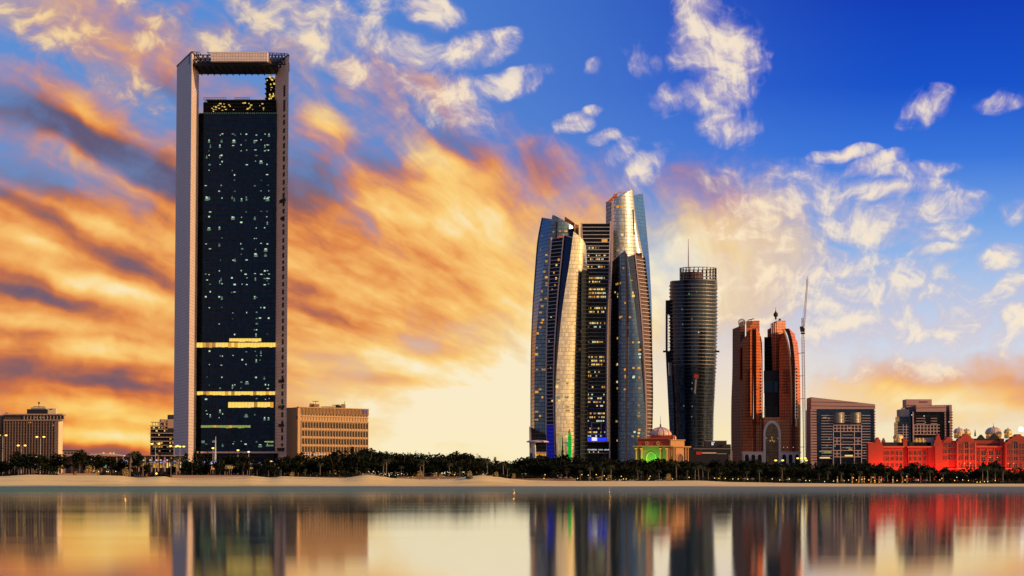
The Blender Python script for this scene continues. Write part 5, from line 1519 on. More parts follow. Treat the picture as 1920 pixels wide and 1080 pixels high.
    # arcade at the foot of the great gable
    for x, w_ in ((1801, 12), (1817, 14), (1835, 12)):
        u0, z0 = W.uz(x - w_ / 2, 903); u1, z1 = W.uz(x + w_ / 2, 882); _, zs = W.uz(x, 891)
        i_ = arch_pts(u0 + .5, u1 - .5, z0, zs, z1 - .5, 6); o_ = arch_pts(u0, u1, z0, zs + .2, z1, 6)
        b = MB(); W.prism(b, i_, -.5, .25); b.build('arch_opening', M['void'], root)
        b = MB(); arch_ring(W, b, i_, o_, 0, .7); b.build('arch_trim', G['amber'] if x == 1817 else TR, root)
    b = MB()
    for i in range(7):
        a = PI * (i + .5) / 7; c = W.at(*W.uz(1817, 893), .4)
        b.bar(c, c + Vector((math.cos(a) * 3.6, -.1, math.sin(a) * 3.6)), .25)
    b.build('fanlight', G['warm'], root)
    # shop fronts and lit columns along the foot
    for x, g in ((1755, 'red'), (1776, 'red')): W.piece('shop_front', G[g], x - 4.5, x + 4.5, 894, 902, -.5, 1.8, root)
    # domes
    def dome(px, pyb, r, h, mat, Yd, fin=5.0, drum=4.0):
        c = P(px, pyb, Yd); kk = Yd / F; r *= kk; h *= kk
        b = MB(); b.lathe([(r * .94, -drum * kk - 3), (r * .94, 0)], 20, c); b.build('drum', M['gold'], root)
        pr = [(r, 0), (r * 1.0, h * .25), (r * .9, h * .52), (r * .7, h * .76), (r * .4, h * .92), (.15, h)]
        b = MB(); b.lathe(pr, 24, c); d = b.build('dome', mat, root, True)
        for i in range(12):
            a = 2 * PI * i / 12; t = MB(); t.tube([c + Vector((math.cos(a) * q, math.sin(a) * q, z)) for q, z in pr[:5]], .22, 4)
            o = t.build('dome_rib', M['gold'], d)
        b = MB(); b.lathe([(.5, h * .96), (.7, h * 1.05), (.18, h * 1.14), (.1, h + fin * kk)], 6, c); b.build('finial', M['roof_dark'], d)
        for i in range(10):
            a = 2 * PI * (i + .5) / 10
            if math.sin(a) < .3: inst('drum_lamp', ubox(G['amber']), root, c + Vector((math.cos(a) * r * .96, math.sin(a) * r * .96, -1.2 * kk - .5)), (0, 0, a), (.3, r * .3, 1.6))
    dome(1684, 822, 9.2, 8.5, M['gold'], 2540); dome(1798, 812, 10, 9.5, M['dome_white'], 2550, 4); dome(1812, 812, 8, 7.5, M['gold'], 2590, 2)
    dome(1863, 814, 15.5, 13.5, M['dome_white'], 2580, 8); dome(1890, 812, 7.5, 8, M['gold'], 2570, 4)
    gable(1840, 1857, 826, 814, -30, -24, M['roof_dark']); gable(1863, 1884, 826, 812, -30, -24, M['roof_dark'])
    for x in (1717.5, 1723.5, 1730, 1737, 1744): dome(x, 824.5, 3.1, 3.4, M['gold'], 2530, 1.0, 1.5)
    b = MB(); p = P(1828.3, 818, Y + 10); q = P(1828.3, 804.5, Y + 10); b.tube([p, p.lerp(q, .4), q], [.9, .7, .08], 6); b.build('spirelet', M['roof_dark'], root)
    b = MB(); q = P(1744, 831, Y + 12); b.box(q.x - 3.5, q.x + 3, q.y - 4, q.y + 4, q.z - 4, q.z + 5); b.build('roof_plant', M['grey_panel'], root)
    for x, y in ((1808, 868.5), (1819, 868.5), (1856, 858), (1870, 858), (1890, 869), (1900, 869)): inst('balcony_lamp', ubox(G['site']), root, W.at(*W.uz(x, y), 1.2), None, (.7, .5, .7))
    for i, x in enumerate((1634, 1651, 1670, 1688, 1712, 1730, 1757, 1780, 1800, 1822, 1843, 1864, 1893, 1912)):
        g = P(x, 893, Y - 9); flood('red_floodlight', g, W.at(W.uz(x, 850)[0], GZ(853, Y)), (1, .045, .018), (3700 if x < 1880 else 1300) * (.8 + .4 * (i % 3) / 2), 4)
palace()

# ------------------------------------------------------------------ 9. buildings round the tall tower
def arcaded_block():
    root = thing('office_block', 'low ochre office block with rows of narrow arched windows beside the tall tower', 'office building', (GX(620, 2350), 2350, 0))
    W = Wall(558, 2318, 690, 2386, 850); V = Wall(541, 2340, 558, 2318, 850)
    L = W.L
    _, zt = W.uz(560, 764)
    b = MB(); lo = [W.at(0, 0, 0), W.at(L, 0, 0), W.at(L, 0, -30), W.at(0, 0, -30)]; b.hexa(lo, [p + Vector((0, 0, zt)) for p in lo]); b.build('wall', M['ochre_plain'], root)
    b = MB(); lo = [V.at(0, 0), V.at(V.L - .05, 0), V.at(V.L - .05, 0) + W.t * 3 - W.n * .1, V.at(0, 0) + W.t * 20]; b.hexa(lo, [p + Vector((0, 0, zt - .3)) for p in lo]); b.build('side_wall', M['ochre_plain'], root)
    b = MB(); V.pbox(b, 543.5, 555, 764.5, 903, -.2, .1); b.build('side_shade', M['void'], root)  # dark sheet standing for shade on the wall turned from the sun
    V.piece('side_beam', M['roof_dark'], 541, 559, 781, 785, .2, .8, root)
    n = 24; u0, _ = W.uz(564.5, 800); p = (L - .6 - u0) / n
    # ribbed parapet
    _, za = W.uz(566, 776)
    for i in range(n * 2 + 1):
        u = u0 + (L - .4 - u0) * i / (n * 2)
        W.upiece('parapet_rib', M['ochre_plain'], u - .28, u + .28, za, zt - .1, 0, .9, root)
    W.upiece('parapet_cap', M['ochre_plain'], -.3, L + .3, zt, zt + .7, -1, 1.1, root)
    def arch_mesh(w, h):
        b = MB(); pts = [(-w / 2, -h / 2), (w / 2, -h / 2)] + [(w / 2 * math.cos(a), h / 2 - w / 2 + w / 2 * math.sin(a)) for a in [PI * i / 6 for i in range(7)]]
        f = [(x, -.12, z) for x, z in pts]; b.face(f, 0)
        for i in range(len(pts)):
            j = (i + 1) % len(pts); b.face(((pts[i][0] * 1.2, .1, pts[i][1] * 1.06), (pts[j][0] * 1.2, .1, pts[j][1] * 1.06), f[j], f[i]), 1)
        return b.mesh('window', [M['dark_pane'], M['ochre_plain']])
    k = 2350 / F
    big = arch_mesh(p * .70, 10.4 * k); small = arch_mesh(p * .55, 3.6 * k)
    rr = random.Random(4)
    for i in range(n):
        u = u0 + (i + .5) * p
        s = 1 - .0006 * u
        inst('window', small, root, W.at(u, W.uz(566, 776.5)[1], .05), W.rot)
        for y in (796.5, 812, 827, 842): inst('window', big, root, W.at(u, W.uz(566, y)[1], .05), W.rot)
        for y in (784.5,): W.upiece('panel_fin', M['ochre_plain'], u - .5, u + .5, W.uz(566, 787.5)[1], W.uz(566, 781)[1], 0, .5, root)
        if rr.random() < .0: pass
    for i in range(n + 1):
        u = u0 + i * p
        W.upiece('pier', M['ochre_plain'], u - .3, u + .3, 6, W.uz(566, 789.5)[1], 0, .75, root)
    for y in (803.3, 818.6, 833.8): W.upiece('spandrel', M['ochre_plain'], u0, L, W.uz(566, y + 2.6)[1], W.uz(566, y - .6)[1], 0, .55, root)
    for y in (789.2, 780.3): W.upiece('string_course', M['ochre_plain'], u0, L, W.uz(566, y)[1] - .35, W.uz(566, y)[1] + .35, 0, .9, root)
    W.piece('blue_panel', plain('blue roof sign panel', (0.02, 0.05, 0.35), .5), 679.5, 684.5, 767.5, 776, .9, 1.3, root)
    def rf(x0, x1, y0, Yr, mat='ochre_plain', name='roof_plant'):
        a, c = P(x0, y0, Yr), P(x1, y0, Yr); b = MB(); b.box(a.x, c.x, Yr, Yr + 8, zt - 1, a.z); b.build(name, M[mat], root)
    rf(580, 588, 756.5, 2345); rf(588.5, 598, 757.5, 2343); rf(602, 628, 762, 2352); rf(629, 639, 760, 2362, 'roof_dark'); rf(639.5, 647, 757.5, 2368)
    b = MB(); b.bar(P(586, 752.5, 2345), P(598, 752.5, 2345), .5); b.bar(P(592, 757, 2345), P(592, 752.5, 2345), .4); b.bar(P(623, 760, 2360), P(637, 759, 2360), .6); b.bar(P(646, 757, 2370), P(646, 753, 2370), .4); b.build('roof_mast', M['roof_dark'], root)
    for i in range(7): W.piece('entrance_light', G['letter'], 568 + i * 6.2, 572 + i * 6.2, 851.5, 852.6, .1, .5, root)
arcaded_block()

def grid_hotel():
    Y = 2150; k = Y / F
    root = thing('hotel_block', 'wide grid fronted hotel slab with a dark rooftop box at the left edge', 'hotel', (GX(55, Y), Y, 0))
    W = Wall(-14, Y, 117, Y, 850)
    def blk(name, mat, x0, x1, y0, y1, d0, d1):
        b = MB(); W.pbox(b, x0, x1, y0, y1, d0, d1); return b.build(name, mat, root)
    blk('wall', M['void'], 7, 108, 777.5, 903, -16, -1.0)
    E = Wall(108, Y, 117.3, Y + 9, 850)
    b = MB(); b.hexa([E.at(0, 0, 0), E.at(E.L, 0, 0), E.at(E.L, 0, -9), E.at(0, 0, -9)], [E.at(0, GZ(788, Y), 0), E.at(E.L, GZ(788, Y), 0), E.at(E.L, GZ(788, Y), -9), E.at(0, GZ(788, Y), -9)]); b.build('end_wall', M['cream'], root)
    E2 = Wall(-6, Y, 7, Y + 12, 850)
    b = MB(); b.hexa([E2.at(-6, 0, 0), E2.at(E2.L, 0, 0), E2.at(E2.L, 0, -8), E2.at(-6, 0, -8)], [E2.at(-6, GZ(778, Y), 0), E2.at(E2.L, GZ(778, Y), 0), E2.at(E2.L, GZ(778, Y), -8), E2.at(-6, GZ(778, Y), -8)]); b.build('end_wall', M['cream'], root)
    rr = random.Random(5)
    pane = {}
    cols_ = [plain('room glass dark', (.02, .016, .016), .25), plain('room curtain brown', (.06, .035, .028), .7), plain('room curtain mauve', (.09, .055, .05), .7)]
    for j in range(14):
        y = 789.5 + j * 5.1
        W.piece('floor_slab', M['brown_frame'], 7, 108, y - .35, y + .2, -1, .35, root)
        for i in range(19):
            x = 7.3 + i * 5.3
            W.piece('window', rr.choice(cols_), x, x + 5.0, y + .3, y + 4.5, -1.1, -.7 + rr.uniform(0, .1), root)
    for i in range(20):
        x = 7.2 + i * 5.3
        W.piece('pier', M['brown_frame'], x - .15, x + .15, 789, 903, -1, .2, root)
    W.piece('roof_slab', M['wall_pink'], 5, 117.5, 775.8, 778.2, -16, 1.0, root)
    W.piece('terrace_slab', M['wall_pink'], 7, 116, 786.8, 788.6, -16, .8, root)
    for i in range(13):
        x = 40 + i * 6.2
        W.piece('top_window', M['dark_pane'], x, x + 4.6, 779.2, 786, -1.2, -.6, root)
        W.piece('top_post', M['wall_pink'], x + 4.7, x + 5.9, 778.3, 786.7, -1, .3, root)
    for i in range(5):
        x = 8 + i * 6.2
        W.piece('top_window', cols_[1], x, x + 5.6, 779.4, 786, -1.2, -.6, root)
    for x in (66, 74, 79, 88): W.piece('lit_window', G['warm_dim'], x, x + 2, 781.5, 783.4, -.6, -.3, root)
    for x, y in ((53, 791.4), (56, 791.4), (98.5, 796.5)): W.piece('lit_window', G['amber'], x, x + 2.2, y, y + 1.4, -.7, -.4, root)
    blk('rooftop_box', M['void'], 49.3, 87, 767, 775.8, -12, -3); blk('rooftop_box', M['cream'], 88, 103, 765.5, 775.8, -12, -4)
    blk('roof_plant', M['wall_pink'], 8, 13.5, 773, 775.8, -10, -4); blk('roof_plant', M['grey_panel'], 56, 83, 763.5, 767, -10, -5)
    blk('roof_vent', M['roof_dark'], 92.5, 97, 766.2, 767.6, -4, -3.6)
    b = MB(); b.bar(P(73, 764, Y + 8), P(73, 753.5, Y + 8), .35); q = P(73, 756, Y + 8); b.box(q.x - .7, q.x + .7, q.y - .3, q.y + .3, q.z - .5, q.z + .9); b.bar(P(62, 762, Y + 8), P(84, 762.5, Y + 8), .4); b.build('roof_mast', M['roof_dark'], root)
grid_hotel()

def terraced_block():
    Y = 2380
    root = thing('apartment_block', 'stepped block with deep balconies and lit rooms, half hidden behind the tall framed tower', 'apartment building', (GX(305, Y), Y, 0))
    W = Wall(283, Y, 345, Y + 6, 850)
    b = MB(); W.pbox(b, 285, 345, 800, 903, -18, -2); b.build('wall', M['void'], root)
    b = MB(); W.pbox(b, 302, 345, 786, 800, -18, -2); b.build('upper_wall', M['wall_pink'], root)
    b = MB(); W.pbox(b, 317, 345, 777.5, 787, -18, -3); b.build('roof_box', M['roof_dark'], root)
    b = MB(); W.pbox(b, 314.5, 345, 788, 803, -18, -1); b.build('stair_tower', M['wall_pink'], root)
    rr = random.Random(6)
    for j, y in enumerate((791, 798, 804, 811.5, 819, 826.5, 834, 841.5, 848.5, 856)):
        x0 = 282 if j > 0 else 283.5
        W.piece('balcony', M['wall_pink'], x0 - (.8 if j % 2 else 0), 345 if j > 2 else 314, y, y + 1.7, -2, .8, root)
        for i in range(8):
            x = 287 + i * 5.2
            if j > 2 or i < 5:
                g = None
                pr = (.9, .8, .5, .15, .3, .75, .6, .2, .3, .2)[j]
                if rr.random() < pr: W.piece('lit_window', G[rr.choice(('warm', 'amber', 'warm_dim'))], x, x + rr.choice((2.2, 3.6)), y + 2.6, y + 5.0, -2.1, -1.7, root)
                W.piece('pier', M['roof_dark'], x - 1.0, x - .4, y + 1.8, y + 6.9 if y < 850 else y + 12, -2, -1.2, root)
terraced_block()

def low_podium():
    Y = 2640
    root = thing('podium_building', 'long low dark building with a lit white sign at the foot of the round tower', 'building', (GX(1330, Y), Y, 0))
    W = Wall(1288, Y, 1372, Y, 855)
    def blk(name, mat, x0, x1, y0, d0, d1):
        b = MB(); W.pbox(b, x0, x1, y0, 903, d0, d1); return b.build(name, mat, root)
    blk('wall', M['void'], 1288, 1371, 838, -20, 0); blk('upper_block', M['roof_dark'], 1322, 1363.5, 826.5, -18, -4); blk('curved_roof', M['roof_dark'], 1355, 1371, 833, -18, -2)
    W.piece('roof_edge', M['grey_panel'], 1322, 1364, 826, 827, -18, -3.6, root); W.piece('fascia', M['grey_panel'], 1300, 1372, 841, 842, 0, .8, root)
    W.piece('sign_panel', G['letter'], 1334.5, 1340.5, 828.5, 830, -4, -3.5, root); W.piece('sign_panel', G['letter'], 1334.5, 1338.5, 831, 834.5, -4, -3.5, root)
    W.piece('pale_band', M['dome_white'], 1316, 1343, 848, 850.6, 0, .6, root); W.piece('pale_band', M['grey_panel'], 1344, 1362, 850, 851.4, 0, .6, root)
    W.piece('red_panel', M['red_cloth'], 1305, 1315, 847, 852.5, 0, .5, root)
    for x in (1370, 1373): W.piece('post', M['pink_frame'], x, x + .7, 846, 903, 0, .6, root)
    for i in range(4): W.piece('rail', M['pink_frame'], 1366, 1372, 853 + i * 3, 853.5 + i * 3, 0, .5, root)
low_podium()

def canopy_pavilion():
    Y = 2720
    root = thing('canopy_pavilion', 'flat disc canopy on a tapering column at the left foot of the curved towers', 'pavilion', (GX(1000, Y), Y, 0))
    c = P(1008, 829, Y); k = Y / F
    b = MB(); b.lathe([(21 * k, -.2), (21 * k, .6), (17 * k, 1.6), (2, 2.2), (.1, 2.2)], 36, c); b.lathe([(.1, -.5), (17 * k, -.4), (21 * k, -.2)], 36, c); b.build('disc_roof', M['pink_frame'], root)
    p = P(999.5, 830, Y - 4); q = P(1003, 870, Y - 4); b = MB(); b.tube([p, q], [2.6, 1.4], 10); b.build('column', M['canvas'], root)
    b = MB(); b.hexa([P(993, 870, Y + 4), P(998, 870, Y + 4), P(998, 870, Y + 8), P(993, 870, Y + 8)], [P(992, 799, Y + 4), P(994.5, 801, Y + 4), P(994.5, 801, Y + 8), P(992, 799, Y + 8)]); b.build('tilted_fin', M['grey_panel'], root)
    b = MB(); b.hexa([P(998, 870, Y + 9), P(1024, 870, Y + 9), P(1024, 870, Y + 16), P(998, 870, Y + 16)], [P(996, 805, Y + 9), P(1024, 815, Y + 9), P(1024, 815, Y + 16), P(996, 801, Y + 16)]); b.build('dark_glass', M['black_glass'], root)
    W = Wall(995, Y, 1025, Y, 850)
    b = MB(); W.pbox(b, 996, 1024, 850, 903, -6, -2); b.build('base', M['void'], root)
    W.piece('terrace', M['pink_frame'], 995, 1025, 848.5, 850, -6, 1, root)
    for i in range(7): W.piece('terrace_lamp', G['amber'], 1005 + i * 2.8, 1007 + i * 2.8, 850.5, 855, -2, -1.6, root)
    for i in range(8): W.piece('baluster', M['pink_frame'], 1004 + i * 2.6, 1004.6 + i * 2.6, 846.5, 848.5, .2, .6, root)
canopy_pavilion()

def green_minaret():
    Y = 2700
    root = thing('green_lit_pylon', 'slim pylon lit bright green in front of the golden glass tower', 'pylon', (GX(1068, Y), Y, 0))
    b = MB(); c = P(1068, 860, Y); k = Y / F
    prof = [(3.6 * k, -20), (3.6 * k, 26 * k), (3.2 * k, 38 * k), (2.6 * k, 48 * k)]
    b.lathe(prof, 10, c); b.build('shaft', G['green'], root, True)  # green light on the shaft is put in as its own glow
    b = MB(); b.lathe([(2.8 * k, 48 * k), (3 * k, 49 * k), (2.2 * k, 51 * k), (1.6 * k, 53 * k), (.3, 56 * k)], 10, c); b.build('cap', M['sandstone'], root)
    b = MB()
    for i in range(10): b.box(c.x - 3.75 * k, c.x + 3.75 * k, c.y - 3.7 * k, c.y + 3.7 * k, c.z + i * 4.4 * k, c.z + i * 4.4 * k + .25)
    b.build('banding', M['spandrel'], root)
    r2 = thing('dark_pylon', 'slim dark pylon just left of the green lit one', 'pylon', (GX(1055, Y), Y, 0))
    b = MB(); c = P(1055, 862, Y); b.lathe([(2.6 * k, -20), (2.6 * k, 14 * k), (1.5 * k, 20 * k), (1.1 * k, 30 * k), (.5 * k, 42 * k)], 8, c); b.build('shaft', M['void'], r2, True)
    for y in (842, 850, 856): inst('lamp', ubox(G['amber']), r2, P(1057.5, y, Y - 3), None, (1.2, .4, 1.6))
green_minaret()

# ------------------------------------------------------------------ 10. planting
vr = random.Random(77)
def leaf_mesh(name, lobes, n, size, mat, seed, flat=.75):
    """many small leaf faces spread through and over a few uneven lobes"""
    r = random.Random(seed); b = MB()
    tot = sum(l[3] ** 2 for l in lobes)
    for (x, y, z, rad, sq) in lobes:
        for _ in range(int(n * rad ** 2 / tot)):
            d = Vector((r.gauss(0, 1), r.gauss(0, 1), r.gauss(0, 1))).normalized()
            q = rad * (r.random() ** .45) * r.uniform(.85, 1.12)
            c = Vector((x, y, z)) + Vector((d.x * q, d.y * q, d.z * q * sq))
            a = Vector((r.gauss(0, 1), r.gauss(0, 1), r.gauss(0, .6))).normalized(); k = a.cross(Vector((r.gauss(0, 1), r.gauss(0, 1), r.gauss(0, 1)))).normalized()
            s = size * r.uniform(.6, 1.35)
            b.face([c - a * s - k * s * .15, c - k * s * .55, c + a * s, c + k * s * .55])
    return b.mesh(name, mat)
def trunk_mesh(name, h, r0, mat, seed, forks=3):
    r = random.Random(seed); b = MB()
    b.tube([(0, 0, -1), (r.uniform(-.2, .2), 0, h * .3), (r.uniform(-.4, .4), 0, h * .55)], [r0 * 1.2, r0, r0 * .8], 6)
    for i in range(forks):
        a = 2 * PI * i / forks + r.uniform(-.5, .5)
        b.tube([(0, 0, h * .45), (math.cos(a) * h * .14, math.sin(a) * h * .14, h * .66), (math.cos(a) * h * .22, math.sin(a) * h * .22, h * .86)], [r0 * .6, r0 * .4, r0 * .15], 5)
    return b.mesh(name, mat)
KINDS_ = []
for i in range(5):      # rounded bushy trees, 10 m tall
    r = random.Random(100 + i); lobes = []
    for j in range(9):
        a = r.uniform(0, 2 * PI); d = r.uniform(.6, 3.2)
        lobes.append((math.cos(a) * d, math.sin(a) * d, r.uniform(3.4, 7.9), r.uniform(1.3, 2.2), r.uniform(.7, .95)))
    lobes.append((0, 0, 6.3, 2.9, .9))
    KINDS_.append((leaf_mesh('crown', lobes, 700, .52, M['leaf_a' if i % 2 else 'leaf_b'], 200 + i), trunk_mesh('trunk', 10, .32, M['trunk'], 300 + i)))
for i in range(3):      # narrow feathery trees, 10 m tall
    r = random.Random(400 + i); lobes = []
    for j in range(9):
        z = 2.2 + 7.2 * j / 8; w = 1.9 * (1 - (j / 8) ** 1.5) + .35
        lobes.append((r.uniform(-.6, .6), r.uniform(-.6, .6), z, w, 1.1))
    KINDS_.append((leaf_mesh('crown', lobes, 520, .46, M['leaf_b'], 500 + i), trunk_mesh('trunk', 9, .26, M['trunk'], 600 + i, 2)))

def palm_meshes(seed):
    r = random.Random(seed); h = 8.0; lean = r.uniform(-.5, .5)
    t = MB(); t.tube([(0, 0, -1), (lean * .2, 0, h * .35), (lean * .6, 0, h * .7), (lean, 0, h)], [.30, .24, .20, .22], 7)
    b = MB()
    for i in range(17):
        a = 2 * PI * i / 17 + r.uniform(-.15, .15); L = r.uniform(2.5, 3.5); up = r.uniform(.15, 1.25)
        pts = []
        for k in range(6):
            q = k / 5
            pts.append(Vector((lean + math.cos(a) * L * q * (.95 - .15 * q), math.sin(a) * L * q * (.95 - .15 * q), h + up * L * q * .8 - (1.0 + up * .35) * L * q * q * .9)))
        side = Vector((-math.sin(a), math.cos(a), 0))
        for k in range(5):
            w0, w1 = .42 * (1 - (k / 5) ** 2) + .06, .42 * (1 - ((k + 1) / 5) ** 2) + .04
            d0, d1 = Vector((0, 0, -w0 * .8)), Vector((0, 0, -w1 * .8))
            for s in (1, -1):
                m0, m1 = pts[k], pts[k + 1]
                mid = m0.lerp(m1, .62)
                b.face([m0, mid, mid + side * s * w1 + d1, m0.lerp(m1, .25) + side * s * w0 + d0] if s > 0 else [mid, m0, m0.lerp(m1, .25) + side * s * w0 + d0, mid + side * s * w1 + d1])
        b.tube(pts, [.05, .05, .04, .03, .025, .02], 3)
    return t.mesh('trunk', M['pale_trunk']), b.mesh('crown', M['palm_leaf'])
PALMS = [palm_meshes(700 + i) for i in range(4)]

ZONES = [(120, 'in front of the grid fronted hotel at the left edge', 'by the grid hotel'),
         (325, 'before the lit arcade left of the tall framed tower', 'by the lit arcade'),
         (540, 'at the foot of the tall stone framed tower', 'by the framed tower'),
         (700, 'below the ochre block of arched windows', 'below the ochre block'),
         (985, 'under open sky between ochre block and curved towers', 'in the open gap'),
         (1225, 'at the foot of the curved glass towers', 'below the curved towers'),
         (1370, 'below the domed gatehouse and round tower', 'below the round tower'),
         (1520, 'at the foot of the red twin towers', 'below the twin towers'),
         (1630, 'in front of the pink striped office block', 'below the striped block'),
         (9999, 'in front of the red palace', 'before the palace')]
def zone(px): return next(z for z in ZONES if px < z[0])

def tree(px, top, Y, what='dark bushy tree', wide=1.0, kind=None, where='', row='trees'):
    x = GX(px, Y); g = ground_z(x, Y)
    h = GZ(top, Y) - g
    z = zone(px)
    k = KINDS_[kind if kind is not None else vr.choice((0, 1, 2, 3, 4, 0, 1, 2, 3, 4, 5, 6, 7))]
    t = thing('tree', ' '.join((what + ' ' + where + ' ' + z[2]).split()), 'tree', (x, Y, g), row + ' ' + z[2])
    s = h / 9.4
    t.scale = (s * wide, s * wide, s); t.rotation_euler = (0, 0, vr.uniform(0, 6.28))
    for n, me in (('crown', k[0]), ('trunk', k[1])):
        o = bpy.data.objects.new(n, me); col.objects.link(o); o.parent = t
    return t

def palm(px, top, base, Y, what='slender palm', row='palms', lights=None):
    x = GX(px, Y); g = ground_z(x, Y)
    h = GZ(top, Y) - g
    z = zone(px)
    k = vr.choice(PALMS)
    t = thing('palm_tree', ' '.join((what + ' ' + z[2]).split()), 'palm tree', (x, Y, g), row + ' ' + z[2])
    s = h / 9.0
    t.scale = (s * vr.uniform(.85, 1.15), s, s); t.rotation_euler = (0, 0, vr.uniform(0, 6.28))
    for n, me in (('trunk', k[0]), ('crown', k[1])):
        o = bpy.data.objects.new(n, me); col.objects.link(o); o.parent = t
    if lights:
        o = bpy.data.objects.new('light_string', lights); col.objects.link(o); o.parent = t; o['kind'] = 'stuff'
    return t

SKY = [(540, 850), (575, 853), (600, 850), (640, 842), (660, 839), (685, 839), (705, 845), (722, 846), (745, 844), (770, 849), (790, 847), (812, 843), (830, 849), (860, 850), (882, 848),
       (910, 853), (935, 858), (962, 865), (985, 858), (1005, 852), (1030, 854), (1060, 853), (1100, 855), (1140, 857), (1180, 860), (1220, 861), (1260, 862), (1300, 861), (1345, 862), (1380, 865),
       (1400, 862), (1440, 862), (1490, 863), (1520, 866), (1560, 866), (1600, 863), (1635, 868), (1680, 873), (1715, 869), (1745, 874), (1775, 880), (1800, 884), (1822, 885), (1840, 867), (1862, 868), (1885, 880), (1910, 884), (1960, 884)]
px = 538.0
while px < 1935:
    t_ = poly_at(SKY, px) + vr.uniform(-4.5, 5.5)
    if px < 1640 or vr.random() < .75:
        tree(px, t_, 2000 + vr.uniform(-14, 40), 'tall dark tree', vr.uniform(.85, 1.25), where='at the back of the belt', row='back row trees')
    px += vr.uniform(8.5, 13.5)
px = 540.0
while px < 1935:
    t_ = poly_at(SKY, px) + (vr.uniform(9, 17) if px < 1600 else vr.uniform(2, 9))
    if True:
        tree(px, min(t_, 886), 1950 + vr.uniform(-14, 18), 'lower dark tree', vr.uniform(.9, 1.4), vr.choice((0, 1, 2, 3, 4)), where='in the middle of the belt', row='middle row trees')
    px += vr.uniform(11, 17)
for px, top, w, kd in ((12, 861, 1.3, 0), (34, 845, 1.0, 1), (48, 847, 1.1, 2), (70, 852, 1.0, 3), (86, 853, 1.0, 4), (165, 848, 1.0, 3), (184, 852, 1.1, 1), (206, 853, 1.0, 2), (229, 860, 1.2, 0), (258, 844, .8, 4),
                       (276, 868, 1.0, 3), (347, 847, 1.0, 5), (370, 840, 1.0, 6), (388, 847, .9, 7), (360, 862, 1.1, 0), (412, 859, 1.0, 1), (431, 851, 1.0, 2), (456, 849, 1.1, 3), (482, 866, 1.1, 4), (503, 859, 1.0, 0), (526, 856, 1.1, 1), (98, 868, 1.2, 2), (445, 872, 1.2, 2), (0, 872, 1.2, 3), (322, 872, 1.1, 1), (515, 874, 1.2, 3)):
    tree(px, top, 1930 + vr.uniform(-20, 40), 'dark garden tree', w, kd, row='garden trees')
t = tree(113, 849, 1895, 'broad round tree', 1.45, 1); t['label'] = 'broad round dark tree on the lawn in front of the grid hotel, its trunk showing'; del t['group']
t = tree(148, 843, 1900, 'tall round tree', 1.05, 3); t['label'] = 'tall dark tree standing just right of the broad round tree on the lawn'; del t['group']
# palms
for px, top in ((572, 878), (600, 866), (718, 863), (724, 859), (788, 868), (794, 859), (842, 867), (862, 874), (914, 859), (944, 865), (951, 876), (690, 876), (752, 872),
                (1062, 881), (1106, 873), (1130, 875), (1146, 870), (1196, 879), (1202, 882), (1088, 880), (1236, 880), (1268, 866), (1303, 874), (1310, 870), (1318, 873), (1328, 878), (1288, 880), (1424, 879), (1466, 874), (1400, 882), (1350, 884),
                (1536, 886), (1552, 882), (1578, 884), (1596, 886), (1612, 882), (1640, 886), (1664, 884), (1690, 882), (1702, 886), (1726, 884), (1744, 880), (1768, 884), (1852, 872), (1866, 876), (1880, 878), (1842, 874)):
    palm(px, top, 900, 1868 + vr.uniform(0, 16) if px < 1500 else 1885 + vr.uniform(-12, 20), 'slender palm with pale bare trunk')
r = random.Random(9); b = MB()
for _ in range(14):
    a = r.uniform(0, 2 * PI); d = r.uniform(.3, 1.7); c = Vector((math.cos(a) * d, math.sin(a) * d, 8.2 + r.uniform(-1.0, .8))); s = r.uniform(.10, .24)
    b.box(c.x - s * 1.6, c.x + s * 1.6, c.y - s, c.y + s, c.z - s, c.z + s)
VIO = b.mesh('light_string', G['violet'])
for px, top in ((25, 862), (62, 865), (30, 866), (168, 860), (187, 861), (212, 864), (234, 861), (257, 863), (283, 861), (304, 862), (326, 862), (346, 862), (383, 864), (396, 865), (421, 865), (470, 868), (486, 867)):
    palm(px, top, 885, 1965 + vr.uniform(-10, 10), 'palm strung with violet lights', 'violet lit palms', VIO)
for px, top in ((243, 846), (330, 852), (320, 858), (268, 862)): palm(px, top, 885, 1905, 'large dark palm with full crown', 'dark palms')
# low beds of ground cover under the trees
b = MB(); r = random.Random(21)
for _ in range(26000):
    px_ = r.uniform(-30, 1950); Y = r.choice((r.uniform(1864, 1900), r.uniform(1900, 1990), r.uniform(1985, 2045), r.uniform(1985, 2045)))
    if px_ < 540 and (Y < 1925 or (Y > 1980 and r.random() < .8)): continue
    x = GX(px_, Y); hi = (2.2 if Y < 1900 else 4.0 if Y < 1985 else 9.0 + 2.0 * math.sin(px_ * .07))
    if px_ > 1560 and Y < 1985: hi *= .5
    if px_ < 540: hi = min(hi, 2.5)
    z = ground_z(x, Y) + r.random() ** (1.5 if Y < 1985 else 1.0) * hi
    a = Vector((r.gauss(0, 1), r.gauss(0, .6), r.gauss(0, .8))).normalized() * r.uniform(.6, 1.3); k = a.cross(Vector((r.gauss(0, .5), r.gauss(0, 1), r.gauss(0, .5)))).normalized() * r.uniform(.4, .8)
    c = Vector((x, Y, z)); b.face([c - a, c - k, c + a, c + k])
o = b.build('undergrowth', M['leaf_a']); tag(o, 'dark undergrowth and shrubs under the trees behind the beach', 'undergrowth', None, 'stuff')

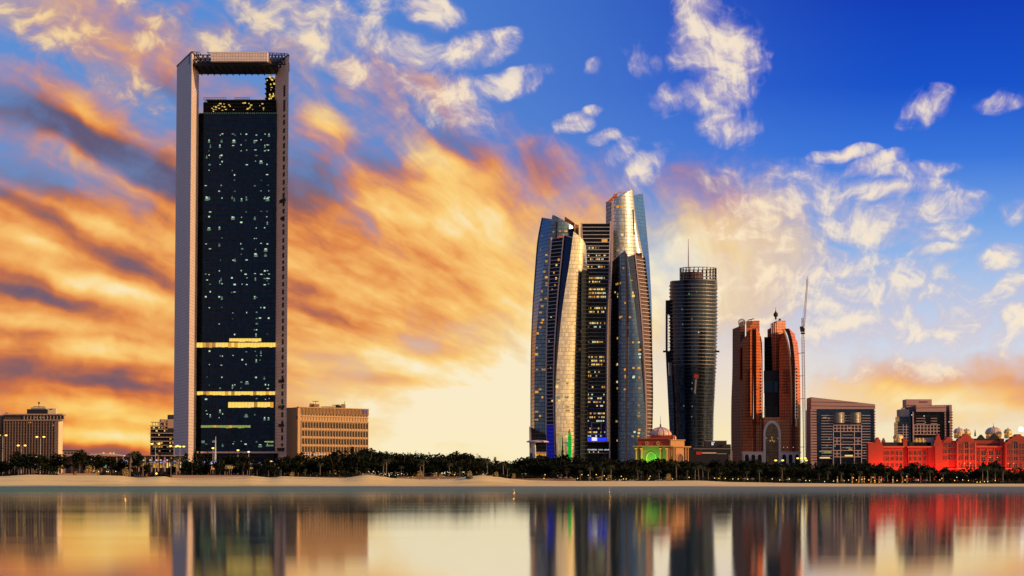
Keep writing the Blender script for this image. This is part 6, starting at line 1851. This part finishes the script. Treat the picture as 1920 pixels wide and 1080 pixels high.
# ------------------------------------------------------------------ 11. street lamps, arcade, monument, beach things
def mast_lamp(px, top, Y, heads, label, double=True, col_='lamp', base=None):
    x = GX(px, Y); g = ground_z(x, Y); zt = GZ(top, Y)
    t = thing('street_lamp', label, 'street lamp', (x, Y, g))
    b = MB(); b.tube([(x, Y, g - .5), (x, Y, (g + zt) / 2), (x, Y, zt)], [.34, .26, .18], 8); b.build('pole', M['lamp_pole'], t)
    offs = [-2.6, 2.6] if heads == 2 else [-2.9, 0, 2.9] if heads == 3 else [0]
    b = MB()
    for d in offs: b.bar((x, Y, zt - .2), (x + d, Y - .3, zt + .25), .22)
    am = b.build('arm', M['lamp_pole'], t)
    for d in offs:
        m = MB(); m.lathe([(.1, .55), (.95, .35), (1.05, 0), (.7, -.45), (.1, -.6)], 10, (x + d, Y - .3, zt + .3)); m.build('lamp_head', G[col_], am, True)
    return t
mast_lamp(4, 817, 1990, 2, 'tall street lamp with two glowing heads at the left edge by the cream hotel pier')
mast_lamp(75, 820, 1980, 2, 'tall street lamp with two glowing heads in front of the grid hotel')
mast_lamp(40, 836, 2010, 2, 'shorter street lamp glowing above the trees, left of the tall hotel lamp')
mast_lamp(291, 833, 2000, 2, 'street lamp with two glowing heads in front of the stepped balcony block')
mast_lamp(326, 837, 2010, 2, 'left one of two bright street lamps by the foot of the stone leg')
mast_lamp(337, 838, 1990, 3, 'right and brightest of two street lamps by the foot of the stone leg')
mast_lamp(399, 841, 1985, 1, 'thin single lamp post just left of the white spire', True)
mast_lamp(446, 845, 2060, 1, 'single glowing lamp in front of the tall tower canopy')
mast_lamp(466, 848, 2030, 1, 'pale single headed lamp post right of the glowing canopy lamp', True, 'white_lamp')
mast_lamp(515, 866, 1960, 2, 'low street lamp with two warm heads under the trees right of the tall tower')
mast_lamp(1461, 864, 2010, 2, 'street lamp glowing before the red podium arch')
mast_lamp(1503, 860, 2040, 3, 'bright street lamps at the foot of the tower crane')
mast_lamp(1512, 864, 2035, 1, 'small lamp just right of the lamps by the crane foot')
mast_lamp(68, 858, 1965, 1, 'small lamp post among trees below the tall hotel lamp', True, 'white_lamp')
x = 0
def monument():
    Y = 1945; x = GX(403.5, Y); g = ground_z(x, Y)
    t = thing('monument', 'tall white needle monument on a low base in front of the dark tower', 'monument', (x, Y, g))
    k = Y / F
    for dx in (-1.0, .55):
        b = MB(); p = P(404 + dx, 869, Y); q = P(404.4 + dx * .25, 818 + (4 if dx < 0 else 0), Y)
        b.hexa([p + Vector(v) for v in ((-.42, -.5, 0), (.42, -.5, 0), (.42, .5, 0), (-.42, .5, 0))], [q + Vector(v) for v in ((-.1, -.12, 0), (.1, -.12, 0), (.1, .12, 0), (-.1, .12, 0))]); b.build('needle', M['white_paint'], t)
    b = MB(); b.lathe([(2.4, -3), (2.4, 0), (1.6, .5), (1.0, 1.6), (.1, 1.8)], 14, P(404, 870, Y)); b.build('base', M['white_paint'], t)
    for d in (-2.2, 1.8): inst('base_lamp', ubox(G['letter']), t, P(404, 870, Y) + Vector((d, -2.5, .4)), None, (1.6, .4, .7))
    inst('violet_lamp', ubox(G['violet']), t, P(404, 866.5, Y) + Vector((0, -1.3, 0)), None, (1.8, .4, .9))
monument()
def arcade():
    Y = 2015; root = thing('shopping_arcade', 'low lit arcade of square bays with a curved roof end, left of the tall tower', 'arcade', (GX(235, Y), Y, 0))
    W = Wall(118, Y, 345, Y, 870)
    W.piece('roof_slab', M['wall_pink'], 246, 345, 853, 855, -10, 1, root)
    W.piece('back_wall', M['brown_void'], 120, 345, 855.5, 890, -10, -6, root)
    W.piece('upper_wall', M['wall_pink'], 247, 284, 855.1, 861, -8, -3, root)
    rr = random.Random(31)
    x = 246.0
    while x < 345:
        W.piece('post', M['wall_pink'], x, x + 2.2, 855, 884, -3, 0, root)
        for k in range(2):
            xx = x + 3 + k * 4.6
            W.piece('lit_bay', G[rr.choice(('warm_dim', 'amber', 'warm', 'warm_dim'))], xx, xx + rr.uniform(2.4, 4), 866 + rr.uniform(-1, 2), 877, -5.9, -5.5, root)
            if rr.random() < .6: W.piece('sign_light', G[rr.choice(('letter', 'violet', 'warm'))], xx, xx + 2.8, 861.5, 864, -5.9, -5.4, root)
        x += 12.3
    b = MB()
    top = [W.uz(160 + i * 9, 853.5 - 3.2 * math.sin(PI * i / 8)) for i in range(9)]
    bot = [(u, z - .7) for u, z in reversed(top)]
    W.prism(b, bot[::-1] + top[::-1], -9, 1); b.build('curved_roof', M['canvas'], root)
    for x in (163, 176, 190, 204, 218, 230):
        W.piece('post', M['wall_pink'], x, x + 1.2, 855, 884, -1, 0, root)
        W.piece('lit_bay', G[rr.choice(('cool_dim', 'warm_dim', 'amber'))], x + 2.5, x + 8, 866, 877, -5.9, -5.5, root)
    for x, y, g in ((171, 851, 'letter'), (206, 848.5, 'warm'), (212, 848.5, 'warm'), (193, 848, 'warm'), (196, 858, 'green_band'), (310, 866, 'red'), (295, 868, 'amber')): W.piece('roof_lamp', G[g], x, x + 2.6, y, y + 2.4, 0, .6, root)
    Z = Wall(118, Y + 60, 150, Y + 60, 860)
    r2 = thing('low_building', 'small flat roofed building showing over the trees right of the grid hotel', 'building', (GX(130, Y + 60), Y + 60, 0))
    Z.piece('wall', M['wall_pink'], 118, 146, 846, 890, -12, 0, r2); Z.piece('roof', M['roof_dark'], 117, 147, 844, 845.8, -12, .5, r2)
    for i in range(4): Z.piece('window', M['dark_pane'], 121 + i * 6, 125 + i * 6, 848, 851, 0, .1, r2)
    # lit kiosks along the park in front of the hotel and the framed tower
    for px, y0, y1, w, g, lab in ((27, 866, 878, 5, 'cool_dim', 'pale lit kiosk among the trees below the grid hotel lamps'), (357, 869, 886, 9, 'warm_dim', 'lit kiosk with pale upright posts at the foot of the stone leg'),
                            (395, 873, 881, 8, 'fire', 'orange lit booth left of the white needle monument'), (432, 872, 880, 10, 'warm_dim', 'warm lit stall under the trees right of the monument'), (470, 874, 880, 6, 'amber', 'amber lit stall below the framed tower entrance'), (526, 875, 880, 6, 'letter', 'small white lit box under the trees right of the framed tower')):
        Y2 = 1955; K = Wall(px - w, Y2, px + w, Y2, 880)
        q = thing('kiosk', lab, 'kiosk', (GX(px, Y2), Y2, 0))
        K.piece('wall', M['void'], px - w, px + w, y0, 893, -5, -.4, q); K.piece('roof', M['roof_dark'], px - w - 1, px + w + 1, y0 - 1.2, y0, -5, 1, q)
        n = max(2, int(w * 2 / 3.4))
        for i in range(n):
            a = px - w + 2 * w * i / n
            K.piece('lit_panel', G[g], a + .5, a + 2 * w / n - .9, y0 + .8, y1 - 1, -.3, 0, q); K.piece('post', M['wall_pink'], a - .2, a + .4, y0, 893, -.3, .3, q)
arcade()
# orange uplit garden shrubs: lamps in the beds light the pale leaves
b = MB()
SHRUB = leaf_mesh('foliage', [(0, 0, 1.6, 1.5, 1.0), (.8, .2, 1.1, 1.0, .9), (-.9, 0, 1.0, .9, .9), (.2, 0, 2.6, .9, 1.1)], 420, .24, plain('pale shrub leaf', (.36, .26, .08), .7, 0, .3, .8), 91)
for px, y, sc, lab in ((166, 880, 2.0, 'large orange uplit shrub behind the tall round tree on the lawn'), (182, 880, 1.2, 'smaller orange uplit shrub right of the large one'), (236, 880, 1.5, 'orange uplit shrub in front of the arcade posts'), (142, 882, .9, 'yellow uplit shrub at the foot of the tall round tree'),
                   (547, 868, 1.0, 'orange uplit shrub below the ochre office block'), (787, 884, 1.6, 'reddish uplit shrub behind the paired palms in the open gap'), (816, 888, 1.2, 'yellow uplit shrub in the middle of the open gap'), (826, 884, 1.0, 'orange uplit shrub right of the yellow one in the open gap'), (880, 886, 1.3, 'orange uplit shrub directly behind the beach bin'),
                   (930, 884, 1.2, 'warm uplit shrub left of the curved towers'), (963, 892, 1.0, 'amber uplit shrub near the foot of the beach dune'), (1253, 890, 1.4, 'yellow uplit shrub below the domed gatehouse'), (1142, 886, 1.2, 'amber uplit shrub below the middle of the curved towers'), (1126, 890, 1.0, 'amber uplit shrub beside the palms below the curved towers')):
    Y = 1900 if px < 540 else 1868; x = GX(px, Y); g = ground_z(x, Y)
    t = thing('uplit_shrub', lab, 'shrub', (x, Y, g)); t.scale = (sc, sc, sc * 1.1)
    o = bpy.data.objects.new('foliage', SHRUB); col.objects.link(o); o.parent = t
    l = bpy.data.lights.new('garden_uplight', 'POINT'); l.energy = 170 * sc * sc; l.color = (1, .42, .06); l.shadow_soft_size = .15
    lo = bpy.data.objects.new('garden_uplight', l); lo.location = (x + .3, Y - 2.2 * sc, g + .3); col.objects.link(lo)
# small path and garden lamps
def lamp_meshes():
    b = MB(); b.lathe([(.07, 0), (.06, 1.5)], 6); p = b.mesh('post', M['dark_steel'])
    b = MB(); b.lathe([(.05, -.32), (.30, -.2), (.36, 0), (.28, .24), (.05, .34)], 10); h = {k: b.mesh('lamp_head', G[k]) for k in ('white_lamp', 'lamp')}
    return p, h
LP, LH = lamp_meshes()
def garden_lamp(px, py, Y, k, label, group=None, s=1.0):
    p = P(px, py, Y); g = ground_z(p.x, Y)
    t = thing('garden_lamp', label, 'lamp', (p.x, Y, g), group)
    h = max(.5, p.z - g)
    o = bpy.data.objects.new('post', LP); col.objects.link(o); o.parent = t; o.scale = (s, s, h / 1.5)
    o = bpy.data.objects.new('lamp_head', LH[k]); col.objects.link(o); o.parent = t; o.location = (0, 0, h); o.scale = (s, s, s)
garden_lamp(293.5, 888, 1868, 'lamp', 'bright low globe lamp at the top of the beach left of the stone leg', None, 2.0)
for pts, lab, grp in (([(176, 883), (185, 884), (200, 884), (203, 884.5), (217, 884)], 'tiny white path lamp on the lawn in front of the arcade', 'path lamps on the lawn'),
                      ([(746, 890), (753, 888), (774, 894), (730, 892), (852, 890), (700, 884)], 'small warm garden lamp between the trees in the open gap', 'garden lamps in the open gap'),
                      ([(1083, 897), (1091, 890), (1133, 892), (1137, 898), (1169, 898), (1174, 898), (1022, 890), (1020, 897), (1118, 890), (1103, 891), (1165, 893)], 'small warm beach path lamp below the curved towers', 'path lamps below the curved towers'),
                      ([(1219, 893), (1217, 897), (1292, 895), (1340, 896.5), (1348, 897), (1360, 897), (1261, 898)], 'small pale beach path lamp below the domed gatehouse and round tower', 'path lamps below the round tower'),
                      ([(1374, 898), (1384, 898), (1402, 898.5), (1448, 898), (1462, 900), (1480, 898), (1511, 901), (1518, 901)], 'small pale path lamp below the red twin towers', 'path lamps below the twin towers'),
                      ([(1563, 902), (1570, 900), (1583, 901), (1591, 900), (1606, 900), (1616, 899), (1621, 898), (1629, 900), (1640, 901), (1652, 900), (1600, 896), (1637, 895), (1546, 903)], 'warm lamp along the promenade below the pink striped office block', 'promenade lamps below the striped block'),
                      ([(1674, 900), (1682, 901), (1697, 900), (1722, 900), (1762, 900), (1790, 901), (1805, 900), (1816, 901), (1832, 904), (1852, 903), (1866, 901), (1846, 903), (1794, 895), (1766, 897), (1838, 904), (1700, 893)], 'warm lamp along the promenade in front of the red palace', 'promenade lamps before the palace')):
    for i, (px, py) in enumerate(pts): garden_lamp(px, py, 1860 if px > 560 else 1880, 'lamp' if i % 3 else 'white_lamp', lab, grp, .8)
# lit columns of the promenade below the striped block
b = MB(); b.lathe([(.42, 0), (.34, .3), (.3, 4.6), (.5, 5)], 8); CM = b.mesh('shaft', M['sandstone']); b = MB(); b.box(-.5, .5, -.5, .5, 0, .9); CL = b.mesh('lit_foot', G['amber'])
for i, px in enumerate((1570, 1598, 1610, 1616, 1620, 1633, 1640, 1648, 1652, 1674, 1692, 1700)):
    Y = 1878; x = GX(px, Y); g = ground_z(x, Y); t = thing('lit_column', 'amber footed garden column under trees ' + zone(px)[2], 'column', (x, Y, g), 'lit columns ' + zone(px)[2])
    for n, me, z in (('shaft', CM, .2), ('lit_foot', CL, .6)):
        o = bpy.data.objects.new(n, me); col.objects.link(o); o.parent = t; o.location = (0, 0 if n == 'shaft' else -.5, z)
# little gatehouse with a lit fan in front of the palace
Y = 1990; W = Wall(1690, Y, 1710, Y, 890); q = thing('garden_gate', 'small stone gate with a glowing fan arch below the red palace wing', 'gate', (GX(1700, Y), Y, 0))
for x in (1694, 1703): W.piece('pier', M['terracotta'], x, x + 2.4, 888, 903, -1, 0, q)
u0, z0 = W.uz(1695, 889); u1, z1 = W.uz(1705, 882.5)
b = MB(); arch_ring(W, b, arch_pts(u0 + .5, u1 - .5, z0 - .1, z0, z1 - .6, 6), arch_pts(u0, u1, z0 - .1, z0, z1, 6), -.8, .1); b.build('arch', M['sandstone'], q)
W.piece('lit_fan', G['warm'], 1697, 1703, 885.5, 888, -.6, -.2, q); W.piece('lintel', M['sandstone'], 1693.5, 1706, 888.1, 889.2, -.8, .2, q)
# low walls at the head of the beach
for x0, x1, y0, y1, lab in ((110, 136, 887.5, 894, 'short pinkish wall at the top of the beach near the broad tree'), (144, 180, 887.5, 894, 'longer pinkish wall just right of the short one on the beach top'), (322, 466, 891, 899, 'long low wall along the beach top below the framed tower'), (540, 660, 894.5, 900, 'low wall along the beach top below the ochre block'), (744, 866, 894, 900, 'low wall behind the dip of the beach in the open gap'), (958, 1080, 897.5, 904, 'low dark wall along the beach left of the palms below the curved towers')):
    W = Wall(x0, 1856, x1, 1856, 893); u0, zt_ = W.uz(x0, y0); u1, zb_ = W.uz(x1, y1)
    q = thing('low_wall', lab, 'wall', W.at((u0 + u1) / 2, zb_))
    W.upiece('wall_face', M['wall_pink'] if x0 < 500 else M['timber'], u0, u1, zb_, zt_ - .2, -1, 0, q); W.upiece('coping', M['wall_pink'], u0 - .2, u1 + .2, zt_ - .19, zt_, -1.1, .15, q)
# beach bin, posts, parasols, loungers
Y = 1836; x = GX(880, Y); g = P(880, 901.5, Y).z; k = Y / F
q = thing('beach_bin', 'dark squat bin standing on the sand in the open gap', 'bin', (x, Y, g))
b = MB(); b.lathe([(2.2, -.3), (2.5, .4), (2.55, 2.2), (2.4, 2.5)], 12, (x, Y, g)); b.build('body', M['bin'], q)
b = MB(); b.lathe([(2.6, 2.5), (2.6, 2.75), (2.2, 3.0), (.1, 3.1)], 12, (x, Y, g)); b.build('lid', M['bin'], q)
def prof_loc(px, Y): 
    x = GX(px, Y); return Vector((x, Y, ground_z(x, Y)))
b = MB(); b.lathe([(.12, -.3), (.10, 1.5), (.02, 1.6)], 6); PO = b.mesh('beach_post', M['timber'])
for px in (559, 582, 594, 637, 786, 840, 862, 1104, 1112, 1127): 
    p = prof_loc(px, 1841); o = bpy.data.objects.new('beach_post', PO); col.objects.link(o); o.location = p; o.scale = (1.3, 1.3, 1.6); tag(o, 'short dark post standing in the sand ' + zone(px)[2], 'post', 'sand posts ' + zone(px)[2])
b = MB(); b.lathe([(1.6, 2.1), (1.2, 2.55), (.1, 3.1)], 10); b.lathe([(.05, -.2), (1.58, 2.08)], 10); PC = b.mesh('canopy', M['canvas'])
b = MB(); b.lathe([(1.7, 2.1), (1.1, 2.6), (.1, 3.0), (.1, 2.7), (1.0, 2.3)], 12); PC = b.mesh('canopy', M['timber']); b = MB(); b.lathe([(.06, -.2), (.05, 2.9)], 6); PP = b.mesh('pole', M['timber'])
for px in (1050, 1060, 1070, 1105, 1120, 1395, 1410, 1476, 1498, 1580, 1716, 1736):
    p = prof_loc(px, 1856); t = thing('parasol', 'thatched beach parasol at the top of the sand ' + zone(px)[2], 'parasol', p, 'parasols ' + zone(px)[2])
    for n, me in (('canopy', PC), ('pole', PP)):
        o = bpy.data.objects.new(n, me); col.objects.link(o); o.parent = t
b = MB(); b.box(-.95, .55, -.32, .32, .28, .36); LB = b.mesh('bed', M['canvas']); b = MB(); b.hexa([(.55, -.32, .3), (1.1, -.32, .75), (1.1, .32, .75), (.55, .32, .3)], [(.55, -.32, .38), (1.06, -.32, .84), (1.06, .32, .84), (.55, .32, .38)]); LK = b.mesh('backrest', M['canvas']); b = MB()
for sx in (-.85, .5):
    for sy in (-.28, .28): b.box(sx - .04, sx + .04, sy - .04, sy + .04, -.15, .28)
LG = b.mesh('legs', M['timber'])
for px in (677, 682, 690, 694, 700, 708, 716, 903, 908, 920, 762, 775, 800, 822, 1150, 1158, 1162, 1178, 1184, 1190, 1212, 1232, 1236, 1246):
    p = prof_loc(px, 1849.5); t = thing('sun_lounger', 'pale beach lounger on the sand ' + zone(px)[2], 'sun lounger', p, 'loungers ' + zone(px)[2]); t.scale = (1.5, 1.5, 1.5); t.rotation_euler = (0, 0, vr.uniform(-.6, .6))
    for n, me in (('bed', LB), ('backrest', LK), ('legs', LG)):
        o = bpy.data.objects.new(n, me); col.objects.link(o); o.parent = t
# white globe on its pole at the right edge
Y = 2620; p = P(1914.3, 805, Y); t = thing('globe_light', 'large round white globe light on a thin pole above the palace at the right edge', 'lamp', (p.x, Y, 0))
b = MB(); b.lathe([(2.5 * math.sin(PI * i / 12) + .01, -2.5 * math.cos(PI * i / 12)) for i in range(13)], 20, p); b.build('globe', G['moon'], t, True)
b = MB(); b.tube([(p.x, Y, 0), (p.x, Y, p.z - 2.5)], [.35, .22], 6); b.build('pole', M['canvas'], t)

# ------------------------------------------------------------------ say which one: members of a row are told apart by their order in it
def ordinal(n):
    ones = 'first second third fourth fifth sixth seventh eighth ninth tenth eleventh twelfth thirteenth fourteenth fifteenth sixteenth seventeenth eighteenth nineteenth'.split()
    if n < 20: return ones[n - 1]
    tens = {2: 'twent', 3: 'thirt', 4: 'fort', 5: 'fift'}[n // 10]
    return tens + 'ieth' if n % 10 == 0 else tens + 'y-' + ones[n % 10 - 1]
rows = {}
for o in scene.objects:
    if o.parent is None and 'group' in o and 'label' in o: rows.setdefault(o['label'], []).append(o)
for lab, os_ in rows.items():
    if len(os_) > 1:
        os_.sort(key=lambda o: o.location.x / max(o.location.y, 1))
        for i, o in enumerate(os_): o['label'] = lab + ', ' + ordinal(i + 1) + ' from left'
